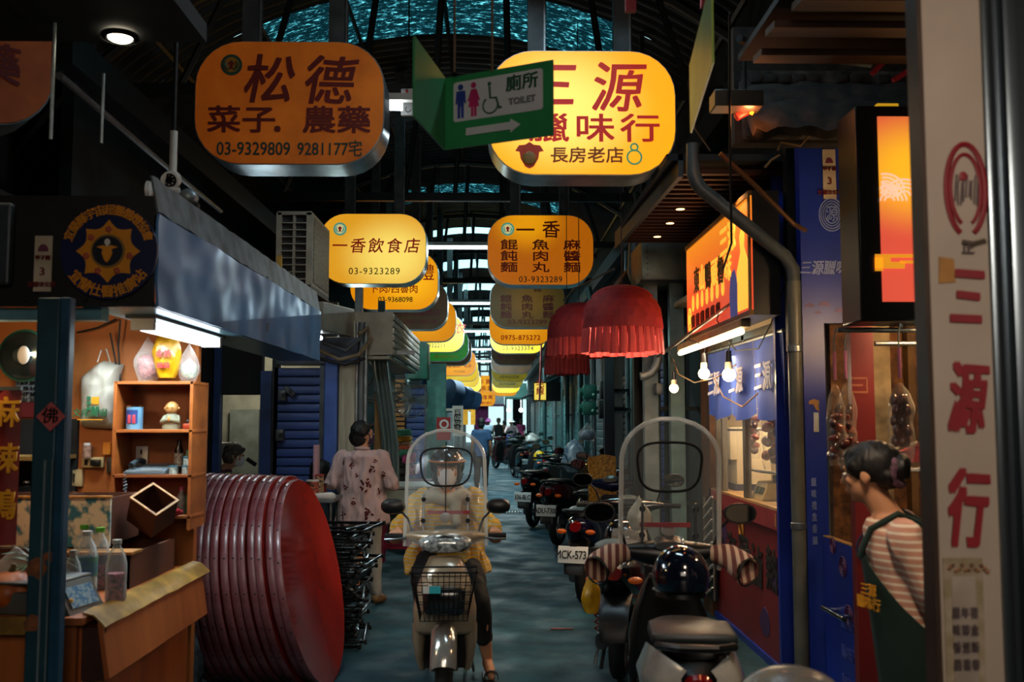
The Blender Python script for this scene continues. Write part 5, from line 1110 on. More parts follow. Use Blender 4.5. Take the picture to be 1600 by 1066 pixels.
for y in (gy0 + .30, gy0 + .10): B().cyl((RX - .06, y, zh), (RX, y, zh), .011).done('handle_post', CHROME, h_)
# red panel pillar right of opening
yr = 4.95; xa, xb = P(1331, 600, yr).x, P(1366, 600, yr).x
t = thing('red_pillar', 'dark red printed pillar between the two hanging meat windows', 'pillar', (xa, yr, 0))
B().bb(xa, xb, yr, yr + .06, 0, P(1, 500, yr).z).done('board', cred, t)
p = P(1348, 602, yr); B().bb(xa, p.x + .025, yr - .003, yr, p.z + .03, p.z + .04).bb(p.x + .017, p.x + .025, yr - .003, yr, p.z - .03, p.z + .04).bb(xa, p.x + .025, yr - .003, yr, p.z - .04, p.z - .03).bb(xa, p.x, yr - .003, yr, p.z - .005, p.z + .005).done('cloud_mark', mat('pale_red_print', '#b06a50', .5), t)
for k_ in range(3): B().tube([(xb - .02 - (.03 + .03 * k_) * math.sin(a), yr - .002, P(1, 860, yr).z + (.03 + .03 * k_) * math.cos(a)) for a in [q * PI / 16 for q in range(17)]], .005, 4).done('ring_mark', mat('navy_print', '#1c2450', .5), t)
# interior of meat window
timb = mat('old_brown_chipboard', '#8a5c30', .8, var=.5, scale=18, col2='#4a2c14', bump=.3)
struct(B().bb(1.98, 3.6, 5.86, 5.92, 0, 3.1).done('wall_meat_back', timb, smooth=False))
struct(B().bb(P(1330, 600, 5.85).x, P(1366, 600, 5.85).x, 5.6, 5.86, 0, 2.4).done('wall_meat_nib', mat('white_stained_plaster', '#b09a74', .8, var=.4), smooth=False))
for k, px in enumerate((1404, 1437, 1450)): tag(B().bb(P(px, 1, 5.8).x - .02, P(px, 1, 5.8).x + .02, 5.78, 5.85, 0, 2.4).done('timber_post', mat('warm_brown_timber', '#7a5a34', .7, var=.3)), ['narrow timber upright directly behind the hanging sausage bag', 'timber upright near the white sign pillar', 'timber upright nearest the white sign pillar'][k], 'timber')
zr = P(1400, 516, 4.75).z
for k, (dz, y) in enumerate(((0, 4.75), (-.05, 4.95))): tag(B().cyl((P(1295, 1, y).x if k == 0 else 1.9, y, zr + dz), (3.0, y, zr + dz), .013, seg=10).done('meat_rail', STEEL), ['upper steel rail where the sausage bags hang', 'lower steel rail behind the sausage bags'][k], 'rail')
def hang2(px, py0, py1, y, w, kind, label, ties=1):
    a, b_ = P(px, py0, y), P(px, py1, y); hanging_meat(label, a.x, y, a.z, b_.z, w, kind, ties)
    B_ = B().tube([a + Vector((0, 0, .14)), (a.x, y, zr - .03), (a.x + .01, y, zr + .02), (a.x + .02, y, zr)], .004, 6).done('steel_hook', STEEL); tag(B_, 'steel hook holding the ' + label, 'hook')
hang2(1406, 598, 722, 4.6, .115, 'sausage', 'long clear bag of dark sausages above the woman in apron')
hang2(1305, 600, 728, 4.85, .09, 'm', 'left of two crinkled bags of cured meat near the blue pillar')
hang2(1322, 598, 735, 4.95, .09, 'm', 'right of two crinkled bags of cured meat by the red pillar')
p = P(1416, 712, 4.65); t = thing('meat_tray', 'red packaged meat in a clear tray behind the woman in apron', 'packaged food', (p.x, 4.65, p.z))
B().prism([(-.11, -.04), (.08, -.03), (.10, .06), (-.05, .01), (-.10, -.02)], .05, at((p.x, 4.65, p.z))).done('meat', mat('red_pack', '#b8303a', .3, var=.4, scale=30, coat=.5), t); B().prism([(-.13, -.055), (.10, -.045), (.12, .08), (-.06, .025)], .07, at((p.x, 4.64, p.z))).done('tray', bagm, t)
B().bb(p.x - .12, 3.0, 4.6, 4.75, p.z - .07, p.z - .058).done('shelf', WHITE, t)
p = P(1449, 511, 4.5); t = thing('round_lamp', 'small white glowing lamp at the top edge of the white sign pillar', 'lamp', tuple(p))
B().ball(p, .024).done('bulb', mat('warm_bulb', '#fff', .4, emit='#fff0d0', es=9), t); B().cyl(p, p + Vector((0, 0, .09)), .014).done('socket', WHITE, t); B().cyl(p + Vector((0, 0, .09)), (p.x, p.y, 3.3), .006, seg=6).done('cord', WIRE, t)
# big dark sign box with orange poster
ys = 4.5; x0, x1 = P(1340, 300, ys).x, P(1470, 300, ys).x; z0, z1 = P(1, 500, ys).z, P(1, 158, ys).z
t = thing('poster_lightbox', 'glowing orange poster lightbox with pale wave clouds in a black case', 'sign', (x0, ys, z0))
B().bb(x0, x1, ys, ys + .25, z0, z1).done('case', BLACK, t, bevel=.008)
fx0, fz0, fz1 = P(1365, 1, ys).x, P(1, 469, ys).z, P(1, 176, ys).z
pm2 = lightbox('orange_poster_glow', '#ffb820', '#d8503a', 1.0, 0, 0, .42)
fo = B().bb(fx0, x1 - .03, ys - .008, ys, fz0, fz1).done('poster', pm2, t, smooth=False)
ce = Vector((P(1420, 1, ys).x, ys, P(1, 262, ys).z)); fo.data.transform(Matrix.Translation(-(ce - Vector(t.location)))); fo.location = ce - Vector(t.location)
wv = mat('pale_wave_print', '#f8c8a0', .5, emit='#f8c0a0', es=.9)
for (px, py, R_) in ((1382, 290, .085), (1376, 302, .075), (1412, 300, .09), (1388, 308, .08)):
    p = P(px, py, ys)
    for k_ in range(4):
        r_ = R_ * (1 - k_ * .24); B().tube([(p.x + r_ * math.cos(a), ys - .012, p.z - .02 + r_ * .85 * math.sin(a)) for a in [q * PI / 14 for q in range(15)] if p.x + r_ * math.cos(a) > fx0], .005, 4).done('wave_arc', wv, t)
gp = mat('golden_cloud_print', '#f09a20', .5, emit='#f09a20', es=.8)
for (xa_, xb_, ya_, yb_) in ((1366, 1432, 398, 403), (1366, 1390, 403, 410), (1366, 1412, 410, 420), (1405, 1450, 408, 412), (1428, 1450, 416, 420), (1366, 1378, 403, 424)):
    a, b_ = P(xa_, yb_, ys), P(xb_, ya_, ys); B().bb(a.x, b_.x, ys - .012, ys - .008, a.z, b_.z).done('cloud_bar', gp, t)
t = thing('case_lamp', 'small yellow-lit fitting above the orange poster lightbox', 'lamp', (P(1385, 160, ys).x, ys + .1, z1))
c_ = P(1382, 158, ys + .1); B().bb(c_.x - .05, c_.x + .05, ys + .06, ys + .14, z1, z1 + .03).done('body', mat('yellow_glow', '#b89020', .5, emit='#c09018', es=.9), t)
# ragged concrete beam with warm-lit underside, duct, planks
conc = mat('broken_sooty_concrete', '#2a2219', .95, var=.6, scale=14, col2='#0c0a08', bump=.6)
b = B().grid(lambda u, v: Vector((1.32 + .95 * u, 5.35 - .35 * v, 3.05 + .38 * (1 - v) + .04 * noise.noise(Vector((u * 9, v * 6, 1))))), 30, 10).thick(.05)
struct(b.done('trim_2', conc)); struct(B().bb(1.3, 2.7, 5.3, 5.4, 3.1, 3.75).done('wall_beam_upper', conc, smooth=False))
bk = thing('brick_patch', 'patch of sooty broken bricks with pale joints on the beam at upper right', 'bricks', (1.75, 5.29, 3.3)); b0 = None
B().bb(1.34, 2.30, 5.288, 5.299, 3.12, 3.50).done('mortar', mat('pale_dirty_mortar', '#5a5650', .9, var=.7, scale=9, col2='#100e0c'), bk)
for r_ in range(6):
    for c_ in range(12):
        if random.random() < .12: continue
        if b0 is None: b0 = B().box((1.75, 5.283, 3.3), (.068, .012, .050), bev=.004).done('brick', mat('sooty_tile', '#241f1b', .8, var=.5, scale=20), bk); q = b0
        else: q = b0.copy(); COL.objects.link(q)
        q.location = (-.36 + c_ * .078 + .03 * (r_ % 2), random.uniform(-.003, .003), -.145 + r_ * .06)
tag(B().bb(P(1112, 1, 4.9).x, P(1187, 1, 4.9).x, 4.86, 5.0, P(1, 163, 4.9).z, P(1, 137, 4.9).z).done('metal_duct', mat('dull_brown_duct', '#5a5248', .4, .4), bevel=.006), 'short grey-brown metal duct hanging at upper right', 'duct')
p = P(1165, 175, 5.0); t = thing('red_heater', 'small glowing orange heater lamp below the metal duct', 'lamp', tuple(p))
B().box(p, (.12, .05, .04), rot=(0, -.5, 0), bev=.01).done('body', mat('red_translucent', '#a82a18', .4, emit='#a82a18', es=.6), t); B().cyl(p + Vector((.02, -.03, -.02)), p + Vector((.045, -.03, .03)), .01).done('filament', mat('heater_glow', '#ff9020', .4, emit='#ff9020', es=3), t); B().cyl(p, (p.x, p.y, 3.5), .01, seg=6).done('stem', DARK, t)
light('heater_light', 'POINT', tuple(p + Vector((0, -.08, -.05))), 2.2, (1, .3, .1), .03)
plank = mat('warm_lit_plank', '#4a2c1c', .7, var=.35, scale=4, stretch=(.3, 3, 3))
t = thing('plank_canopy', 'canopy of brown planks at the top right of the photo', 'canopy', (2.2, 3.9, 3.25))
for k, (xs, y) in enumerate(((1.26, 3.35), (1.22, 3.55), (1.18, 3.78), (1.14, 4.02), (1.16, 4.30))): B().box((xs + 1.1, y, 3.26 - .012 * k), (2.2, .14, .03), rot=(.1, 0, 0)).done('plank', plank, t)
B().bb(1.15, 3.5, 3.1, 4.6, 3.30, 3.33).done('top_board', NEARBLACK, t)
t = thing('red_bracket', 'red steel bracket frame above the orange poster lightbox', 'bracket', (P(1410, 110, 4.4).x, 4.4, 3.1))
for a, b_ in (((1362, 116), (1385, 92)), ((1380, 92), (1450, 93)), ((1395, 126), (1440, 98))): B().tube([P(*a, 4.4), P(*b_, 4.4)], .012, 4).done('bar', mat('red_steel', '#8a1c20', .5, emit='#8a1c20', es=.08), t)
# assorted cables upper right
for k, (pl, m) in enumerate(((((1155, 60, 4.6), (1200, 85, 4.8), (1290, 92, 4.9), (1360, 100, 5)), GREYM), (((1215, 235, 5.2), (1220, 222, 5.2), (1250, 228, 5.2), (1275, 200, 5.2)), mat('tan_cord', '#8a6a40')), (((1195, 262, 5.2), (1205, 250, 5.2), (1218, 242, 5.2)), mat('tan_cord', '#8a6a40')), (((1140, 20, 4.6), (1140, 140, 4.8), (1141, 260, 4.9), (1143, 380, 5.0), (1130, 420, 5.3)), WIRE), (((1125, 240, 5.3), (1180, 290, 5.35), (1240, 350, 5.4), (1258, 360, 5.5)), mat('bronze_pipe', '#6a4c30', .4, .5)), (((1090, 90, 4.6), (1075, 130, 4.7), (1085, 200, 5), (1110, 235, 5.3)), WIRE))):
    tag(B().tube([P(*q) for q in pl], [.02, .006, .006, .006, .014, .005][k], 8).done('cable', m), ['thick grey conduit crossing below the brown planks', 'tan cable looping under the broken beam', 'short tan cable end beside the looping one', 'black cable hanging straight down in front of the downpipe', 'bronze pipe slanting down behind the grey downpipe', 'thin black cable beside the yellow-green folded sign'][k], 'cable')
# ---------------------------------------------------------------- white sign pillar, nearest
yp = 2.5; x0, x1 = P(1456, 600, yp).x, P(1552, 600, yp).x; x2 = P(1604, 600, yp).x + .06
t = thing('sign_pillar', 'white sign board pillar with red characters 三源行 at the right edge', 'sign', (x0, yp, 0))
B().bb(x0, x1, yp, yp + .05, 0, 3.3).done('board', mat('aged_white_board', '#b4a494', .45, var=.12, scale=2), t)
B().bb(x0 - .012, x0, yp - .01, yp + .06, 0, 3.3).done('edge_trim', mat('brown_trim', '#4a3a30', .4, .3), t)
B().bb(x1, x1 + .03, yp - .012, yp + .06, 0, 3.3, bev=.01).bb(x1 + .03, x1 + .05, yp + .01, yp + .06, 0, 3.3).bb(x1 + .05, x2, yp - .02, yp + .06, 0, 3.3, bev=.015).done('steel_channel', mat('brushed_channel', '#7c8890', .28, .9, var=.2, scale=3, stretch=(10, 10, .2)), t)
p = P(1508, 297, yp); rp_ = mat('crimson_print', '#8e1c26', .5, var=.08)
for r_, w_ in ((.053, .010), (.041, .007)): B().tube([(p.x + r_ * .95 * math.cos(a), yp - .002, p.z + r_ * 2.25 * math.sin(a)) for a in [-PI / 2 + .35 + q * (2 * PI - .7) / 30 for q in range(31)]], w_ * .75, 6).done('ring_mark', rp_, t)
B().ball((p.x - .005, yp - .003, p.z + .035), (.012, .002, .012)).done('red_dot', rp_, t)
greyp = mat('grey_brown_print', '#6a5a5a', .5)
b = B()
for k_ in range(9): b.tube([(p.x - .028 + .007 * k_, yp - .003, p.z - .03 - .012 * math.sin(k_)), (p.x - .026 + .007 * k_, yp - .003, p.z + .02 * math.sin(k_ * 2.3)), (p.x - .022 + .007 * k_, yp - .003, p.z + .03 + .01 * math.cos(k_ * 1.7))], .0022, 4)
o = b.done('brush_drawing', greyp, t); o['kind'] = 'stuff'
text('正', .035, at((p.x, yp - .004, P(1, 385, yp).z)), greyp, t, bold=.02)
q = P(1520, 380, yp); B().prism([(-.03, -.004), (.0, -.01), (.035, .0), (.03, .012), (0, .004), (-.028, .008)], .003, at((q.x, yp - .004, q.z))).done('torn_paper', mat('dark_torn_paper', '#4a3c2a', .8), t)
q = P(1478, 423, yp); B().prism([(-.02, -.033), (.022, -.03), (.02, .03), (-.018, .035)], .003, at((q.x, yp - .004, q.z))).done('tape_patch', mat('ochre_tape', '#b8803a', .6, var=.2), t)
for ch, py, s in (('三', 470, .135), ('源', 630, .15), ('行', 803, .16)):
    q = P(1508, py, yp); text(ch, s, at((q.x, yp - .003, q.z)), rp_, t, bold=.05, brush=.05, sx=.62, sy=1.25, shear=.2)
q0, q1 = P(1472, 872, yp), P(1548, 1100, yp)
B().bb(q0.x, q1.x - .01, yp - .004, yp, q1.z, q0.z).done('floral_border_card', mat('pale_floral_card', '#a89884', .6, var=.25, scale=22, col2='#8a7c5c'), t)
B().bb(q0.x + .02, q1.x - .03, yp - .006, yp - .004, q1.z, q0.z - .045).done('card_field', mat('pale_card', '#a89a8c', .6), t)
text('臘年禮\n味節盒\n香送新\n腸禮春', .028, at(((q0.x + q1.x) / 2 - .005, yp - .008, (q0.z + q1.z) / 2 - .02)), greyp, t, bold=.02, sx=.7, line=1.5, space=1.3)
b = B()
for k_ in range(14): b.ball((q0.x + .015 + .008 * k_ % .1, yp - .007, q0.z - .025 + .008 * math.sin(k_ * 2)), (.006, .002, .005), 8, 5)
b.done('flower_garland', mat('dusty_orange_flowers', '#9a6a48', .6, var=.5, scale=80), t)['kind'] = 'stuff'
# ================================================================ right passage: ducts, pipes, meters, lanterns, shutters
t = thing('galvanised_duct_box', 'galvanised box duct hanging behind the slatted canopy', 'duct', (P(1035, 410, 8.9).x, 8.9, 2.8))
a, b_ = P(1003, 438, 8.7), P(1072, 375, 8.7)
B().bb(a.x, b_.x + .2, 8.7, 9.4, a.z, b_.z, bev=.01).done('body', mat('green_grey_galvanised', '#6e7e76', .4, .5, var=.2), t); B().bb(a.x - .02, b_.x + .2, 8.68, 8.71, a.z - .02, a.z).done('flange', DARK, t)
for k in range(6): B().ball((a.x + .05, 8.695, a.z + .05 + k * .05), .006, 6, 4).done('screw', DARK, t)
B().bb(a.x + .05, a.x + .09, 9.0, 9.04, b_.z, 5.2).done('hanger', DARK, t)
t = thing('exhaust_hood', 'dark slanting exhaust hood above the red paper lanterns', 'hood', (1.3, 9.5, 2.6))
B().loft([[Vector(v) for v in ((.95, 9.45, 2.55), (1.9, 9.45, 2.55), (1.9, 11.2, 2.55), (.95, 11.2, 2.55))], [Vector(v) for v in ((1.35, 9.6, 3.15), (1.9, 9.6, 3.15), (1.9, 11.0, 3.15), (1.35, 11.0, 3.15))]]).done('body', mat('greasy_dark_sheet', '#2c2a26', .5, .4, var=.4), t, smooth=False)
B().tube([(1.35, 9.5, 3.3), (1.33, 9.48, 3.0), (1.38, 9.45, 2.85), (1.45, 9.42, 2.75)], .07, 12).done('elbow_pipe', GALV, t)
red_p = mat('red_honeycomb_paper', '#a8262a', .7, var=.25, scale=5, col2='#86181e'); red_p2 = mat('pale_red_paper_strip', '#c23a38', .7, var=.15)
def lantern(label, c, r, h, fr):
    t = thing('paper_lantern', label, 'paper lantern', tuple(c), group='red honeycomb paper lanterns with fringes'); c = Vector(c); N = 36; R = 8
    prof = [(math.sin((i + .001) / R * PI / 2) ** .85, 1 - (i / R) ** 2.1) for i in range(R + 1)]
    bm_ = B(); rows = []
    for i, (rr, hh) in enumerate(prof):
        rows.append([bm_.bm.verts.new(c + Vector(((r * rr * (1 + (.075 if (k + i) % 2 else -.085))) * math.cos(2 * PI * k / N), (r * rr * (1 + (.075 if (k + i) % 2 else -.085))) * math.sin(2 * PI * k / N), h * hh))) for k in range(N)])
    for a, b_ in zip(rows, rows[1:]):
        for k in range(N): bm_.face([a[k], a[(k + 1) % N], b_[(k + 1) % N], b_[k]])
    bm_.done('dome', red_p, t, ang=8)
    n = 30
    for k in range(n):
        a = 2 * PI * k / n; w = r * .085; ca, sa = math.cos(a), math.sin(a); rad = Vector((ca, sa, 0)); tg = Vector((-sa, ca, 0)); L = fr * (1 - .12 * random.random())
        b = B()
        for s, off in ((1, 0), (-1, 0)): pass
        b.loft([[c + rad * (r * (1.0 + .05 * f)) + tg * (w * (1 + .25 * f)) * q + rad * (.012 * (1 if abs(q) < .5 else 0)) + Vector((0, 0, -L * f)) for q in (-1, -.4, .4, 1)] for f in (0, .5, .9, 1)], cap=False, closed=False).thick(.004)
        b.done('paper_strip', red_p2, t, ang=20)
    B().cyl(c + Vector((0, 0, h)), (c.x, c.y, 5.25), .004, seg=6).done('hanging_string', WIRE, t); return t
lantern('largest and nearest red paper lantern with hanging fringe', P(972, 515, 7.1), .275, .32, .19)
lantern('middle red paper lantern partly hidden by the nearest one', P(905, 530, 8.9), .27, .33, .17)
lantern('farthest and lowest red paper lantern in the row of three', P(886, 560, 10.4), .22, .33, .18)
tag(B().tube([P(960, 420, 7.1), P(900, 450, 8.9), P(880, 470, 10.4)], .008, 6).done('lantern_line', WIRE), 'black line carrying the three red paper lanterns', 'cable')
# pipes, posts along right wall, receding
pipem = mat('teal_grey_pipe', '#3c5a5a', .4, .2, var=.3, scale=4)
specs = [(9.6, 1.55, .04, 3.6, 'grey'), (10.4, 1.78, .03, 4, 'teal'), (11.5, 1.6, .05, 3.4, 'teal'), (13.2, 1.75, .035, 4, 'grey'), (15, 1.7, .05, 3.6, 'teal'), (17.5, 1.72, .04, 3.6, 'grey'), (20, 1.7, .06, 3.6, 'teal'), (24, 1.72, .05, 3.6, 'teal'), (29, 1.7, .06, 3.4, 'grey'), (35, 1.7, .07, 3.4, 'teal')]
for k, (y, x, r, zt2, c_) in enumerate(specs):
    t = thing('wall_pipe', '%s vertical pipe, %s from the camera along the right wall' % (c_, ['nearest', 'second', 'third', 'fourth', 'fifth', 'sixth', 'seventh', 'eighth', 'ninth', 'tenth'][k]), 'pipe', (x, y, 0), group='vertical pipes along the right wall')
    B().tube([(x, y, 0), (x, y, zt2 * .72), (x - .15, y, zt2 * .8), (x - .3, y, zt2)] if k % 3 == 1 else [(x, y, 0), (x, y, zt2)], r, 10).done('pipe', pipem if c_ == 'teal' else mat('cool_grey_pipe', '#6a7678', .4, .2), t)
    for z in (.8, 1.7): B().bb(x - r * 1.2, 1.95, y - .02, y + .02, z - .02, z + .02).done('bracket', GREYM, t)
# shutters on right wall (facing alley, -x)
tealsl = mat('teal_shutter', '#4a7e80', .5, .2, var=.3, scale=4, col2='#2c5456')
for k, (y, w, m, lb) in enumerate(((11.0, 1.4, slm, 'nearest blue shutter on the right wall behind the scooters'), (14.2, 1.6, DARK, 'dark shutter on the right wall behind the parked scooters'), (19.0, 2.6, mat('dark_teal_slat', '#1f3a3c', .5), 'dark teal shutter halfway along the right wall'))):
    shutter(lb, 1.9 - w / 2, 1.9 + w / 2, 0, 0, 2.3, m, .09 if k < 2 else .14, cat='shutter'); s_ = None
    s_ = max([o for o in COL.objects if o.get('label') == lb], key=lambda o: 1); s_.location = (1.93, y, 0); s_.rotation_euler = (0, 0, -PI / 2)
# grey cabinets / panels in the dark
for k, (px0, px1, y, z0_, z1_, m, lb) in enumerate(((1000, 1022, 9.0, 0, 3.0, mat('pale_grey_door', '#7a8a8c', .5), 'pale grey metal door panel seen behind the clear scooter windshield'), (1040, 1062, 8.9, 0, 2.9, mat('pale_teal_post', '#6a8a8c', .5), 'pale teal post left of the bare bulbs'), (985, 998, 9.4, 0, 3.0, DARK, 'dark upright beside the pale grey door panel'), (940, 955, 12.5, 0, 3, mat('purple_black_post', '#1c1420', .6), 'dark purple post beside the nearest blue shutter'))):
    a, b_ = P(px0, 1, y).x, P(px1, 1, y).x; tag(B().bb(a, b_, y, y + .1, z0_, z1_).done('partition', m, bevel=.004), lb, 'panel')
# corrugated hose
hose = B().tube([P(1000, 560, 8.8) + Vector((.16 * math.sin(a), 0, .16 * math.cos(a))) for a in [q * PI / 14 for q in range(15)]], [.035 + .005 * (q % 2) for q in range(15)], 12).done('flexible_hose', GALV); tag(hose, 'grey flexible hose curving beside the largest paper lantern', 'hose')
p = P(1030, 608, 8.8); t_ = B().bb(p.x - .03, p.x + .03, 8.78, 8.9, p.z - .05, p.z + .05, bev=.006).done('wall_switch', GREYM); tag(t_, 'small grey switch below the flexible hose', 'switch')
# green junction boxes & dark meter
for k, (px, py) in enumerate(((923, 613), (922, 638))):
    p = P(px, py, 14.0); t = thing('junction_box', ['upper green junction box on the right wall', 'lower green junction box on the right wall'][k], 'junction box', tuple(p))
    B().bb(p.x + .08, 1.95, 14.0, 14.04, p.z - .02, p.z + .02).done('bracket', GREYM, t); B().bb(p.x - .11, p.x + .08, 13.9, 14.1, p.z - .10, p.z + .10, bev=.02).done('body', mat('green_box', '#2c7a68', .4), t); B().cyl(p + Vector((-.16, -.02, 0)), p + Vector((-.1, -.02, 0)), .06).done('cap', mat('green_box', '#2c7a68'), t); B().ball(p + Vector((.03, -.11, -.04)), .022).done('dial', mat('pale_dial', '#8ac0b0', .4), t)
for k, (px, py) in enumerate(((946, 610), (944, 640))):
    p = P(px, py, 13); tag(B().bb(p.x - .07, p.x + .09, 12.9, 13.1, p.z - .12, p.z + .12, bev=.01).bb(p.x + .09, 1.95, 13, 13.04, p.z - .02, p.z + .02).done('meter_box', DARK), ['upper dark meter box beside the green junction box', 'lower dark meter box beside the green junction box'][k], 'meter')
crumple_bag('plastic_bag', 'clear knotted bag hanging on a pipe below the green junction boxes', P(918, 690, 13.5), .26, .22, .26, film, seed=44, top=.15, parts=mat('pale_lilac_stuff', '#8a8aa8', .5, var=.6, scale=20, col2='#4a6a6a'))
# small lit vertical sign 毛線
p = P(844, 612, 24); t = thing('vertical_shop_sign', 'small yellow sign with red characters 毛線 on the right wall', 'sign', tuple(p))
B().bb(p.x - .14, p.x + .14, 24, 24.1, p.z - .2, p.z + .2).done('face', litY, t); B().bb(p.x - .17, p.x + .5, 24.02, 24.12, p.z - .23, p.z + .23).done('case', DARK, t)
text('毛\n線', .2, at((p.x, 23.99, p.z + .09)), red3, t, bold=.03, line=.9)
tag(B().tube([(P(846, 532, 20).x, 20, 5.3), P(846, 532, 20), P(845, 570, 20), P(843, 625, 20)], .02, 6).done('rope', mat('red_white_rope', '#a04a44', .6)), 'red and white cord hanging in front of the yellow 毛線 sign', 'cord')
# mid side clutter right: bins, chair, water-cooler
q = P(868, 712, 15.6) + Vector((.45, 0, 0)); t = thing('black_bin', 'dark bin with pink straws on its lid beside the parked scooters', 'bin', (q.x, 15.6, 0))
B().box((q.x, 15.6, .42), (.75, .5, .84), taper=1.06).done('body', mat('dark_teal_bin', '#16282c', .5), t, bevel=.02); B().bb(q.x - .42, q.x + .42, 15.33, 15.87, .84, .88).done('lid', mat('dark_teal_bin', '#16282c'), t)
for k in range(7): B().cyl((q.x - .06 + .025 * k, 15.6, .88), (q.x - .07 + .028 * k, 15.6, 1.05), .008, seg=6).done('straw', mat('pink_straw', '#c06a60', .5), t)
crumple_bag('plastic_bag', 'large bluish wrapped bundle behind the scooter mirrors', P(898, 738, 15), .4, .3, .5, mat('blue_white_wrap', '#4a6a84', .3, var=.6, scale=12, col2='#aab8c0', coat=.4), seed=51, top=.8)
q = P(945, 735, 10.4); t = thing('wicker_chair', 'yellow wicker chair back seen behind the scooters', 'chair', (q.x, 10.4, 0))
wk = mat('yellow_wicker', '#c08a28', .6, var=.4, scale=40, bump=.4)
B().grid(lambda u, v: Vector((q.x - .17 + .3 * u, 10.4 + .03 * math.sin(u * PI) + .1 * v, .55 + .68 * v - .06 * abs(u - .6) * (v > .8))), 8, 10).thick(.02).done('backrest', wk, t)
B().bb(q.x - .2, q.x + .2, 10.0, 10.42, .45, .49).done('seat', wk, t)
for sx_ in (-.18, .18):
    for sy_ in (10.03, 10.4): B().cyl((q.x + sx_, sy_, 0), (q.x + sx_, sy_, .46), .018).done('leg', wk, t)
# ================================================================ scooters (local frame: forward = +Y, ground z = 0)
def sring(c, hw, hh, n=2.6, seg=20, axis='Y', tilt=0):
    """superellipse ring; axis Y: in XZ, axis Z: in XY, axis X: in YZ"""
    pts = []
    for k in range(seg):
        a = 2 * PI * k / seg; ca, sa = math.cos(a), math.sin(a)
        u = hw * math.copysign(abs(ca) ** (2 / n), ca); v = hh * math.copysign(abs(sa) ** (2 / n), sa)
        if axis == 'Y': pts.append(Vector((c[0] + u, c[1] + v * tilt, c[2] + v)))
        elif axis == 'Z': pts.append(Vector((c[0] + u, c[1] + v, c[2] + v * tilt)))
        else: pts.append(Vector((c[0], c[1] + u, c[2] + v)))
    return pts
tailred = mat('red_tail_lens', '#7a0e12', .15, coat=1, var=.1); amberl = mat('amber_lens', '#c85a10', .2, coat=1, emit='#c04a08', es=.12)
clearl = mat('headlamp_glass', '#c8ccc8', .08, .35, coat=1, var=.5, scale=40); mirror = mat('mirror_glass', '#9a9a94', .03, 1, var=0)
platem = mat('white_number_plate', '#e4e6e2', .5, var=.04)
screen_m = clear('clear_windshield', '#dfe4e0', alpha=.11, rough=.06); rim_m = clear('windshield_rim', '#e8e8e0', alpha=.42, rough=.12)
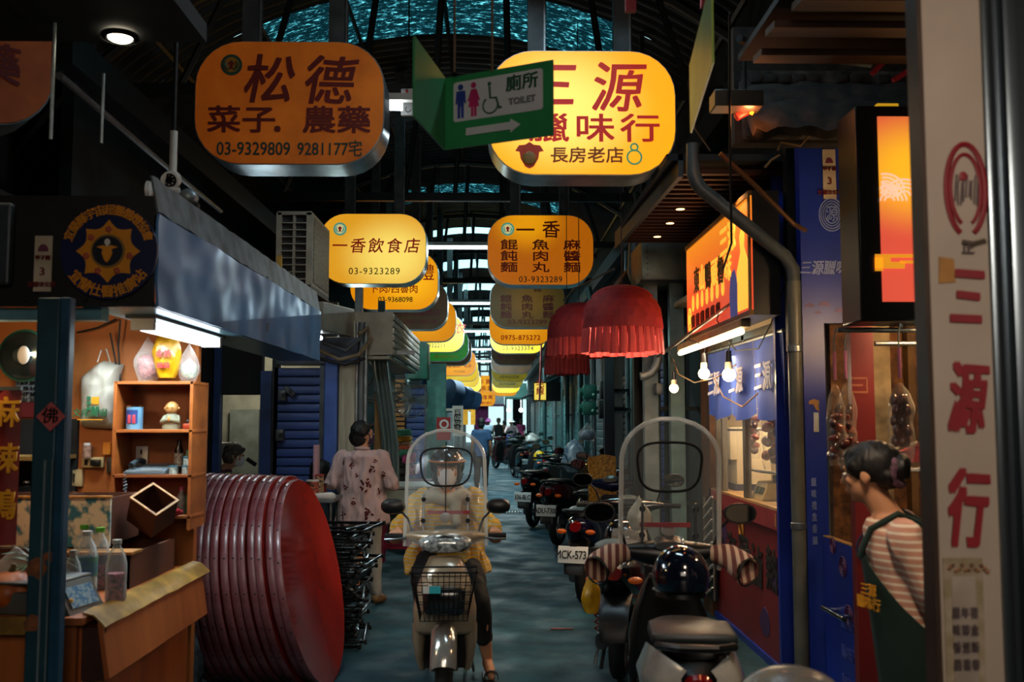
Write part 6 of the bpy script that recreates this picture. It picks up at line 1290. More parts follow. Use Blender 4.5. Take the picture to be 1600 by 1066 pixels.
def scooter(label, loc, rz, body, accent, cat='scooter', plate=None, screen=None, basket=False, cuffs=False, style=0, group=None, lean=0, detail=True, tailpanel=None, top_cover=None, steer=0, mirrors=True, scale=1):
    t = thing('motor_scooter', label, cat, (0, 0, 0), 0, group)
    dark = BLACK; parts = []
    # wheels
    for nm, y in (('rear_wheel', -.60), ('front_wheel', .62)):
        w = B().lathe([(.165, -.04), (.20, -.048), (.228, -.03), (.238, 0), (.228, .03), (.20, .048), (.165, .04)], (0, y, .24), (1, 0, 0), 32).done(nm, RUBBER, t)
        B().lathe([(.168, -.038), (.150, -.03), (.148, .03), (.168, .038)], (0, y, .24), (1, 0, 0), 28).cyl((-.045, y, .24), (.045, y, .24), .035).done('rim', STEEL, w)
        b = B()
        for k in range(5):
            a = 2 * PI * k / 5; b.tube([(0, y, .24), (0, y + .155 * math.cos(a), .24 + .155 * math.sin(a))], [.016, .010], 6)
        o = b.done('spokes', STEEL, w); o['kind'] = 'stuff'
    # fork and front fender
    for s in (-1, 1): B().tube([(s * .065, .62, .24), (s * .062, .56, .42), (s * .05, .50, .58)], .017, 8).done('fork_leg', STEEL if style == 1 else DARK, t)
    B().grid(lambda u, v: Vector((.075 * math.sin((v - .5) * PI * .98), .62 + (.262 + .0 * v) * math.cos(math.radians(12 + 128 * u)) * (.86 + .14 * math.cos((v - .5) * PI)), .24 + .262 * math.sin(math.radians(12 + 128 * u)) * (.90 + .10 * math.cos((v - .5) * PI)) + .03 * math.cos((v - .5) * PI))), 18, 10).thick(.005).done('front_fender', accent, t, ang=70)
    # front shield: outer painted, bulging
    F_ = [(.30, .46, .115, .05, 2.6), (.36, .50, .155, .07, 2.4), (.46, .505, .185, .085, 2.4), (.58, .50, .19, .09, 2.4), (.70, .48, .165, .09, 2.4), (.80, .45, .13, .08, 2.3), (.87, .42, .095, .065, 2.2)]
    # leave a wheel arch: two side cheeks + upper nose
    up = [f for f in F_ if f[0] >= .44]
    B().loft([sring((0, y, z), hw, th, n, 24, 'Z') for z, y, hw, th, n in [(.43, .50, .165, .06, 2.4)] + up]).done('front_shield', body, t, ang=60)
    for s in (-1, 1): B().loft([sring((s * x, y, z), hw, th, 2.4, 14, 'Z') for z, y, x, hw, th in ((.20, .38, .135, .022, .06), (.28, .40, .150, .03, .08), (.38, .43, .155, .04, .095), (.48, .46, .150, .045, .09))]).done('shield_cheek', body, t, ang=60)
    B().loft([sring((0, .37, z), hw, .03, 3, 16, 'Z') for z, hw in ((.24, .17), (.45, .20), (.7, .17), (.86, .10))]).done('inner_leg_shield', dark, t, ang=60)
    B().bb(-.12, .12, .40, .47, .22, .46).done('wheel_arch_liner', mat('matt_black_liner', '#060606', .9), t)
    # floorboard + side fairing
    B().loft([sring((0, y, .235), hw, .035, 4, 16, 'Y') for y, hw in ((-.15, .15), (.0, .17), (.2, .17), (.36, .15))]).done('floorboard', dark, t, ang=50)
    # tail body
    T = [(-.93, .045, .68, .74), (-.86, .10, .60, .765), (-.72, .145, .50, .775), (-.5, .165, .42, .75), (-.3, .155, .34, .72), (-.12, .135, .25, .68), (-.05, .10, .25, .60)]
    B().loft([sring((0, y, (a + c) / 2), hw, (c - a) / 2, 2.8, 22, 'Y') for y, hw, a, c in T]).done('tail_body', body if style != 2 else dark, t, ang=60)
    if tailpanel:
        for s in (-1, 1): B().loft([[Vector((s * x, y, z)) for x, z in ((hx, a), (hx + .018, (a + c) / 2), (hx - .02, c), (hx - .03, c - .005), (hx - .01, (a + c) / 2), (hx - .015, a))] for y, hx, a, c in ((-.95, .07, .70, .765), (-.88, .125, .64, .79), (-.72, .165, .60, .79), (-.5, .175, .58, .755), (-.36, .165, .60, .70))]).done('tail_panel', tailpanel, t, ang=50)
    B().loft([sring((0, y, z), hw, hh, 2.6, 18, 'Y') for y, z, hw, hh in ((-.84, .79, .07, .02), (-.78, .80, .12, .035), (-.6, .805, .15, .045), (-.42, .79, .145, .05), (-.2, .755, .12, .045), (-.06, .73, .08, .03))]).done('seat', mat('black_vinyl_seat', '#0e0e0f', .45, var=.2, scale=20, bump=.05), t, ang=60)
    # grab rail, tail light, signals, rear fender, plate
    B().tube([(-.12, -.62, .80), (-.13, -.86, .82), (-.06, -.96, .835), (.06, -.96, .835), (.13, -.86, .82), (.12, -.62, .80)], .014, 8).done('grab_rail', dark if style != 1 else CHROME, t)
    B().loft([sring((0, -.935, .70), .05, .045, 2.6, 16, 'Y'), sring((0, -.965, .695), .042, .038, 2.6, 16, 'Y')]).done('tail_light', tailred, t)
    for s in (-1, 1): B().ball((s * .125, -.925, .655), (.045, .025, .022), 14, 8).done('turn_signal', amberl, t)
    B().loft([sring((0, y, z), hw, .012, 3, 12, 'Y', .6) for y, z, hw in ((-.80, .56, .10), (-.93, .50, .09), (-1.0, .40, .085), (-1.01, .32, .08))]).done('rear_fender', dark, t)
    if plate:
        B().box((0, -1.015, .475), (.26, .006, .14), rot=(-.12, 0, 0), bev=.006).done('number_plate', platem, t)
        text(plate, .095, at((0, -1.021, .472), 0, -.12), BLACK, t, bold=.012, sx=.72, name='plate_number')
        B().bb(-.03, .03, -1.01, -.92, .50, .56).done('plate_bracket', dark, t)
    # engine, exhaust, shock, stand
    if detail:
        B().loft([sring((-.10, y, .24), .04, hh, 3, 14, 'Y') for y, hh in ((-.66, .05), (-.4, .08), (-.2, .08), (-.1, .05))]).done('engine_case', GREYM, t)
        B().tube([(.12, -.1, .18), (.14, -.35, .17), (.15, -.45, .24), (.15, -.75, .30), (.15, -.86, .33)], [.018, .02, .05, .058, .04], 14).done('exhaust', mat('exhaust_steel', '#3a3a3c', .4, .6), t)
        for s in (-1, 1): B().tube([(s * .13 + .012 * math.cos(k * 1.3), -.66 + .008 * math.sin(k * 1.3), .30 + k * .008) for k in range(30)], .006, 5).done('shock_spring', mat('red_spring', '#a02818', .4) if style == 3 else DARK, t)
        B().tube([(-.13, -.25, .2), (-.17, -.28, .08), (-.18, -.30, .01)], .010, 6).done('kick_stand', STEEL, t)
        for s in (-1, 1): B().tube([(s * .10, -.38, .2), (s * .13, -.42, .015)], .012, 6).done('centre_stand_leg', DARK, t)
    # handlebar unit (steers)
    B().loft([sring((x, y, z), hy, hz, 2.3, 18, 'X') for x, y, z, hy, hz in ((-.25, .36, .985, .018, .018), (-.2, .37, .985, .035, .03), (-.12, .39, .975, .065, .05), (0, .40, .965, .09, .068), (.12, .39, .975, .065, .05), (.2, .37, .985, .035, .03), (.25, .36, .985, .018, .018))]).done('handlebar_cover', body if style != 2 else dark, t, ang=60)
    B().loft([sring((0, y, z), hw, hh, 2.2, 20, 'Y') for y, z, hw, hh in ((.43, .955, .165, .06), (.475, .95, .155, .055), (.497, .945, .12, .042), (.506, .943, .05, .02))]).done('headlight', clearl, t)
    B().tube([(-.13 + .26 * k / 8, .47 + .02 * math.sin(PI * k / 8), .998 - .012 * abs(k - 4) ** 1.2 * .6) for k in range(9)], .007, 6).done('headlight_brow', dark, t)
    B().loft([sring((0, y, z), .07, .02, 2.4, 14, 'Y') for y, z in ((.30, 1.015), (.38, 1.035))]).done('dashboard', mat('grey_dash', '#4a4f50', .2), t)
    for s in (-1, 1):
        B().cyl((s * .25, .35, .985), (s * .37, .33, .985), .017).done('grip', RUBBER, t)
        B().tube([(s * .24, .39, .98), (s * .30, .41, .975), (s * .37, .385, .97)], .007, 6).done('brake_lever', STEEL, t)
        if mirrors:
            m_ = B().tube([(s * .20, .36, 1.0), (s * .23, .35, 1.09), (s * .27, .34, 1.13)], .007, 6).done('mirror_stem', DARK, t)
            B().loft([sring((s * .325, y, 1.165), hx, hz, 2.3, 18, 'Y') for y, hx, hz in ((.37, .03, .02), (.36, .065, .04), (.335, .075, .048), (.328, .072, .045))]).done('mirror', dark, t)
            B().loft([sring((s * .325, y, 1.165), .066, .040, 2.3, 18, 'Y') for y in (.3275, .3265)]).done('mirror_glass', mirror, t)
    if cuffs:
        plaid = stripes('brown_plaid_cloth', '#6a3a34', '#c8a890', 9, .55, 'X', .9)
        for s in (-1, 1):
            B().tube([(s * .20, .37, .98), (s * .265, .34, .97), (s * .315, .28, .935), (s * .335, .235, .915)], [.04, .055, .064, .066], 16, False).thick(.006).jitter(.01, 14).done('hand_cuff', plaid, t)
            B().lathe([(.062, 0), (.069, .006), (.062, .012)], (s * .337, .232, .913), (s * .6, -.75, -.2), 18).done('cuff_hem', DARK, t)
    if screen:
        w, h, y0, zb = screen.get('w', .46), screen.get('h', .66), .47, screen.get('zb', .93)
        def sp(u, v):  # u -1..1, v 0..1 : arch outline, curved sheet
            hw = w / 2 * (1 - .05 * v) * (1 if v < .72 else math.sqrt(max(0, 1 - ((v - .72) / .285) ** 2.2)))
            hw = max(hw, .004); return Vector((u * hw, y0 - .20 * v - .07 * (u * hw / (w / 2)) ** 2 * 1.2, zb + h * v))
        sh = B().grid(lambda a, b: sp(a * 2 - 1, b), 24, 30); sh.done('windshield', screen_m, t, ang=80)
        edge = [sp(-1, v / 30) for v in range(31)] + [sp(1, 1 - v / 30) for v in range(31)]
        B().tube(edge, .011, 6).done('windshield_edge', rim_m, t)
        # outer translucent band
        B().grid(lambda a, b: sp((-1 if a < .5 else 1) if False else (1 - .13 * (1 - b)) * -1, a) + Vector((0, -.002, 0)), 30, 2).done('edge_band', rim_m, t) if False else None
        def wp(k, n=40):
            a = 2 * PI * k / n; ca, sa = math.cos(a), math.sin(a)
            u = .63 * math.copysign(abs(ca) ** .62, ca); v = .68 + .165 * math.copysign(abs(sa) ** .62, sa)
            u *= 1 + .10 * (v - .68) / .165 if True else 1
            x_ = u * w / 2; return Vector((x_, y0 - .20 * v - .084 * (x_ / (w / 2)) ** 2, zb + h * v))
        B().tube([wp(k) for k in range(41)], .0065, 6).done('window_gasket', RUBBER if screen.get('dark', 1) else CHROME, t)
        for s in (-1, 1):
            for v in (.22, .40):
                q = sp(s * .55, v); B().cyl(q + Vector((0, .012, 0)), q + Vector((0, -.014, 0)), .014, seg=14).done('screen_bolt', DARK, t)
            B().tube([sp(s * .55, .02) + Vector((0, -.02, -.04)), sp(s * .55, .44) + Vector((0, -.012, 0))], .006, 6).done('screen_stay', STEEL, t)
        a, b_ = sp(-.6, .29), sp(.45, .29); B().box((a + b_) / 2 + Vector((0, .006, 0)), ((b_ - a).x, .004, .022)).done('red_strip', mat('red_tape', '#a8303a', .5), t)
        B().ball(sp(0, .25) + Vector((0, .008, 0)), (.035, .006, .03), 14, 8).done('wiper_hub', mat('hub_grey', '#b0a8a0', .3), t); B().cyl(sp(0, .28) + Vector((0, .012, 0)), sp(0, .9) + Vector((0, .012, 0)) if screen.get('rod', 1) else sp(.0, .3), .004, seg=6).done('wiper_rod', DARK, t)
    if basket:
        b = B(); x0, x1, y0_, y1_, z0, z1 = -.135, .135, .575, .80, .56, .83
        for k in range(6):
            z = z0 + (z1 - z0) * k / 5; e = .012 * k
            b.tube([(x0 - e, y0_, z), (x0 - e, y1_, z), (x1 + e, y1_, z), (x1 + e, y0_, z), (x0 - e, y0_, z)], .0028 if k < 5 else .005, 5)
        for k in range(11):
            x = x0 + (x1 - x0) * k / 10; b.cyl((x, y1_, z0), (x * 1.2, y1_, z1), .0024, seg=5); b.cyl((x, y0_, z0), (x, y1_, z0), .0024, seg=5)
        for k in range(1, 7):
            y = y0_ + (y1_ - y0_) * k / 7
            for s in (-1, 1): b.cyl((s * x1, y, z0), (s * (x1 + .055), y, z1), .0024, seg=5)
        o = b.done('wire_basket', mat('black_wire', '#101112', .4, .5), t); o['kind'] = 'stuff'
        B().box((0, .69, .66), (.24, .19, .16), bev=.03).jitter(.015, 14).done('basket_cover', mat('dark_glossy_wrap', '#23282a', .12, var=.4, coat=1), t)
        B().box((.055, .806, .735), (.075, .003, .04)).done('turquoise_sticker', mat('turquoise_print', '#2a9aa0', .4, emit='#2a9aa0', es=.1), t); B().box((.10, .8065, .735), (.035, .003, .04)).done('white_sticker', WHITE, t)
    if top_cover: top_cover(t)
    t.location = loc; t.rotation_euler = (0, lean, rz); 
    if scale != 1: t.scale = (scale,) * 3
    return t
beige = mat('champagne_scooter_paint', '#a89478', .28, .25, var=.12, scale=3, coat=.7)
# the rider's scooter, facing the camera
RS = scooter('champagne scooter with arched clear windshield and wire basket, ridden towards the camera', (-.300, 6.16, 0), PI + .03, beige, mat('pale_silver_paint', '#b4b0a8', .18, .6, coat=1), screen=dict(w=.50, h=.70, zb=.93, dark=1), basket=True, style=0, scale=.94)
for s in (-1, 1):
    pass
# nearest parked scooter seen from behind
def s1_extras(t):
    B().box((0, -.70, .835), (.30, .26, .04), bev=.015).done('rear_rack', mat('slate_vinyl', '#1c2426', .4), t)
S1 = scooter('black parked scooter with white tail panels, plaid hand cuffs and tall clear windshield', (.775, 4.34, 0), -.10, GLOSSB, GLOSSB, screen=dict(w=.46, h=.70, zb=.90, dark=1, rod=0), cuffs=True, tailpanel=mat('white_gloss_panel', '#b4b2ac', .25, coat=.8), style=2, top_cover=s1_extras)
p = S1.location
def helmet(label, c, r, m, visor=None, rz=0):
    t = thing('helmet', label, 'helmet', tuple(c), rz); c = Vector(c)
    M = Wm(t)
    b = B().grid(lambda u, v: Vector((r * .92 * math.sin(PI * (v * .62)) * math.cos(2 * PI * u), r * 1.08 * math.sin(PI * (v * .62)) * math.sin(2 * PI * u), r * math.cos(PI * v * .62) + .0)), 36, 14)
    bmesh.ops.remove_doubles(b.bm, verts=b.bm.verts[:], dist=1e-5); b.thick(.012); b.bm.transform(M); b.done('shell', m, t, ang=80)
    b = B().lathe([(r * .84, -r * .36), (r * .93, -r * .42), (r * .84, -r * .46)], (0, 0, 0)); b.bm.transform(M); b.done('rim_trim', BLACK, t)
    b = B().lathe([(.001, -r * .42), (r * .8, -r * .40), (r * .82, -r * .62), (r * .5, -r * .66), (.001, -r * .66)], (0, 0, 0)); b.bm.transform(M); b.done('padding', BLACK, t)
    if visor:
        b = B().grid(lambda u, v: Vector((r * 1.08 * math.sin(PI * (.32 + v * .34)) * math.cos(PI * (1.1 + .8 * u)), r * 1.22 * math.sin(PI * (.32 + v * .34)) * math.sin(PI * (1.1 + .8 * u)), r * 1.1 * math.cos(PI * (.32 + v * .34)))), 20, 8); b.bm.transform(M); b.done('visor', visor, t, ang=80)
        for s in (-1, 1): b = B().cyl((s * r * .86, 0, r * .05), (s * r * .98, 0, r * .05), .014); b.bm.transform(M); b.done('visor_hinge', DARK, t)
    return t
hp = P(1064, 938, 4.28)
helmet('dark blue glossy helmet resting on the seat of the nearest parked scooter', (hp.x, 4.28, .935), .130, mat('dark_blue_helmet', '#0c1424', .08, .2, coat=1, var=.3))
# hanging bag on windshield
crumple_bag('plastic_bag', 'knotted white bag hanging at the left of the nearest parked windshield', P(999, 828, 4.98), .13, .1, .17, mat('translucent_white_film', '#c0b8a4', .3, var=.15, coat=.4), seed=61, top=.14)
q = P(999, 765, 4.98); q2 = P(999, 782, 4.98)
# second scooter (dark, between), third etc
S2 = scooter('black scooter with helmet on it, hidden between the nearest one and the MCK plate one', (.88, 6.85, 0), -.2, GLOSSB, GLOSSB, style=3, plate=None)
h2 = P(975, 842, 6.6); helmet('black helmet with clear visor behind the white knotted bag', (h2.x, 6.6, h2.z), .135, GLOSSB, visor=clear('clear_visor', '#e8e0d0', alpha=.25), rz=.5)
crumple_bag('plastic_bag', 'crumpled yellow bag tucked at the side of the nearest parked scooters', P(924, 958, 5.55), .11, .10, .24, mat('yellow_plastic', '#d8a010', .35, var=.3, coat=.3), seed=71, top=.35)
S3 = scooter('black and blue scooter with white number plate MCK-5731', (.99, 9.33, 0), -.35, mat('dark_navy_paint', '#0c1230', .2, .2, coat=.8), GLOSSB, plate='MCK-5731', style=0)
S4 = scooter('red and black scooter with white number plate ADU-7300', (1.03, 13.3, 0), -.42, mat('dark_red_scooter_paint', '#5a1018', .2, .2, coat=.8), GLOSSB, plate='ADU-7300', style=2, tailpanel=mat('dark_red_scooter_paint', '#5a1018'))
S5 = scooter('black scooter with white number plate 536-BLC, leftmost of the parked row', (.80, 15.45, 0), -.42, GLOSSB, GLOSSB, plate='536-BLC', style=0)
S6 = scooter('black scooter with brown seat between the MCK and ADU plate scooters', (1.22, 11.4, 0), -.32, GLOSSB, GLOSSB, style=0, plate=None)
S7 = scooter('teal scooter parked beyond the row of black ones', (1.15, 18.4, 0), -.3, mat('teal_scooter_paint', '#1f5c60', .25, .2, coat=.6), GLOSSB, style=0, plate=None)
for k, (x, y, rz, m, lb) in enumerate(((.62, 27.5, .2, GLOSSB, 'black scooter parked far along the right wall, nearer of the far group'), (1.0, 28.5, .05, GLOSSB, 'scooter beside a wrapped load far along the right wall'), (.3, 32.0, .5, mat('dark_red_scooter_paint', '#5a1018'), 'red scooter leaning out farthest along the right wall'), (.9, 33.5, .2, GLOSSB, 'black scooter at the far end of the right wall'))):
    scooter(lb, (x, y, 0), rz, m, GLOSSB, style=0, plate='BLC-12%d' % k if k < 2 else None)
hx = P(858, 727, 20); t = helmet('yellow helmet on a scooter far along the right wall', (P(843, 715, 22).x, 22, P(843, 715, 22).z), .15, mat('yellow_helmet', '#d8b010', .3, coat=.5))
scooter('dark teal scooter under the yellow helmet', (P(843, 715, 22).x, 22.5, 0), .1, TEAL, GLOSSB, style=0)
crumple_bag('plastic_bag', 'white wrapped load on a scooter far along the right wall', (1.0, 28.0, .86), .5, .5, .36, mat('grey_white_wrap', '#a8a8a0', .4, var=.4), seed=81, top=.9)
# round mirror standing out of the row
p = P(915, 732, 10.9); tag(B().ball(p, (.09, .02, .085), 18, 10).tube([p, p + Vector((.1, -.03, -.1)), p + Vector((.16, -.1, -.3)), (1.05, 11.3, .97)], .009, 6).done('round_mirror', mat('brass_mirror', '#8a8470', .08, .9, var=.2)), 'round chrome scooter mirror on a long brass stem', 'mirror')
# dome of clear plastic at bottom right (top of a lamp jar in the foreground)
p = P(1237, 1100, 2.6); t = thing('dome_lid', 'clear frosted dome lid poking into the bottom edge of the photo', 'lid', (p.x, p.y, .80))
R_ = .145; pz = P(1237, 1042, 2.6).z
B().grid(lambda u, v: Vector((p.x + R_ * math.sin(v * PI / 2) * math.cos(2 * PI * u), 2.6 + R_ * math.sin(v * PI / 2) * math.sin(2 * PI * u), pz - .10 + .10 * math.cos(v * PI / 2))), 36, 10).done('dome', clear('frosted_dome', '#a8a090', alpha=.35, rough=.25), t, ang=80)
B().cyl((p.x, 2.6, 0), (p.x, 2.6, pz - .10), R_ * .98).done('drum', mat('grey_drum', '#4a4a48', .5), t)
# ================================================================ stacked round tables and folded legs
tabm = mat('worn_red_table_laminate', '#b02c20', .2, var=.15, scale=2, col2='#96221a', coat=.4); rimr = mat('scuffed_maroon_edge', '#5c1c22', .4, var=.5, scale=14, col2='#74484a', coat=.3)
def table_top(label, cx, tilt, yaw, dz=0, dr=0):
    R_ = .625 + dr; t = thing('round_tabletop', label, 'table top', (cx, 6.22, R_ * math.cos(tilt) + dz), group='red round table tops stacked on edge', rot=(0, 0, 0))
    # local disc axis = +X
    b = B().lathe([(.001, .020), (R_ - .012, .020), (R_ - .006, .022)], (0, 0, 0), (1, 0, 0), 64); b.done('surface', tabm, None, ang=40).parent = t
    b = B().lathe([(R_ - .006, .022), (R_, .017), (R_ + .001, .0), (R_, -.017), (R_ - .006, -.022), (R_ - .05, -.022)], (0, 0, 0), (1, 0, 0), 64); b.done('metal_edge', rimr, None, ang=50).parent = t
    b = B().lathe([(.001, -.018), (R_ - .01, -.018)], (0, 0, 0), (1, 0, 0), 64); b.done('underside', mat('dark_underside', '#1c1412', .8), None).parent = t
    b = B()
    for k in range(20):
        a = 2 * PI * k / 20; b.ball((0.004, (R_ + .001) * math.cos(a), (R_ + .001) * math.sin(a)), .006, 6, 4)
    o = b.done('rim_screws', DARK, None); o.parent = t; o['kind'] = 'stuff'
    t.rotation_euler = (0, tilt, yaw); return t
def rings(n): return n
xs = P(487, 900, 6.22).x
labs = ['front red round table top, its glossy face to the alley'] + ['%s table top behind the glossy front one' % w for w in ('first', 'second', 'third', 'fourth', 'fifth', 'sixth', 'seventh', 'eighth', 'ninth', 'tenth', 'eleventh')]
random.seed(5)
N = 12; x = xs
T0 = None
for k in range(N):
    tilt = -.20 + .010 * k + random.uniform(-.003, .003); yaw = -.075 + .004 * k
    if T0 is None: T0 = table_top(labs[0], x, tilt, yaw)
    else: dup(T0, (x, 6.22 + random.uniform(-.03, .03), .625 * math.cos(tilt) + .02), label=labs[k] if k < 11 else 'last and leftmost red table top of the stack', rot=(0, tilt, yaw))
    x -= .052 + random.uniform(-.003, .006)
# folded table legs, a heap of black steel frames
legm = mat('black_steel_tube', '#15181a', .3, .7, var=.3, scale=10, coat=.2); g = 'folded black steel table legs stacked in a pile'
random.seed(11)
def leg_frame():
    t = thing('folded_table_leg', 'black folded steel table leg frame in the pile beside the red table tops', 'table legs', (0, 0, 0), group=g)
    B().tube([(-.34, -.30, 0), (.20, -.30, 0), (.22, -.28, 0), (.22, .30, 0), (-.34, .30, 0)], .0115, 8).done('leg_tube', legm, t)
    B().tube([(.10, -.28, .012), (.17, .05, .012), (.12, .30, .012)], .010, 8).done('cross_bar', legm, t)
    B().cyl((.225, -.30, 0), (.245, -.30, 0), .016, seg=10).done('rubber_foot', RUBBER, t); B().cyl((.225, .30, 0), (.245, .30, 0), .016, seg=10).done('rubber_foot', RUBBER, t)
    return t
L0 = leg_frame(); px = P(545, 900, 7.4).x
n = 24
for k in range(n):
    o = L0 if k == 0 else dup(L0)
    o.location = (px - .10 + random.uniform(-.06, .06) - .004 * k * 0, 7.35 + random.uniform(-.05, .05), .03 + k * .034); o.rotation_euler = (random.uniform(-.02, .02), random.uniform(-.02, .02), random.uniform(-.16, .16))
    if k == n - 1: o['label'] = 'topmost folded leg frame of the black steel pile'
    elif k == 0: o['label'] = 'lowest folded leg frame of the black steel pile, on the floor'
    else: o['label'] = 'folded leg frame of the black steel pile, number %d up from the floor' % (k + 1)
# foil bag on floor left of tables
crumple_bag('foil_bag', 'crumpled silvery bag on the floor between the counter and the red table tops', P(290, 1020, 5.6) * 1 - Vector((0, 0, .25)), .2, .2, .5, mat('silver_crinkle', '#6a7074', .25, .6, var=.5, scale=18), seed=91, top=.2)
# condiment table behind
q = P(505, 775, 8.3); t = thing('condiment_table', 'steel topped table with condiments left of the lady in floral shirt', 'table', (q.x, 8.3, 0))
zt = q.z
B().bb(q.x - .35, q.x + .14, 7.95, 8.45, zt - .03, zt).done('top', STEEL, t, bevel=.004)
for sx_ in (-.32, .11):
    for sy_ in (8.0, 8.4): B().cyl((q.x + sx_, sy_, 0), (q.x + sx_, sy_, zt - .03), .015).done('leg', STEEL, t)
for k, (px_, h, r, m, lb) in enumerate(((488, .13, .05, mat('red_white_tub', '#b0503a', .5, var=.6, scale=50), 'red and white striped cup stack on the condiment table'), (497, .17, .045, mat('red_bottle_cap_rack', '#a8886a', .5, var=.7, scale=60), 'clear rack of reddish chopstick wrappers on the condiment table'), (505, .09, .03, mat('glass_red_jar', '#6a3028', .2, coat=.5), 'small dark sauce jar on the condiment table'))):
    a = P(px_, 772, 8.1 + .1 * k); t = thing('condiment_pot', lb, 'condiment', (a.x, a.y, zt)); B().cyl((a.x, a.y, zt), (a.x, a.y, zt + h), r).done('body', m, t); B().cyl((a.x, a.y, zt + h), (a.x, a.y, zt + h + .012), r * 1.08).done('lid', [WHITE, mat('red_lid', '#a02a20'), DARK][k], t)
tag(B().box((q.x - .05, 8.25, zt + .21), (.012, .25, .42), bev=.003).done('clear_board', clear('pinkish_acrylic', '#d8b0c0', alpha=.3)), 'upright pinkish clear board on the condiment table', 'board')
tag(B().box((q.x + .05, 8.05, zt + .02), (.16, .18, .04), rot=(0, 0, .3), bev=.012).jitter(.01, 20).done('tissue_pack', WHITE), 'crumpled white tissues at the corner of the condiment table', 'tissues')
tag(B().bb(q.x - .28, q.x - .16, 8.1, 8.4, zt, zt + .11, bev=.006).done('dark_caddy', mat('dark_caddy', '#14181a', .4)), 'dark caddy on the left of the condiment table', 'caddy')
# pink stools and white table behind the rider
def stool(x, y, label, h=.46):
    t = thing('plastic_stool', label, 'stool', (x, y, 0), group='pink plastic stools beside the alley'); pk = mat('pink_red_plastic', '#b8305a', .4, var=.1)
    B().box((x, y, h - .01), (.30, .30, .03), bev=.012).done('seat', pk, t)
    for a in (-1, 1):
        for b_ in (-1, 1): B().loft([sring((x + a * .12, y + b_ * .12, h - .02), .024, .024, 4, 8, 'Z'), sring((x + a * .155, y + b_ * .155, 0), .024, .024, 4, 8, 'Z')]).done('leg', pk, t)
    for a in (-1, 1): B().bb(x + a * .145 - .008, x + a * .145 + .008, y - .13, y + .13, .18, .21).bb(x - .13, x + .13, y + a * .145 - .008, y + a * .145 + .008, .18, .21).done('rail', pk, t)
q = PZ(618, 880, .01); stool(q.x + .0, q.y, 'pink plastic stool between the floral-shirted lady and the rider', .62)
q = P(660, 850, 11.7); stool(q.x, 11.7, 'pink plastic stool hidden behind the scooter rider', .5)
q = P(628, 758, 10.5); t = thing('white_table', 'white folding table behind the lady in floral shirt', 'table', (q.x, 10.5, 0))
B().bb(q.x - .35, q.x + .5, 10.3, 11.1, q.z - .03, q.z, bev=.01).done('top', mat('pale_green_white', '#b0c0b8', .4), t); B().bb(q.x - .34, q.x + .49, 10.32, 10.34, q.z - .2, q.z - .04).done('apron_board', mat('pale_green_white', '#b0c0b8'), t)
for sx_ in (-.3, .45):
    for sy_ in (10.35, 11.05): B().cyl((q.x + sx_, sy_, 0), (q.x + sx_, sy_, q.z - .03), .014).done('leg', DARK, t)
# clothes shop stock
random.seed(3)
for k, (px_, py, w, h, c_) in enumerate(((628, 676, 28, 10, '#3a8a70'), (629, 686, 26, 8, '#d8a020'), (630, 692, 26, 7, '#c8c0a8'), (630, 706, 30, 12, '#4a9a80'), (624, 722, 24, 12, '#3a4442'), (628, 734, 28, 12, '#59635f'), (640, 716, 18, 16, '#d05a9a'), (646, 734, 14, 14, '#e0a0c0'), (622, 746, 24, 8, '#2a3a38'), (634, 700, 24, 8, '#c05a40'))):
    y = 12.6 + .1 * (k % 3); a = P(px_, py, y); s = y / FPX
    o = B().box(a, (w * s, .35, h * s), rot=(0, random.uniform(-.05, .05), random.uniform(-.1, .1)), bev=.02).jitter(.015, 12).done('folded_clothes', mat('cloth_%s' % c_[1:], c_, .85, var=.4, scale=20, bump=.2))
    tag(o, ['green folded pile on top of the clothes stand', 'yellow folded garment near the top of the clothes stand', 'cream folded garment under the yellow one', 'large sea-green folded garment on the clothes stand', 'dark grey folded pile on the clothes stand', 'mid grey folded pile on the clothes stand', 'bright pink folded garment behind the rider', 'pale pink folded garment behind the rider', 'lowest dark green folded pile on the clothes stand', 'rust red folded garment on the clothes stand'][k], 'clothes', 'folded garments stacked on the clothes stand')
a = P(635, 752, 12.6); t = thing('clothes_stand', 'low table carrying the folded garments behind the lady', 'table', (a.x, 12.6, 0)); B().bb(a.x - .3, a.x + .3, 12.3, 13.1, a.z - .04, a.z).done('top', mat('maroon_top', '#5a1c34', .5), t)
B().bb(a.x - .27, a.x + .27, 12.4, 13.0, 0, a.z - .04).done('base', mat('dark_base', '#20282a', .7), t)
# ================================================================ people
def union(b, voxel, name, m, parent, smooth=4, wrinkle=0, wscale=14, ang=80):
    me = bpy.data.meshes.new('tmp'); bmesh.ops.recalc_face_normals(b.bm, faces=b.bm.faces[:]); b.bm.to_mesh(me); b.bm.free()
    o = bpy.data.objects.new('tmp', me); COL.objects.link(o)
    r = o.modifiers.new('r', 'REMESH'); r.mode = 'VOXEL'; r.voxel_size = voxel; r.adaptivity = 0
    s = o.modifiers.new('s', 'SMOOTH'); s.factor = .5; s.iterations = smooth
    dg = bpy.context.evaluated_depsgraph_get(); me2 = bpy.data.meshes.new_from_object(o.evaluated_get(dg)); bpy.data.objects.remove(o); bpy.data.meshes.remove(me)
    if wrinkle:
        nr = [v.normal.copy() for v in me2.vertices]
        for v, n_ in zip(me2.vertices, nr):
            q = v.co * wscale; q.z *= .45; v.co += n_ * wrinkle * (noise.noise(q) + .5 * noise.noise(q * 2.3))
    me2.name = name; me2.materials.clear(); me2.materials.append(m); me2.shade_smooth()
    q = bpy.data.objects.new(name, me2); COL.objects.link(q); q.parent = parent; return q
def V(*a): return Vector(a)
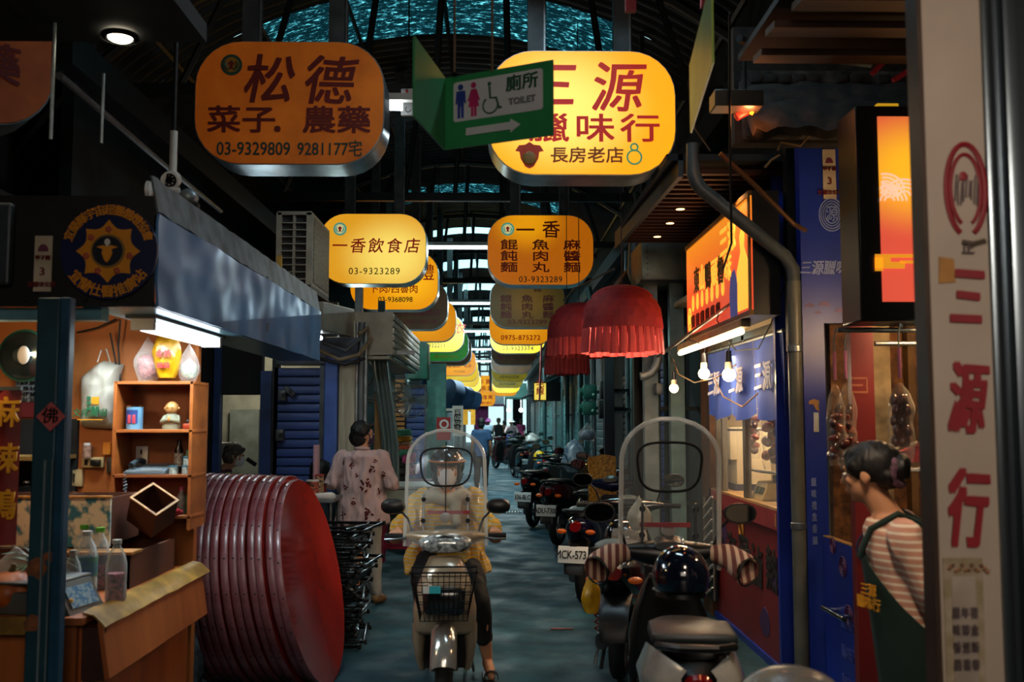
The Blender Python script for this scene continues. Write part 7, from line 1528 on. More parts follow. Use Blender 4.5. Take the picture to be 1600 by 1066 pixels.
def hand(b, wrist, d, nrm, curl=.5, s=1.0, side=1):
    d = Vector(d).normalized(); nrm = (Vector(nrm) - d * Vector(nrm).dot(d)).normalized(); ax = d.cross(nrm).normalized() * side
    for k in range(4):
        off = ax * ((k - 1.5) * .019 * s); kn = wrist + d * .085 * s + off * 1.05
        b.limb([wrist + off * .5, kn], [.014 * s, .0125 * s], 8)
        L = (.034, .040, .037, .028)[k] * s; p_ = kn; a = 0
        for j in range(3):
            a += curl * (.9 if j == 0 else 1.0); dd = d * math.cos(a) - nrm * math.sin(a)
            q = p_ + dd * L * (1 - .18 * j); b.limb([p_, q], [.0095 * s, .0085 * s], 8); p_ = q
    t0 = wrist + d * .025 * s - ax * .026 * s; t1 = t0 + (d * .6 - ax * .55 - nrm * .45).normalized() * .038 * s; t2 = t1 + (d * .75 - nrm * (.3 + .5 * curl)).normalized() * .032 * s
    b.limb([wrist + d * .01 * s, t0, t1], [.014 * s, .0145 * s, .0115 * s], 8); b.limb([t1, t2], [.0105 * s, .009 * s], 8)
def face_head(b, c, yaw, pitch=0, s=1.0):
    R = Euler((pitch, 0, yaw)).to_matrix()
    def at_(x, y, z): return c + R @ (Vector((x, y, z)) * s)
    e = (pitch, 0, yaw)
    b.ball(at_(0, -.012, .022), (.074 * s, .092 * s, .088 * s), 18, 12, e); b.ball(at_(0, .018, -.035), (.058 * s, .068 * s, .066 * s), 16, 10, e)
    b.ball(at_(0, .052, -.078), (.026 * s, .026 * s, .022 * s), 12, 8, e)
    b.limb([at_(0, .082, .012), at_(0, .100, -.022)], [.008 * s, .013 * s], 8); b.limb([at_(-.03, .074, .028), at_(.03, .074, .028)], .011 * s, 8)
    b.limb([at_(-.018, .082, -.052), at_(.018, .082, -.052)], .009 * s, 8)
    for k in (-1, 1): b.ball(at_(k * .076, -.008, -.008), (.010 * s, .018 * s, .030 * s), 10, 8, e); b.ball(at_(k * .04, .055, -.015), (.024 * s, .02 * s, .024 * s), 10, 8, e)
    return at_
def features(t, at_, s, mask=None, skin=None, brow='#15100e'):
    ew = mat('eye_white', '#cfc8c0', .3, var=.02); ir = mat('dark_iris', '#120c0a', .15)
    for k in (-1, 1):
        o = B().ball(at_(k * .031, .078, .006), (.013 * s, .008 * s, .0065 * s), 12, 8).done('eye', ew, t); B().ball(at_(k * .031, .085, .006), (.0058 * s, .003 * s, .0058 * s), 10, 6).done('iris', ir, o)
        B().tube([at_(k * .012, .088, .026), at_(k * .032, .087, .031), at_(k * .050, .076, .026)], .0028 * s, 6).done('eyebrow', mat('dark_brow', brow, .8), t)
    if mask:
        def fn(u, v):
            a = (u - .5) * 2; z = .006 - .092 * v; x = a * (.064 - .018 * v * v); y = .112 - .075 * a * a - .012 * (v - .45) ** 2 * 4 - .0
            return at_(x, y, z + .012 * (1 - abs(a)) * (1 - v))
        B().grid(fn, 18, 12).thick(.002).done('face_mask', mask, t, ang=70)
        for k in (-1, 1): B().tube([at_(k * .062, .04, -.005), at_(k * .078, .0, .012), at_(k * .081, -.02, -.005), at_(k * .072, .01, -.04), at_(k * .052, .045, -.07)], .0016 * s, 5).done('mask_loop', mask, t)
    else:
        B().tube([at_(-.02, .089, -.053), at_(0, .093, -.051), at_(.02, .089, -.053)], .0035 * s, 6).done('mouth', mat('lip_tone', '#8a4a40', .5), t)
def person(label, loc, rz, J, skin, group=None, s=1.0, vox=.009, head_yaw=0, head_pitch=0, mask=None, top=None, bottom=None, shoes=None, hair=None, face=True, hands=(None, None), hairfn=None, sleeve=.6, vest=False, legcut=1.0, kind='person'):
    """J: joints in local metres, facing +Y. keys: pelvis waist chest neck head, shL elL wrL, shR elR wrR, hipL knL anL toL ..."""
    t = thing('person', label, kind, (0, 0, 0), 0, group); j = J
    b = B()
    tr = j.get('tr', ((.135, .095), (.12, .085), (.15, .10), (.135, .085), (.05, .052)))
    pts = [j['pelvis'], j['waist'], j['chest'], j['shc'], j['neck']]
    b.loft([sring(p_, r[0] * s, r[1] * s, 2.3, 20, 'Z') for p_, r in zip(pts, tr)])
    b.limb([j['shc'], j['neck'], j['head'] - V(0, 0, .05)], [.06, .048, .05], 12)
    at_ = face_head(b, j['head'], head_yaw, head_pitch, s)
    for sd in 'LR':
        b.limb([j['sh' + sd], j['sh' + sd].lerp(j['el' + sd], .5), j['el' + sd]], [.046 * s, .042 * s, .034 * s], 12)
        b.limb([j['el' + sd], j['el' + sd].lerp(j['wr' + sd], .35), j['wr' + sd]], [.034 * s, .034 * s, .022 * s], 12)
        h = hands[0 if sd == 'L' else 1]
        if h: hand(b, j['wr' + sd], *h, side=1 if sd == 'L' else -1)
        elif h is None: hand(b, j['wr' + sd], (j['wr' + sd] - j['el' + sd]), V(1 if sd == 'L' else -1, 0, 0), .25, s, 1 if sd == 'L' else -1)
        b.limb([j['hip' + sd], j['hip' + sd].lerp(j['kn' + sd], .5), j['kn' + sd]], [.085 * s, .075 * s, .055 * s], 12)
        b.limb([j['kn' + sd], j['kn' + sd].lerp(j['an' + sd], .35), j['an' + sd]], [.053 * s, .055 * s, .033 * s], 12)
        b.limb([j['an' + sd] + V(0, 0, -.02), j['an' + sd].lerp(j['to' + sd], .6), j['to' + sd]], [.035 * s, .034 * s, .024 * s], 10)
    union(b, vox, 'body', skin, t, 5)
    if face: features(t, at_, s, mask)
    if top:
        m, lo, wd, hem = top['m'], top.get('grow', .02), top.get('wide', (.19, .14)), top['hem']
        b = B(); hp_ = V(j['pelvis'].x, j['pelvis'].y, hem)
        rr = [(wd[0], wd[1]), (wd[0] * .96, wd[1] * .98), (tr[1][0] + lo * 1.8, tr[1][1] + lo * 2), (tr[2][0] + lo, tr[2][1] + lo), (tr[3][0] + lo * .8, tr[3][1] + lo), (.068, .066)]
        cc = [hp_, hp_.lerp(j['waist'], .35), j['waist'], j['chest'], j['shc'] + V(0, 0, .005), j['neck'] + V(0, 0, -.012)]
        b.loft([sring(c_, r[0] * s, r[1] * s, 2.3, 24, 'Z') for c_, r in zip(cc, rr)])
        if not vest:
            for sd in 'LR':
                e, w_ = j['el' + sd], j['wr' + sd]
                if sleeve > 1: A_ = s * top.get('arm', 1); b.limb([j['sh' + sd], e], [.062 * A_, .056 * A_], 12); b.limb([e, e.lerp(w_, sleeve - 1)], [.056 * A_, .046 * A_], 12)
                else: b.limb([j['sh' + sd], j['sh' + sd].lerp(e, sleeve)], [.064 * s, .062 * s], 12)
                b.limb([j['shc'], j['sh' + sd]], [.06, .058], 10)
        union(b, vox, top.get('name', 'shirt'), m, t, 4, top.get('wr', .012))
    if bottom:
        b = B(); b.loft([sring(c_, r[0], r[1], 2.4, 20, 'Z') for c_, r in ((j['pelvis'] + V(0, 0, -.1), (.13 * s, .10 * s)), (j['pelvis'], (.155 * s, .115 * s)), (j['waist'], (.13 * s, .10 * s)))])
        fl = bottom.get('flare', 1.15)
        for sd in 'LR':
            k_, a_ = j['kn' + sd], j['an' + sd]
            b.limb([j['hip' + sd], j['hip' + sd].lerp(k_, .5), k_], [.098 * s * fl, .088 * s * fl, .068 * s * fl], 14)
            if legcut > 0: b.limb([k_, k_.lerp(a_, legcut * .5), k_.lerp(a_, legcut)], [.068 * s * fl, .062 * s * fl, .054 * s * fl], 14)
        union(b, vox, bottom.get('name', 'trousers'), bottom['m'], t, 4, .010)
    if shoes:
        for sd in 'LR':
            b = B(); a_, q = j['an' + sd], j['to' + sd]; d = (q - a_); d.z = 0
            b.limb([a_ + V(0, 0, -.03) - d * .15, a_.lerp(q, .5) + V(0, 0, -.012), q], [.040 * s, .040 * s, .033 * s], 12); union(b, max(vox, .008), 'shoe', shoes, t, 3)
    if hair: hairfn(t, at_, s, hair)
    t.location = loc; t.rotation_euler = (0, 0, rz); return t
def stand(h=1.6, lean=0, walk=0, arms='down', sp=.09):
    k = h / 1.7; W_ = .165
    j = dict(pelvis=V(0, 0, .93), waist=V(0, .005, 1.06), chest=V(0, .0, 1.22), shc=V(0, -.01, 1.37), neck=V(0, 0, 1.43), head=V(0, .015, 1.575))
    for sd, x in (('L', -1), ('R', 1)):
        j['sh' + sd] = V(x * W_, -.005, 1.375); j['el' + sd] = V(x * (W_ + .05), -.02, 1.10); j['wr' + sd] = V(x * (W_ + .06), .05, .87)
        j['hip' + sd] = V(x * .085, 0, .88); st = walk * x
        j['kn' + sd] = V(x * sp, .02 + st * .5, .49); j['an' + sd] = V(x * sp, -.02 + st, .09 + max(0, -st) * .4); j['to' + sd] = V(x * (sp + .01), .13 + st, .035)
    for q in j: j[q] = j[q] * k
    return j
def short_hair(t, at_, s, m):
    b = B(); b.ball(at_(0, -.022, .040), (.087 * s, .098 * s, .088 * s), 20, 14); b.ball(at_(0, -.040, -.022), (.084 * s, .074 * s, .088 * s), 16, 10)
    for k in (-1, 1): b.ball(at_(k * .062, -.01, .02), (.026 * s, .045 * s, .05 * s), 12, 8)
    b.ball(at_(0, .045, .078), (.06 * s, .04 * s, .032 * s), 12, 8); union(b, .007, 'hair', m, t, 4, .006, 40)
hairm = mat('black_hair', '#0b0a0c', .55, var=.3, scale=80, stretch=(1, 1, .2), bump=.3)
skin1 = mat('warm_skin', '#cc9470', .5, var=.08, scale=5); skin2 = mat('tan_skin', '#8a5a40', .5, var=.08)
# --- rider on the champagne scooter (local frame = scooter frame)
j = dict(pelvis=V(0, -.33, .74), waist=V(0, -.29, .85), chest=V(0, -.22, .99), shc=V(0, -.16, 1.10), neck=V(0, -.13, 1.155), head=V(0, -.08, 1.285))
for sd, x in (('L', -1), ('R', 1)):
    j['sh' + sd] = V(x * .165, -.165, 1.10); j['el' + sd] = V(x * .265, -.02, .95); j['wr' + sd] = V(x * .285, .20, .945); j['hip' + sd] = V(x * .09, -.30, .76)
j['knR'] = V(.15, .05, .62); j['anR'] = V(.12, .06, .33); j['toR'] = V(.12, .20, .29)
j['knL'] = V(-.20, -.02, .50); j['anL'] = V(-.255, -.20, .10); j['toL'] = V(-.275, -.04, .035)
jacket = stripes('yellow_striped_knit', '#d8a21e', '#b9ab8c', 14, .62, 'Z', .85, wob=1.2)
blk = mat('black_trousers', '#0d0e10', .8, var=.2, bump=.1); wmask = mat('white_mask_cloth', '#ecebe9', .7, var=.05)
def rider_hair(t, at_, s, m):
    b = B(); b.ball(at_(0, -.03, .02), (.083 * s, .09 * s, .09 * s), 18, 12); b.ball(at_(0, -.06, -.06), (.07, .045, .07), 14, 10)
    for k in (-1, 1): b.ball(at_(k * .066, .01, -.02), (.022, .035, .075), 12, 8)
    b.ball(at_(0, .066, .052), (.052 * s, .022 * s, .022 * s), 12, 8); union(b, .007, 'hair', m, t, 4, .004, 40)
    hm = mat('black_open_helmet', '#101010', .15, coat=1); b = B()
    g_ = b.grid(lambda u, v: at_(.108 * math.sin(PI * (.001 + v * (.50 if math.sin(2 * PI * u) > .3 else .66))) * math.cos(2 * PI * u), -.015 + .125 * math.sin(PI * (.001 + v * (.50 if math.sin(2 * PI * u) > .3 else .66))) * math.sin(2 * PI * u), .035 + .112 * math.cos(PI * v * (.50 if math.sin(2 * PI * u) > .3 else .66))), 48, 16)
    b.thick(.012).done('helmet_shell', hm, t, ang=80)
    B().tube([at_(.112 * math.cos(a), -.01 + .132 * math.sin(a), .058) for a in [PI * q / 16 for q in range(17)]], .006, 6).done('helmet_trim', mat('orange_trim', '#c07030', .4), t)
    for k in (-1, 1): B().tube([at_(k * .098, .01, -.02), at_(k * .075, .03, -.08), at_(k * .02, .045, -.115)], .005, 6).done('chin_strap', BLACK, t)
rd = person('person in yellow striped jacket, white mask and black helmet riding the champagne scooter', (-.300, 6.16, 0), PI + .03, j, skin1, vox=.0065, mask=wmask,
    top=dict(m=jacket, hem=.63, wide=(.275, .20), grow=.05, name='jacket', wr=.026, arm=1.08), sleeve=1.78, bottom=dict(m=blk, flare=1.0), legcut=.62, hairfn=rider_hair, hair=hairm,
    hands=((V(-.02, 1, -.10), V(0, .1, 1), 1.15, .95), (V(.02, 1, -.10), V(0, .1, 1), 1.15, .95)), head_pitch=-.05)
b = B(); b.tube([V(-.13, -.10, 1.10), V(-.08, -.04, 1.13), V(0, -.02, 1.10), V(.08, -.04, 1.13), V(.13, -.10, 1.10), V(.08, -.2, 1.14), V(-.08, -.2, 1.14), V(-.13, -.10, 1.10)], .045, 12)
b.limb([V(-.05, -.02, 1.08), V(-.06, .0, .97)], [.04, .03], 10)
q = union(b, .009, 'cream_hood', mat('cream_cloth', '#b0a68e', .85, var=.1), rd, 4, .01)
for sd, x in (('L', -1), ('R', 1)):
    a_, q_ = j['an' + sd], j['to' + sd]
    q = B().loft([sring(V(a_.x, a_.y - .05, q_.z - .028), .036, .01, 3, 14, 'Y'), sring(a_.lerp(q_, .5) * 1 - V(0, 0, a_.lerp(q_, .5).z - q_.z + .028), .042, .01, 3, 14, 'Y'), sring(q_ + V(0, .03, -.028), .034, .01, 3, 14, 'Y')]).done('sandal_sole', mat('dark_sandal', '#241410', .5), None); q.parent = rd
    q = B().grid(lambda u, v: q_ + V(.045 * math.cos(PI * u), -.05 + .06 * v, -.02 + .055 * math.sin(PI * u)), 12, 4).thick(.005).done('sandal_strap', mat('dark_sandal', '#241410'), None); q.parent = rd
# --- lady in floral shirt, back view
j = stand(1.58); 
j['elL'] = V(-.262, -.03, 1.04); j['wrL'] = V(-.17, .20, 1.05); j['elR'] = V(.268, -.03, 1.04); j['wrR'] = V(.14, .20, 1.02); j['shL'] = V(-.165, 0, 1.265); j['shR'] = V(.165, 0, 1.265)
j['knL'] = V(-.10, .03, .46); j['anL'] = V(-.12, -.0, .085); j['toL'] = V(-.14, .14, .035); j['knR'] = V(.10, .02, .46); j['anR'] = V(.13, .02, .085); j['toR'] = V(.17, .15, .035)
blouse = mat('dusty_pink_blouse', '#c0a6a2', .85, var=.1, scale=3, bump=.05)
lady = person('person in dusty pink blouse with dark red flowers, standing with back to the camera', (-1.165, 8.75, 0), -.05, j, skin1, vox=.008, head_yaw=-1.0, mask=mat('purple_mask', '#3c3450', .8),
    top=dict(m=blouse, hem=.70, wide=(.235, .165), grow=.035, name='blouse', wr=.022, arm=1.15), sleeve=1.35, bottom=dict(m=mat('off_white_trousers', '#a8a59a', .85, var=.1), flare=1.0), legcut=.93, shoes=mat('tan_shoe', '#7a5a34', .6), hair=hairm, hairfn=short_hair)
fl = mat('dark_red_flower_print', '#5c1c1c', .85, var=.3, scale=60)
random.seed(21)
dg = bpy.context.evaluated_depsgraph_get(); dg.update()
blo = [o for o in lady.children if o.name.startswith('blouse')][0]
from mathutils.bvhtree import BVHTree
bv = BVHTree.FromPolygons([v.co.copy() for v in blo.data.vertices], [tuple(p_.vertices) for p_ in blo.data.polygons])
for (x, z, r) in ((-.075, 1.20, .022), (.10, 1.16, .028), (.06, 1.03, .045), (-.12, 1.02, .02), (.16, .98, .018), (-.04, .90, .022), (.08, .80, .042), (-.13, .78, .022), (.0, .70, .02), (.17, .72, .022), (-.02, 1.12, .012), (.2, 1.12, .02), (-.19, .92, .014), (.13, 1.24, .014), (-.15, 1.22, .014)):
    b = B()
    for q in range(int(5 + r * 120)):
        a = random.uniform(0, 6.28); rr = r * math.sqrt(random.random()); px_, pz_ = x + rr * math.cos(a), z + rr * 1.3 * math.sin(a)
        hit = bv.ray_cast(V(px_, -1, pz_), V(0, 1, 0))
        if hit[0] is None: continue
        n_ = hit[1]; tx = n_.cross(V(0, 0, 1)).normalized(); tz = tx.cross(n_); e = .0035 + r * .16; an = random.uniform(0, 3.14); c_ = hit[0] + n_ * .002
        u_ = tx * math.cos(an) + tz * math.sin(an); w_ = n_.cross(u_)
        b.face([b.bm.verts.new(c_ + u_ * e * 1.7 * math.cos(k * PI / 4) + w_ * e * math.sin(k * PI / 4)) for k in range(8)])
    o = b.done('flower_print', fl, None, norm=False); o.parent = lady; o['kind'] = 'stuff'
b = B(); b.lathe([(.062, 0), (.07, .012), (.066, .03), (.058, .03)], (0, .0, 1.325), (0, .12, 1), 22).done('collar', blouse, None).parent = lady
# --- woman in apron at right
j = dict(pelvis=V(0, 0, .84), waist=V(0, .03, .97), chest=V(0, .075, 1.10), shc=V(0, .11, 1.205), neck=V(0, .145, 1.265), head=V(0, .20, 1.405),
    tr=((.155, .12), (.14, .11), (.155, .11), (.135, .09), (.05, .055)))
for sd, x in (('L', -1), ('R', 1)):
    j['sh' + sd] = V(x * .165, .09, 1.20); j['el' + sd] = V(x * .22, -.02, .965); j['wr' + sd] = V(x * .10, -.16, .90)
    j['hip' + sd] = V(x * .09, 0, .80); j['kn' + sd] = V(x * .09, .03, .45); j['an' + sd] = V(x * .09, 0, .085); j['to' + sd] = V(x * .1, .14, .035)
def bun(t, at_, s, m):
    b = B(); b.ball(at_(0, -.022, .032), (.086 * s, .102 * s, .086 * s), 20, 14); b.ball(at_(0, -.06, -.012), (.07, .055, .05), 14, 10); b.ball(at_(0, .04, .070), (.065, .045, .03), 12, 8)
    for k in (-1, 1): b.ball(at_(k * .064, .0, .03), (.022, .055, .034), 12, 8)
    union(b, .007, 'hair', m, t, 4, .004, 50)
    b = B(); b.ball(at_(.0, -.108, .012), (.050, .040, .050), 16, 12).jitter(.008, 30); b.done('hair_bun', m, t)
    B().tube([at_(.046 * math.cos(a), -.10 - .006 * math.sin(3 * a), .0 + .048 * math.sin(a)) for a in [2 * PI * q / 24 for q in range(25)]], [.012 + .004 * (q % 2) for q in range(25)], 8).done('scrunchie', mat('lilac_scrunchie', '#6a4a60', .8, var=.4, scale=60), t)
tee = stripes('white_striped_pink_top', '#c89482', '#e4d8c8', 12.5, .72, 'Z', .85)
ap = person('person with bun, striped top and dark green apron, standing side-on by the meat window', (1.525, 3.50, 0), 1.2, j, skin1, vox=.0065, head_yaw=-.32, head_pitch=-.12,
    top=dict(m=tee, hem=.745, wide=(.19, .15), grow=.025, name='top', wr=.012), sleeve=1.15, bottom=dict(m=mat('dark_green_skirt', '#0f1f1c', .8), flare=1.15), hair=hairm, hairfn=bun, hands=((V(.8, -.2, -.3), V(0, -1, 0), .5, .95), (V(-.8, -.2, -.3), V(0, -1, 0), .5, .95)), shoes=DARK)
apm = mat('dark_green_apron', '#12302a', .75, var=.15, scale=4, bump=.08)
def apf(u, v):
    z = 1.13 - .75 * v; a = (u - .5) * (3.6 if v > .34 else .8 + v * 8.2); cy = .075 - .09 * min(1, v * 1.2)
    rx, ry = .205 + .03 * v, .165 + .02 * v; return V(rx * math.sin(a) * 1.0, cy + ry * math.cos(a) + .008 * math.sin(a * 9) * v, z)
B().grid(apf, 28, 26).thick(.004).done('apron', apm, None, ang=80).parent = ap
for s_ in (-1, 1): B().tube([V(s_ * .09, .24, 1.12), V(s_ * .105, .20, 1.22), V(s_ * .10, .11, 1.275), V(s_ * .06, .0, 1.22), V(-s_ * .03, -.07, 1.10), V(-s_ * .10, -.075, .95)], .011, 8).done('apron_strap', apm, None).parent = ap
B().tube([V(.205 * math.sin(a), -.0 + .165 * -math.cos(a), .93) for a in [-1.7 + 3.4 * q / 14 for q in range(15)]], .014, 8).done('waist_tie', apm, None).parent = ap
q = text('三源\n臘味行', .045, Matrix.Translation((-.128, .212, .99)) @ Matrix.Rotation(PI + .6, 4, 'Z'), YEL, None, bold=.03); q.parent = ap
# --- far people
def far(label, x, y, rz, h, tm, bm_, walk=.12, sleeve=.55, face=True, hem=.80, vest=False, legcut=.9, hat=None, skin=skin2, mask=None, hairc=hairm):
    j = stand(h, walk=walk); k = h / 1.7
    def hf(t, at_, s, m):
        short_hair(t, at_, s, m)
        if hat: B().lathe([(.001, .15), (.06, .145), (.092, .10), (.10, .05), (.17, .015), (.165, .01), (.095, .04)], at_(0, -.01, .0), seg=24).done('sun_hat', hat, t)
    return person(label, (x, y, 0), rz, j, skin, vox=.014, top=dict(m=tm, hem=hem * k, wide=(.18, .13), wr=.01), sleeve=sleeve, bottom=dict(m=bm_), legcut=legcut, shoes=DARK, hair=hairc, hairfn=hf, face=face, mask=mask, vest=vest, s=k * 1.03)
far('person in dark blue t-shirt and black trousers walking away down the alley', P(752, 700, 22.4).x, 22.4, -.05, 1.62, mat('petrol_blue_tshirt', '#1c4060', .8, var=.1), blk, face=False)
far('person in black tank top and shorts walking towards the camera', P(779, 700, 40).x, 40, PI, 1.66, blk, blk, vest=True, legcut=.15, sleeve=.1)
far('person in purple hat behind the man in dark blue t-shirt', P(763, 700, 43).x, 43, PI, 1.6, mat('pale_blue_top', '#9ab0c0', .8), blk, hat=mat('purple_hat', '#a04a90', .7))
far('person in bright pink top at the far right of the alley mouth', P(814, 700, 46).x, 46, PI - .4, 1.6, mat('bright_pink_top', '#d84a80', .8), blk)
far('person in black beside a scooter at the alley mouth', P(788, 700, 44).x, 44, .2, 1.55, blk, blk, face=False)
# cyclist in white hat
cx = P(799, 700, 41).x
t = thing('bicycle', 'pale bicycle carrying the white-hatted person', 'bicycle', (cx, 41, 0)); wb = mat('pale_pink_bicycle', '#b8a0a8', .4, .3)
for y in (-.5, .5): B().lathe([(.30, -.015), (.325, 0), (.30, .015), (.29, 0)], (cx, 41 + y, .33), (1, 0, 0), 28).done('wheel', RUBBER, t)
B().tube([(cx, 40.5, .33), (cx, 40.72, .35), (cx, 40.78, .85)], .015, 6).tube([(cx, 40.72, .35), (cx, 41.2, .45), (cx, 41.3, .95)], .016, 6).tube([(cx, 41.3, .9), (cx, 41.5, .33)], .014, 6).tube([(cx, 40.78, .8), (cx, 41.25, .75)], .014, 6).done('frame', wb, t)
B().tube([(cx - .28, 40.9, .98), (cx, 40.76, .95), (cx + .28, 40.9, .98)], .014, 6).done('handlebar', DARK, t); B().ball((cx, 41.28, .84), (.09, .13, .035)).done('saddle', DARK, t)
B().box((cx, 40.55, .78), (.3, .25, .2)).done('basket', mat('white_basket', '#b0b0b0', .5), t); B().tube([(cx, 40.55, .68), (cx, 40.7, .6)], .01, 6).done('basket_stay', DARK, t)
j = stand(1.6)
for sd, x in (('L', -1), ('R', 1)):
    j['pelvis'] = V(0, -.27, .90); j['waist'] = V(0, -.24, 1.0); j['chest'] = V(0, -.16, 1.15); j['shc'] = V(0, -.11, 1.27); j['neck'] = V(0, -.09, 1.33); j['head'] = V(0, -.05, 1.47)
    j['hip' + sd] = V(x * .09, -.25, .88); j['kn' + sd] = V(x * .13, .1, .72 if x > 0 else .58); j['an' + sd] = V(x * .12, .03, .34 if x > 0 else .2); j['to' + sd] = V(x * .12, .17, .30 if x > 0 else .16)
    j['sh' + sd] = V(x * .16, -.11, 1.27); j['el' + sd] = V(x * .25, .0, 1.08); j['wr' + sd] = V(x * .26, .10, 1.0)
def hathair(t, at_, s, m):
    short_hair(t, at_, s, m); B().lathe([(.001, .15), (.06, .145), (.092, .10), (.10, .05), (.17, .015), (.165, .01), (.095, .04)], at_(0, -.01, .0), seg=24).done('sun_hat', mat('white_hat', '#d8d4d0', .7), t)
person('person in white hat and pale pink top riding a bicycle at the alley mouth', (cx, 41.05, 0), PI, j, skin1, vox=.013, top=dict(m=mat('pale_pink_top', '#d8b8b8', .8), hem=.86, wide=(.17, .13)), sleeve=1.5, bottom=dict(m=mat('blue_trousers', '#2a4a8a', .8)), hair=hairm, hairfn=hathair, shoes=DARK)
# --- person bending in the back room and seated person by the condiment table
def seated(label, x, y, rz, seat, top_m, bot_m, hairc, mask=None, lean=.0, sleeve=.6, head_pitch=0, legcut=.9, cls=None):
    z = seat + .06; j = dict(pelvis=V(0, 0, z), waist=V(0, .02 + lean * .2, z + .12), chest=V(0, .03 + lean * .5, z + .27), shc=V(0, .02 + lean * .85, z + .42 - lean * .1), neck=V(0, .03 + lean, z + .48 - lean * .12), head=V(0, .06 + lean * 1.2, z + .62 - lean * .2))
    for sd, s_ in (('L', -1), ('R', 1)):
        j['sh' + sd] = V(s_ * .165, .02 + lean * .85, z + .40 - lean * .1); j['el' + sd] = V(s_ * .24, .10 + lean, z + .16); j['wr' + sd] = V(s_ * .14, .32 + lean, z + .20)
        j['hip' + sd] = V(s_ * .09, .02, z); j['kn' + sd] = V(s_ * .14, .42, z + .02); j['an' + sd] = V(s_ * .14, .40, .09); j['to' + sd] = V(s_ * .15, .55, .035)
    return person(label, (x, y, 0), rz, j, skin1, vox=.012, top=dict(m=top_m, hem=z - .05, wide=(.17, .14)), sleeve=sleeve, bottom=dict(m=bot_m), mask=mask, hair=hairc, hairfn=short_hair, head_pitch=head_pitch, shoes=DARK, legcut=legcut)
q = P(357, 712, 9.95)
seated('person with grey-brown hair and white mask leaning in the back room', q.x - .30, 9.9, -1.35, q.z - .62 - .06 + .05, mat('plum_top', '#6a2a4a', .8), blk, mat('grey_brown_hair', '#5a5044', .6, var=.4, scale=60), mask=wmask, lean=.25, head_pitch=-.3)
tag(B().bb(q.x - .48, q.x - .12, 9.75, 10.05, 0, q.z - .68 + .0, bev=.02).done('low_bench', NEARBLACK), 'dark low bench in the back room doorway', 'bench')
tag(B().loft([sring((P(366, 745, 9.7).x + dx, 9.7, P(366, 745, 9.7).z + dz), .1, r_, 2, 12, 'X') for dx, dz, r_ in ((-.16, 0, .01), (-.08, .01, .03), (.06, .0, .03), (.14, -.02, .008))]).jitter(.01, 20).done('yellow_cloth', mat('lime_yellow_cloth', '#a8b030', .7)), 'lime yellow bundle in front of the person in the back room', 'cloth')
tag(B().bb(P(343, 745, 9.7).x, P(400, 745, 9.7).x, 9.55, 9.9, 0, P(366, 748, 9.7).z - .02).done('work_table', NEARBLACK), 'dark work table in the back room doorway', 'table')
q = P(500, 770, 9.15)
seated('person with bare arm and knee seated behind the condiment table, half hidden by the lady', q.x + .02, 8.86, -.5, .44, mat('dark_teal_shirt', '#1c2c30', .8), mat('dark_shorts', '#14181a', .8), hairm, legcut=.02)
stool(q.x + .02, 8.83, 'pink plastic stool under the seated person behind the condiment table', .44)
# ================================================================ left side farther back
# air conditioner outdoor unit on the canopy
a, b_ = P(432, 446, 7.9), P(487, 332, 7.9)
t = thing('air_conditioner', 'beige outdoor air conditioner unit standing above the blue hood', 'air conditioner', ((a.x + b_.x) / 2, 8.0, a.z))
acm = mat('aged_beige_metal', '#8a8474', .5, .2, var=.2)
B().bb(a.x, b_.x, 7.94, 8.7, a.z, b_.z).done('body', mat('ac_dark_inside', '#15191a', .6), t)
B().bb(a.x - .01, a.x + .03, 7.9, 8.7, a.z, b_.z).bb(b_.x - .04, b_.x + .01, 7.9, 8.7, a.z, b_.z).bb(a.x, b_.x, 7.9, 8.7, b_.z - .02, b_.z + .01).bb(a.x + .12, a.x + .14, 7.91, 7.95, a.z, b_.z).done('casing', acm, t)
for k in range(9): z = a.z + .05 + k * (b_.z - a.z - .08) / 9; B().bb(a.x + .02, b_.x - .03, 7.905, 7.93, z, z + .008).done('grille_bar', acm, t)
B().bb(b_.x + .01, b_.x + .015, 7.95, 8.65, a.z + .03, b_.z - .03).done('side_mesh', mat('wire_mesh', '#6a6a5a', .5, .4, var=.8, scale=90, col2='#15160f', fac=(.45, .55)), t)
B().bb(a.x - .1, b_.x + .01, 7.85, 8.7, a.z - .04, a.z).bb(a.x + .02, a.x + .08, 7.9, 8.0, 2.4, a.z).done('stand', DARK, t)
p = P(441, 425, 7.7); tag(B().bb(p.x - .02, p.x + .02, 7.58, 7.6, p.z - .12, p.z + .11).done('paper_label', mat('yellow_paper_strip', '#b8923a', .7)), 'yellow paper strip stuck on the flange of the blue hood', 'label')
# pale metal boxes of the next stall
pale = mat('pale_stainless', '#8c8a7c', .35, .4, var=.3, scale=3, bump=.1)
t = thing('steel_canopy_box', 'pale stainless box canopy with lamp under it right of the air conditioner', 'canopy', (-1.3, 8.9, 2.35))
a, b_ = P(502, 524, 8.3), P(556, 478, 9.6)
B().loft([[Vector(v) for v in ((-2.0, 8.05, 2.32), (-1.40, 8.05, 2.32), (-1.40, 8.05, 2.55), (-2.0, 8.05, 2.55))], [Vector(v) for v in ((-2.0, 9.25, 2.36), (-1.32, 9.25, 2.36), (-1.32, 9.25, 2.62), (-2.0, 9.25, 2.62))]]).done('body', pale, t, smooth=False, bevel=.005)
B().cyl((-1.52, 8.3, 2.30), (-1.52, 8.62, 2.30), .02).done('tube', mat('stall_tube', '#fff', .4, emit='#fff', es=8), t)
t = thing('ribbed_canopy', 'ribbed steel shop canopy with dented end plate left of the green sign', 'canopy', (-1.1, 10.8, 2.2))
B().bb(-1.34, -.97, 9.3, 9.32, 2.2, 2.60).jitter(.012, 5).done('end_plate', pale, t)
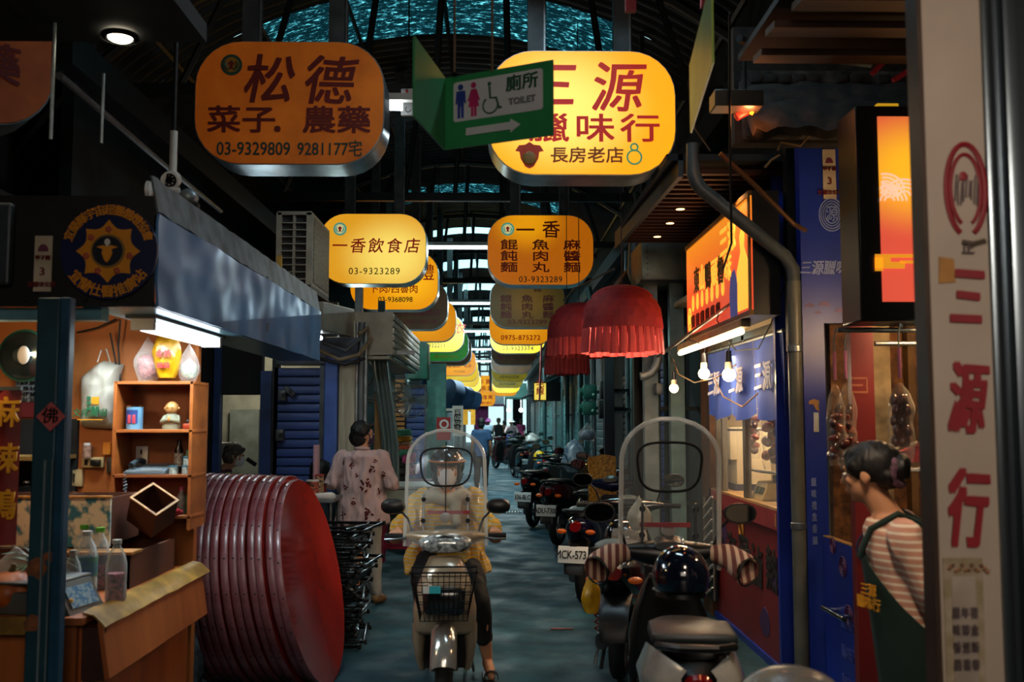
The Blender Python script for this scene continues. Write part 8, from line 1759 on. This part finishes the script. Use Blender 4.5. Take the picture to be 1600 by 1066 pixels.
B().bb(-1.35, -1.0, 9.33, 12.4, 2.16, 2.19).done('underside', pale, t)
for k in range(6): z = 2.2 + k * .065; B().bb(-1.0, -.955 + .004 * (k % 2), 9.32, 12.4, z, z + .058, bev=.008).done('rib', pale, t)
B().bb(-1.34, -.98, 9.33, 12.4, 2.57, 2.60).done('top_sheet', pale, t); B().bb(-1.95, -1.34, 9.98, 10.06, 2.5, 2.56).bb(-1.95, -1.89, 9.98, 10.06, 2.5, 2.82).done('hanger', DARK, t)
t_ = B().ball(P(584, 565, 9.8), (.045, .045, .045)).ball(P(584, 560, 9.8) + V(0, 0, .06), (.04, .04, .03)).done('round_lamp', WHITE); tag(t_, 'pair of small off-white globe lamps under the ribbed canopy', 'lamp')
struct(B().bb(-4, -1.8, 8.85, 16.5, 2.80, 2.87).done('ceiling_left_far', NEARBLACK, smooth=False))
for k, pl in enumerate((((500, 548, 9), (530, 562, 9), (560, 555, 9), (580, 530, 9.2), (575, 512, 9.2), (560, 522, 9.1)), ((497, 560, 9), (540, 570, 9), (570, 560, 9.1)), ((505, 535, 9), (540, 548, 9), (562, 530, 9.1)))):
    tag(B().tube([P(*q) for q in pl], [.018, .015, .02][k], 8).done('cable_bundle', [mat('tan_cable_wrap', '#7a6a50', .6), WIRE, mat('grey_duct_wrap', '#3a4042', .6)][k]), ['tan wrapped cables looping below the pale stainless box', 'black cable sagging under the tan wrapped one', 'dark grey cable behind the looping tan one'][k], 'cable')
# wall fans
fanw = mat('grey_fan_plastic', '#7c8888', .4); cage = mat('chrome_wire', '#a8b4b4', .3, .8)
def wall_fan(label, c, aim, r=.20):
    t = thing('wall_fan', label, 'fan', tuple(c), group='wall fans over the alley'); ax = Vector(aim).normalized(); x, y, _ = frame_from(Vector((0, 0, 0)), ax)
    b = B()
    for k in range(28):
        a = 2 * PI * k / 28; d = x * math.cos(a) + y * math.sin(a); b.tube([c + ax * .05 + d * .03, c + ax * .055 + d * r * .7, c + d * r], .0018, 4)
    o = b.done('cage', cage, t); o['kind'] = 'stuff'
    B().lathe([(r, -.006), (r + .007, 0), (r, .006), (r - .007, 0)], c, ax, 32).done('cage_rim', cage, t)
    for k in range(3):
        a = 2 * PI * k / 3; d = x * math.cos(a) + y * math.sin(a); e = ax.cross(d)
        B().face and None
        b = B(); b.grid(lambda u, v: c + d * (.03 + (r - .05) * u) + e * ((v - .5) * (.05 + .10 * u)) + ax * ((v - .5) * .04), 6, 4).thick(.003).done('blade', clear('smoky_blade', '#9ab0b4', alpha=.5), t)
    B().cyl(c - ax * .14, c + ax * .01, .06, .045).done('motor', fanw, t)
    B().tube([c - ax * .12, c - ax * .2 + Vector((-.05, 0, -.02)), Vector((c.x - .32, c.y + .1, c.z - .06))], .016, 8).done('arm', fanw, t); B().bb(c.x - .36, c.x - .31, c.y + .03, c.y + .17, c.z - .18, c.z + .06, bev=.01).done('wall_plate', fanw, t)
wall_fan('left wall fan tilted steeply above the lady in floral shirt', P(600, 614, 10.4), (.35, -.45, -.85), .20)
wall_fan('right wall fan facing the alley, beside the blue shutter', P(643, 625, 11.6), (.5, -.85, -.15), .21)
# posts carrying them
for k, (px, y) in enumerate(((585, 10.5), (618, 11.7))): x = P(px, 1, y).x - .14; tag(B().bb(x - .04, x + .04, y + .06, y + .14, 0, 3.0).done('steel_upright', [GALV, TEAL][k]), ['galvanised upright holding the left wall fan', 'teal upright holding the right wall fan'][k], 'post')
# shops on the far left
shutter('blue roller shutter farther back on the left, behind the rider windshield', P(640, 1, 15.9).x, P(668, 1, 15.9).x, 15.9, 0, 2.15, slm, .11)
x = P(632, 1, 15.8).x; t = thing('orange_louvre', 'narrow orange louvred panel left of the farther blue shutter', 'panel', (x, 15.8, 0))
for k in range(14): B().bb(x - .09, x + .06, 15.78, 15.82, 1.2 + k * .075, 1.25 + k * .075).done('louvre', mat('orange_louvre_paint', '#c8802a', .5), t)
B().bb(x - .1, x + .07, 15.83, 15.86, 0, 2.3).done('backing', DARK, t)
tag(B().bb(P(640, 1, 15).x, P(672, 1, 15).x, 15.0, 15.5, 2.2, 2.75, bev=.02).done('green_awning_box', mat('dark_green_awning', '#1c5a48', .5, var=.3)), 'dark green awning box above the farther blue shutter', 'awning')
tag(B().bb(P(672, 1, 16.3).x, P(700, 1, 16.3).x, 16.2, 16.4, 0, 2.5).done('teal_wall_panel', mat('mint_wall', '#5a9a8e', .6, var=.2)), 'mint green wall panel right of the farther blue shutter', 'panel')
p = P(694, 668, 15.8); t = thing('red_poster', 'small red poster with white ring on the mint wall', 'poster', tuple(p))
B().bb(p.x - .12, p.x + .1, 15.78, 15.80, p.z - .2, p.z + .16).done('sheet', RED, t); B().lathe([(.045, 0), (.06, -.004), (.075, 0)], (p.x, 15.775, p.z + .05), (0, 1, 0), 20).done('ring_mark', WHITE, t); B().bb(p.x - .05, p.x + .05, 15.80, 16.2, p.z - .02, p.z + .02).done('arm', DARK, t)
p = P(715, 658, 19); t = thing('shoe_shop_sign', 'tall white sign with black characters 巨匠皮鞋 on the left', 'sign', (p.x, 19, p.z))
zb_, zt_ = P(1, 682, 19).z, P(1, 634, 19).z
B().bb(p.x - .10, p.x + .10, 19, 19.12, zb_, zt_).bb(-1.88, p.x - .1, 19.04, 19.08, zt_ - .1, zt_ - .05).done('board', mat('lit_white_board', '#b8c4b8', .5, emit='#b0bcb0', es=.3), t)
text('巨\n匠\n皮\n鞋', .15, at((p.x, 18.99, (zb_ + zt_) / 2)), BLACK, t, bold=.03, line=.62)
for k, (px, y, c_) in enumerate(((729, 24, '#e0a020'), (741, 30, '#e8a818'))): x = P(px, 1, y).x; tag(B().bb(x - .07, x + .07, y, y + .06, P(1, 664, y).z, P(1, 640, y).z).bb(-1.88, x, y + .02, y + .05, P(1, 642, y).z, P(1, 640, y).z).done('yellow_signboard', mat('far_yellow_board', c_, .5, emit=c_, es=.35)), ['narrow yellow vertical sign, nearer one on the far left side', 'narrow yellow vertical sign, farther one on the far left side'][k], 'sign')
for k, (px, py, y) in enumerate(((708, 620, 20), (727, 625, 25), (741, 628, 31))): p = P(px, py, y); tag(B().lathe([(.001, .25), (.3, .22), (.34, 0), (.30, 0)], p, (-.6, -.6, .3), 20).bb(p.x - .9, p.x, y, y + .06, p.z - .03, p.z + .03).done('round_awning', mat('dark_blue_awning', '#1f4060', .6, var=.3)), ['nearest dark blue curved awning on the left', 'middle dark blue curved awning on the left', 'farthest dark blue curved awning on the left'][k], 'awning')
# left facade panels between 17 m and 60 m, each a shop front
cols = ['#2f5f66', '#7c8a84', '#2c4a78', '#8a9a94', '#3a6a68', '#6a7a80', '#a0aca4', '#5a8a88', '#8aa09c']
nm = ['teal', 'grey-green', 'blue', 'pale grey', 'sea-green', 'slate', 'off-white', 'turquoise', 'pale mint']; y = 17
for k, c_ in enumerate(cols[:8]):
    w = 3.0 + k * .45; t = thing('shop_front', '%s shop front, number %s along the far left wall' % (nm[k], ['one', 'two', 'three', 'four', 'five', 'six', 'seven', 'eight', 'nine'][k]), 'shop front', (-1.85, y + w / 2, 0), group='shop fronts along the far left wall')
    fm = mat('shop_%s' % c_[1:], c_, .6, var=.3, scale=2)
    B().bb(-1.88, -1.80, y, y + .3, 0, 2.9).bb(-1.88, -1.80, y + w - .3, y + w, 0, 2.9).bb(-1.88, -1.78, y + .3, y + w - .3, 2.35, 2.9).done('frame', fm, t)
    B().bb(-1.86, -1.83, y + .3, y + w - .3, 0, 2.35).done('shutter_sheet', mat('shop_inner_%s' % c_[1:], c_, .5, var=.6, scale=3, stretch=(1, .1, 14), col2='#1a2626'), t)
    B().box((-1.68, y + w / 2, 2.62), (.5, w * .8, .05), rot=(0, .35, 0)).done('awning_sheet', mat('awning_%s' % cols[-k - 1][1:], cols[-k - 1], .6, var=.3), t); y += w + .25
y = 20.7
for k in range(7):
    w = 3.2 + k * .4; t = thing('shop_front', '%s shop front, number %s along the far right wall' % (nm[-k - 1], ['one', 'two', 'three', 'four', 'five', 'six', 'seven', 'eight', 'nine'][k]), 'shop front', (1.9, y + w / 2, 0), group='shop fronts along the far right wall')
    fm = mat('shop_%s' % cols[-k - 1][1:], cols[-k - 1])
    B().bb(1.84, 1.94, y, y + .25, 0, 3.0).bb(1.84, 1.94, y + w - .25, y + w, 0, 3.0).bb(1.84, 1.96, y + .25, y + w - .25, 2.4, 3.0).done('frame', mat('teal_lit_frame', '#2c5456', .5, var=.4) if k < 4 else fm, t)
    B().bb(1.86, 1.9, y + .25, y + w - .25, 0, 2.4).done('shutter_sheet', mat('teal_ribbed_sheet', '#5a9a98', .45, .2, var=.6, scale=3, stretch=(1, .1, 14), col2='#1c3c3e'), t)
    B().box((1.6, y + w / 2, 2.75), (.7, w * .85, .05), rot=(0, -.4, 0)).done('awning_sheet', mat('right_awning', '#1c3436', .6, var=.4) if k < 5 else fm, t); y += w + .3
# alley mouth: bright stalls and awnings
t = thing('pink_awning', 'pink and white awning with hanging pink cloth at the alley mouth', 'awning', (P(764, 640, 55).x, 55, 0))
xa, xb = P(744, 1, 55).x, P(788, 1, 55).x
B().loft([[Vector(v) for v in ((xa, 54, 2.35), (xb, 54, 2.35), (xb, 54, 2.42), (xa, 54, 2.42))], [Vector(v) for v in ((xa, 57, 3.0), (xb, 57, 3.0), (xb, 57, 3.07), (xa, 57, 3.07))]]).done('roof_sheet', mat('pale_pink_sheet', '#c8b0b8', .6), t, smooth=False)
B().bb(xa, xa + .75, 54.1, 54.16, .9, 2.35).done('pink_cloth', mat('hot_pink_cloth', '#c84a8a', .8, var=.3, scale=6), t); B().bb(xa, xb, 53.95, 54.0, 2.28, 2.38).done('valance', mat('magenta_trim', '#b83a78', .6), t)
for x in (xa, xb): B().cyl((x, 54.05, 0), (x, 54.05, 2.36), .03).done('pole', STEEL, t)
t = thing('market_stall', 'pale green awning stall with two round lamps at the alley mouth', 'market stall', (P(805, 640, 57).x, 57, 0))
xa, xb = P(789, 1, 56).x, P(824, 1, 56).x
B().loft([[Vector(v) for v in ((xa, 55.5, 2.7), (xb, 55.5, 2.7), (xb, 55.5, 2.8), (xa, 55.5, 2.8))], [Vector(v) for v in ((xa, 58.5, 3.6), (xb, 58.5, 3.6), (xb, 58.5, 3.7), (xa, 58.5, 3.7))]]).done('awning_sheet', mat('mint_awning', '#9ac8b8', .6), t, smooth=False)
B().bb(xa + .5, xb - .2, 59, 59.1, 0, 3.0).done('rear_board', mat('dark_stall_inside', '#1c262c', .7, var=.5, scale=2), t)
for x in (xa + .05, xb - .05): B().cyl((x, 55.6, 0), (x, 55.6, 2.75), .05).done('pole', STEEL, t)
for px in (795, 814): p = P(px, 641, 55.8); B().ball(p, .12).cyl(p, (p.x, p.y, 2.75), .015).done('lamp_globe', mat('street_lamp_globe', '#fff', .4, emit='#e8ffff', es=5), t)
p = P(792, 611, 52); t = thing('green_street_sign', 'small turquoise direction sign over the alley mouth', 'sign', tuple(p))
B().bb(p.x - .3, p.x + .3, 52, 52.05, p.z - .22, p.z + .22).done('plate', mat('turquoise_sign', '#2aa088', .5, emit='#2aa088', es=.3), t); text('宜蘭市場', .2, at((p.x, 51.98, p.z + .06)), WHITE, t, bold=.03); B().bb(p.x - .2, p.x + .2, 51.96, 51.99, p.z - .15, p.z - .11).done('white_bar', WHITE, t); B().cyl((p.x, 52.03, p.z + .2), (p.x, 52.03, 5.6), .02).done('hanger', DARK, t)
# pinkish ribbon end at the top edge and hanging strings
for k, px in enumerate((985, 1103)): p = P(px, -6, 4.6); tag(B().bb(p.x - .025, p.x + .025, 4.58, 4.62, P(1, 12 - 8 * k, 4.6).z, p.z + .4).done('red_ribbon', mat('pink_red_ribbon', '#a83a48', .7)), ['pinkish red ribbon end hanging at the top edge above the lit yellow sign', 'second red ribbon end hanging at the top edge'][k], 'ribbon')
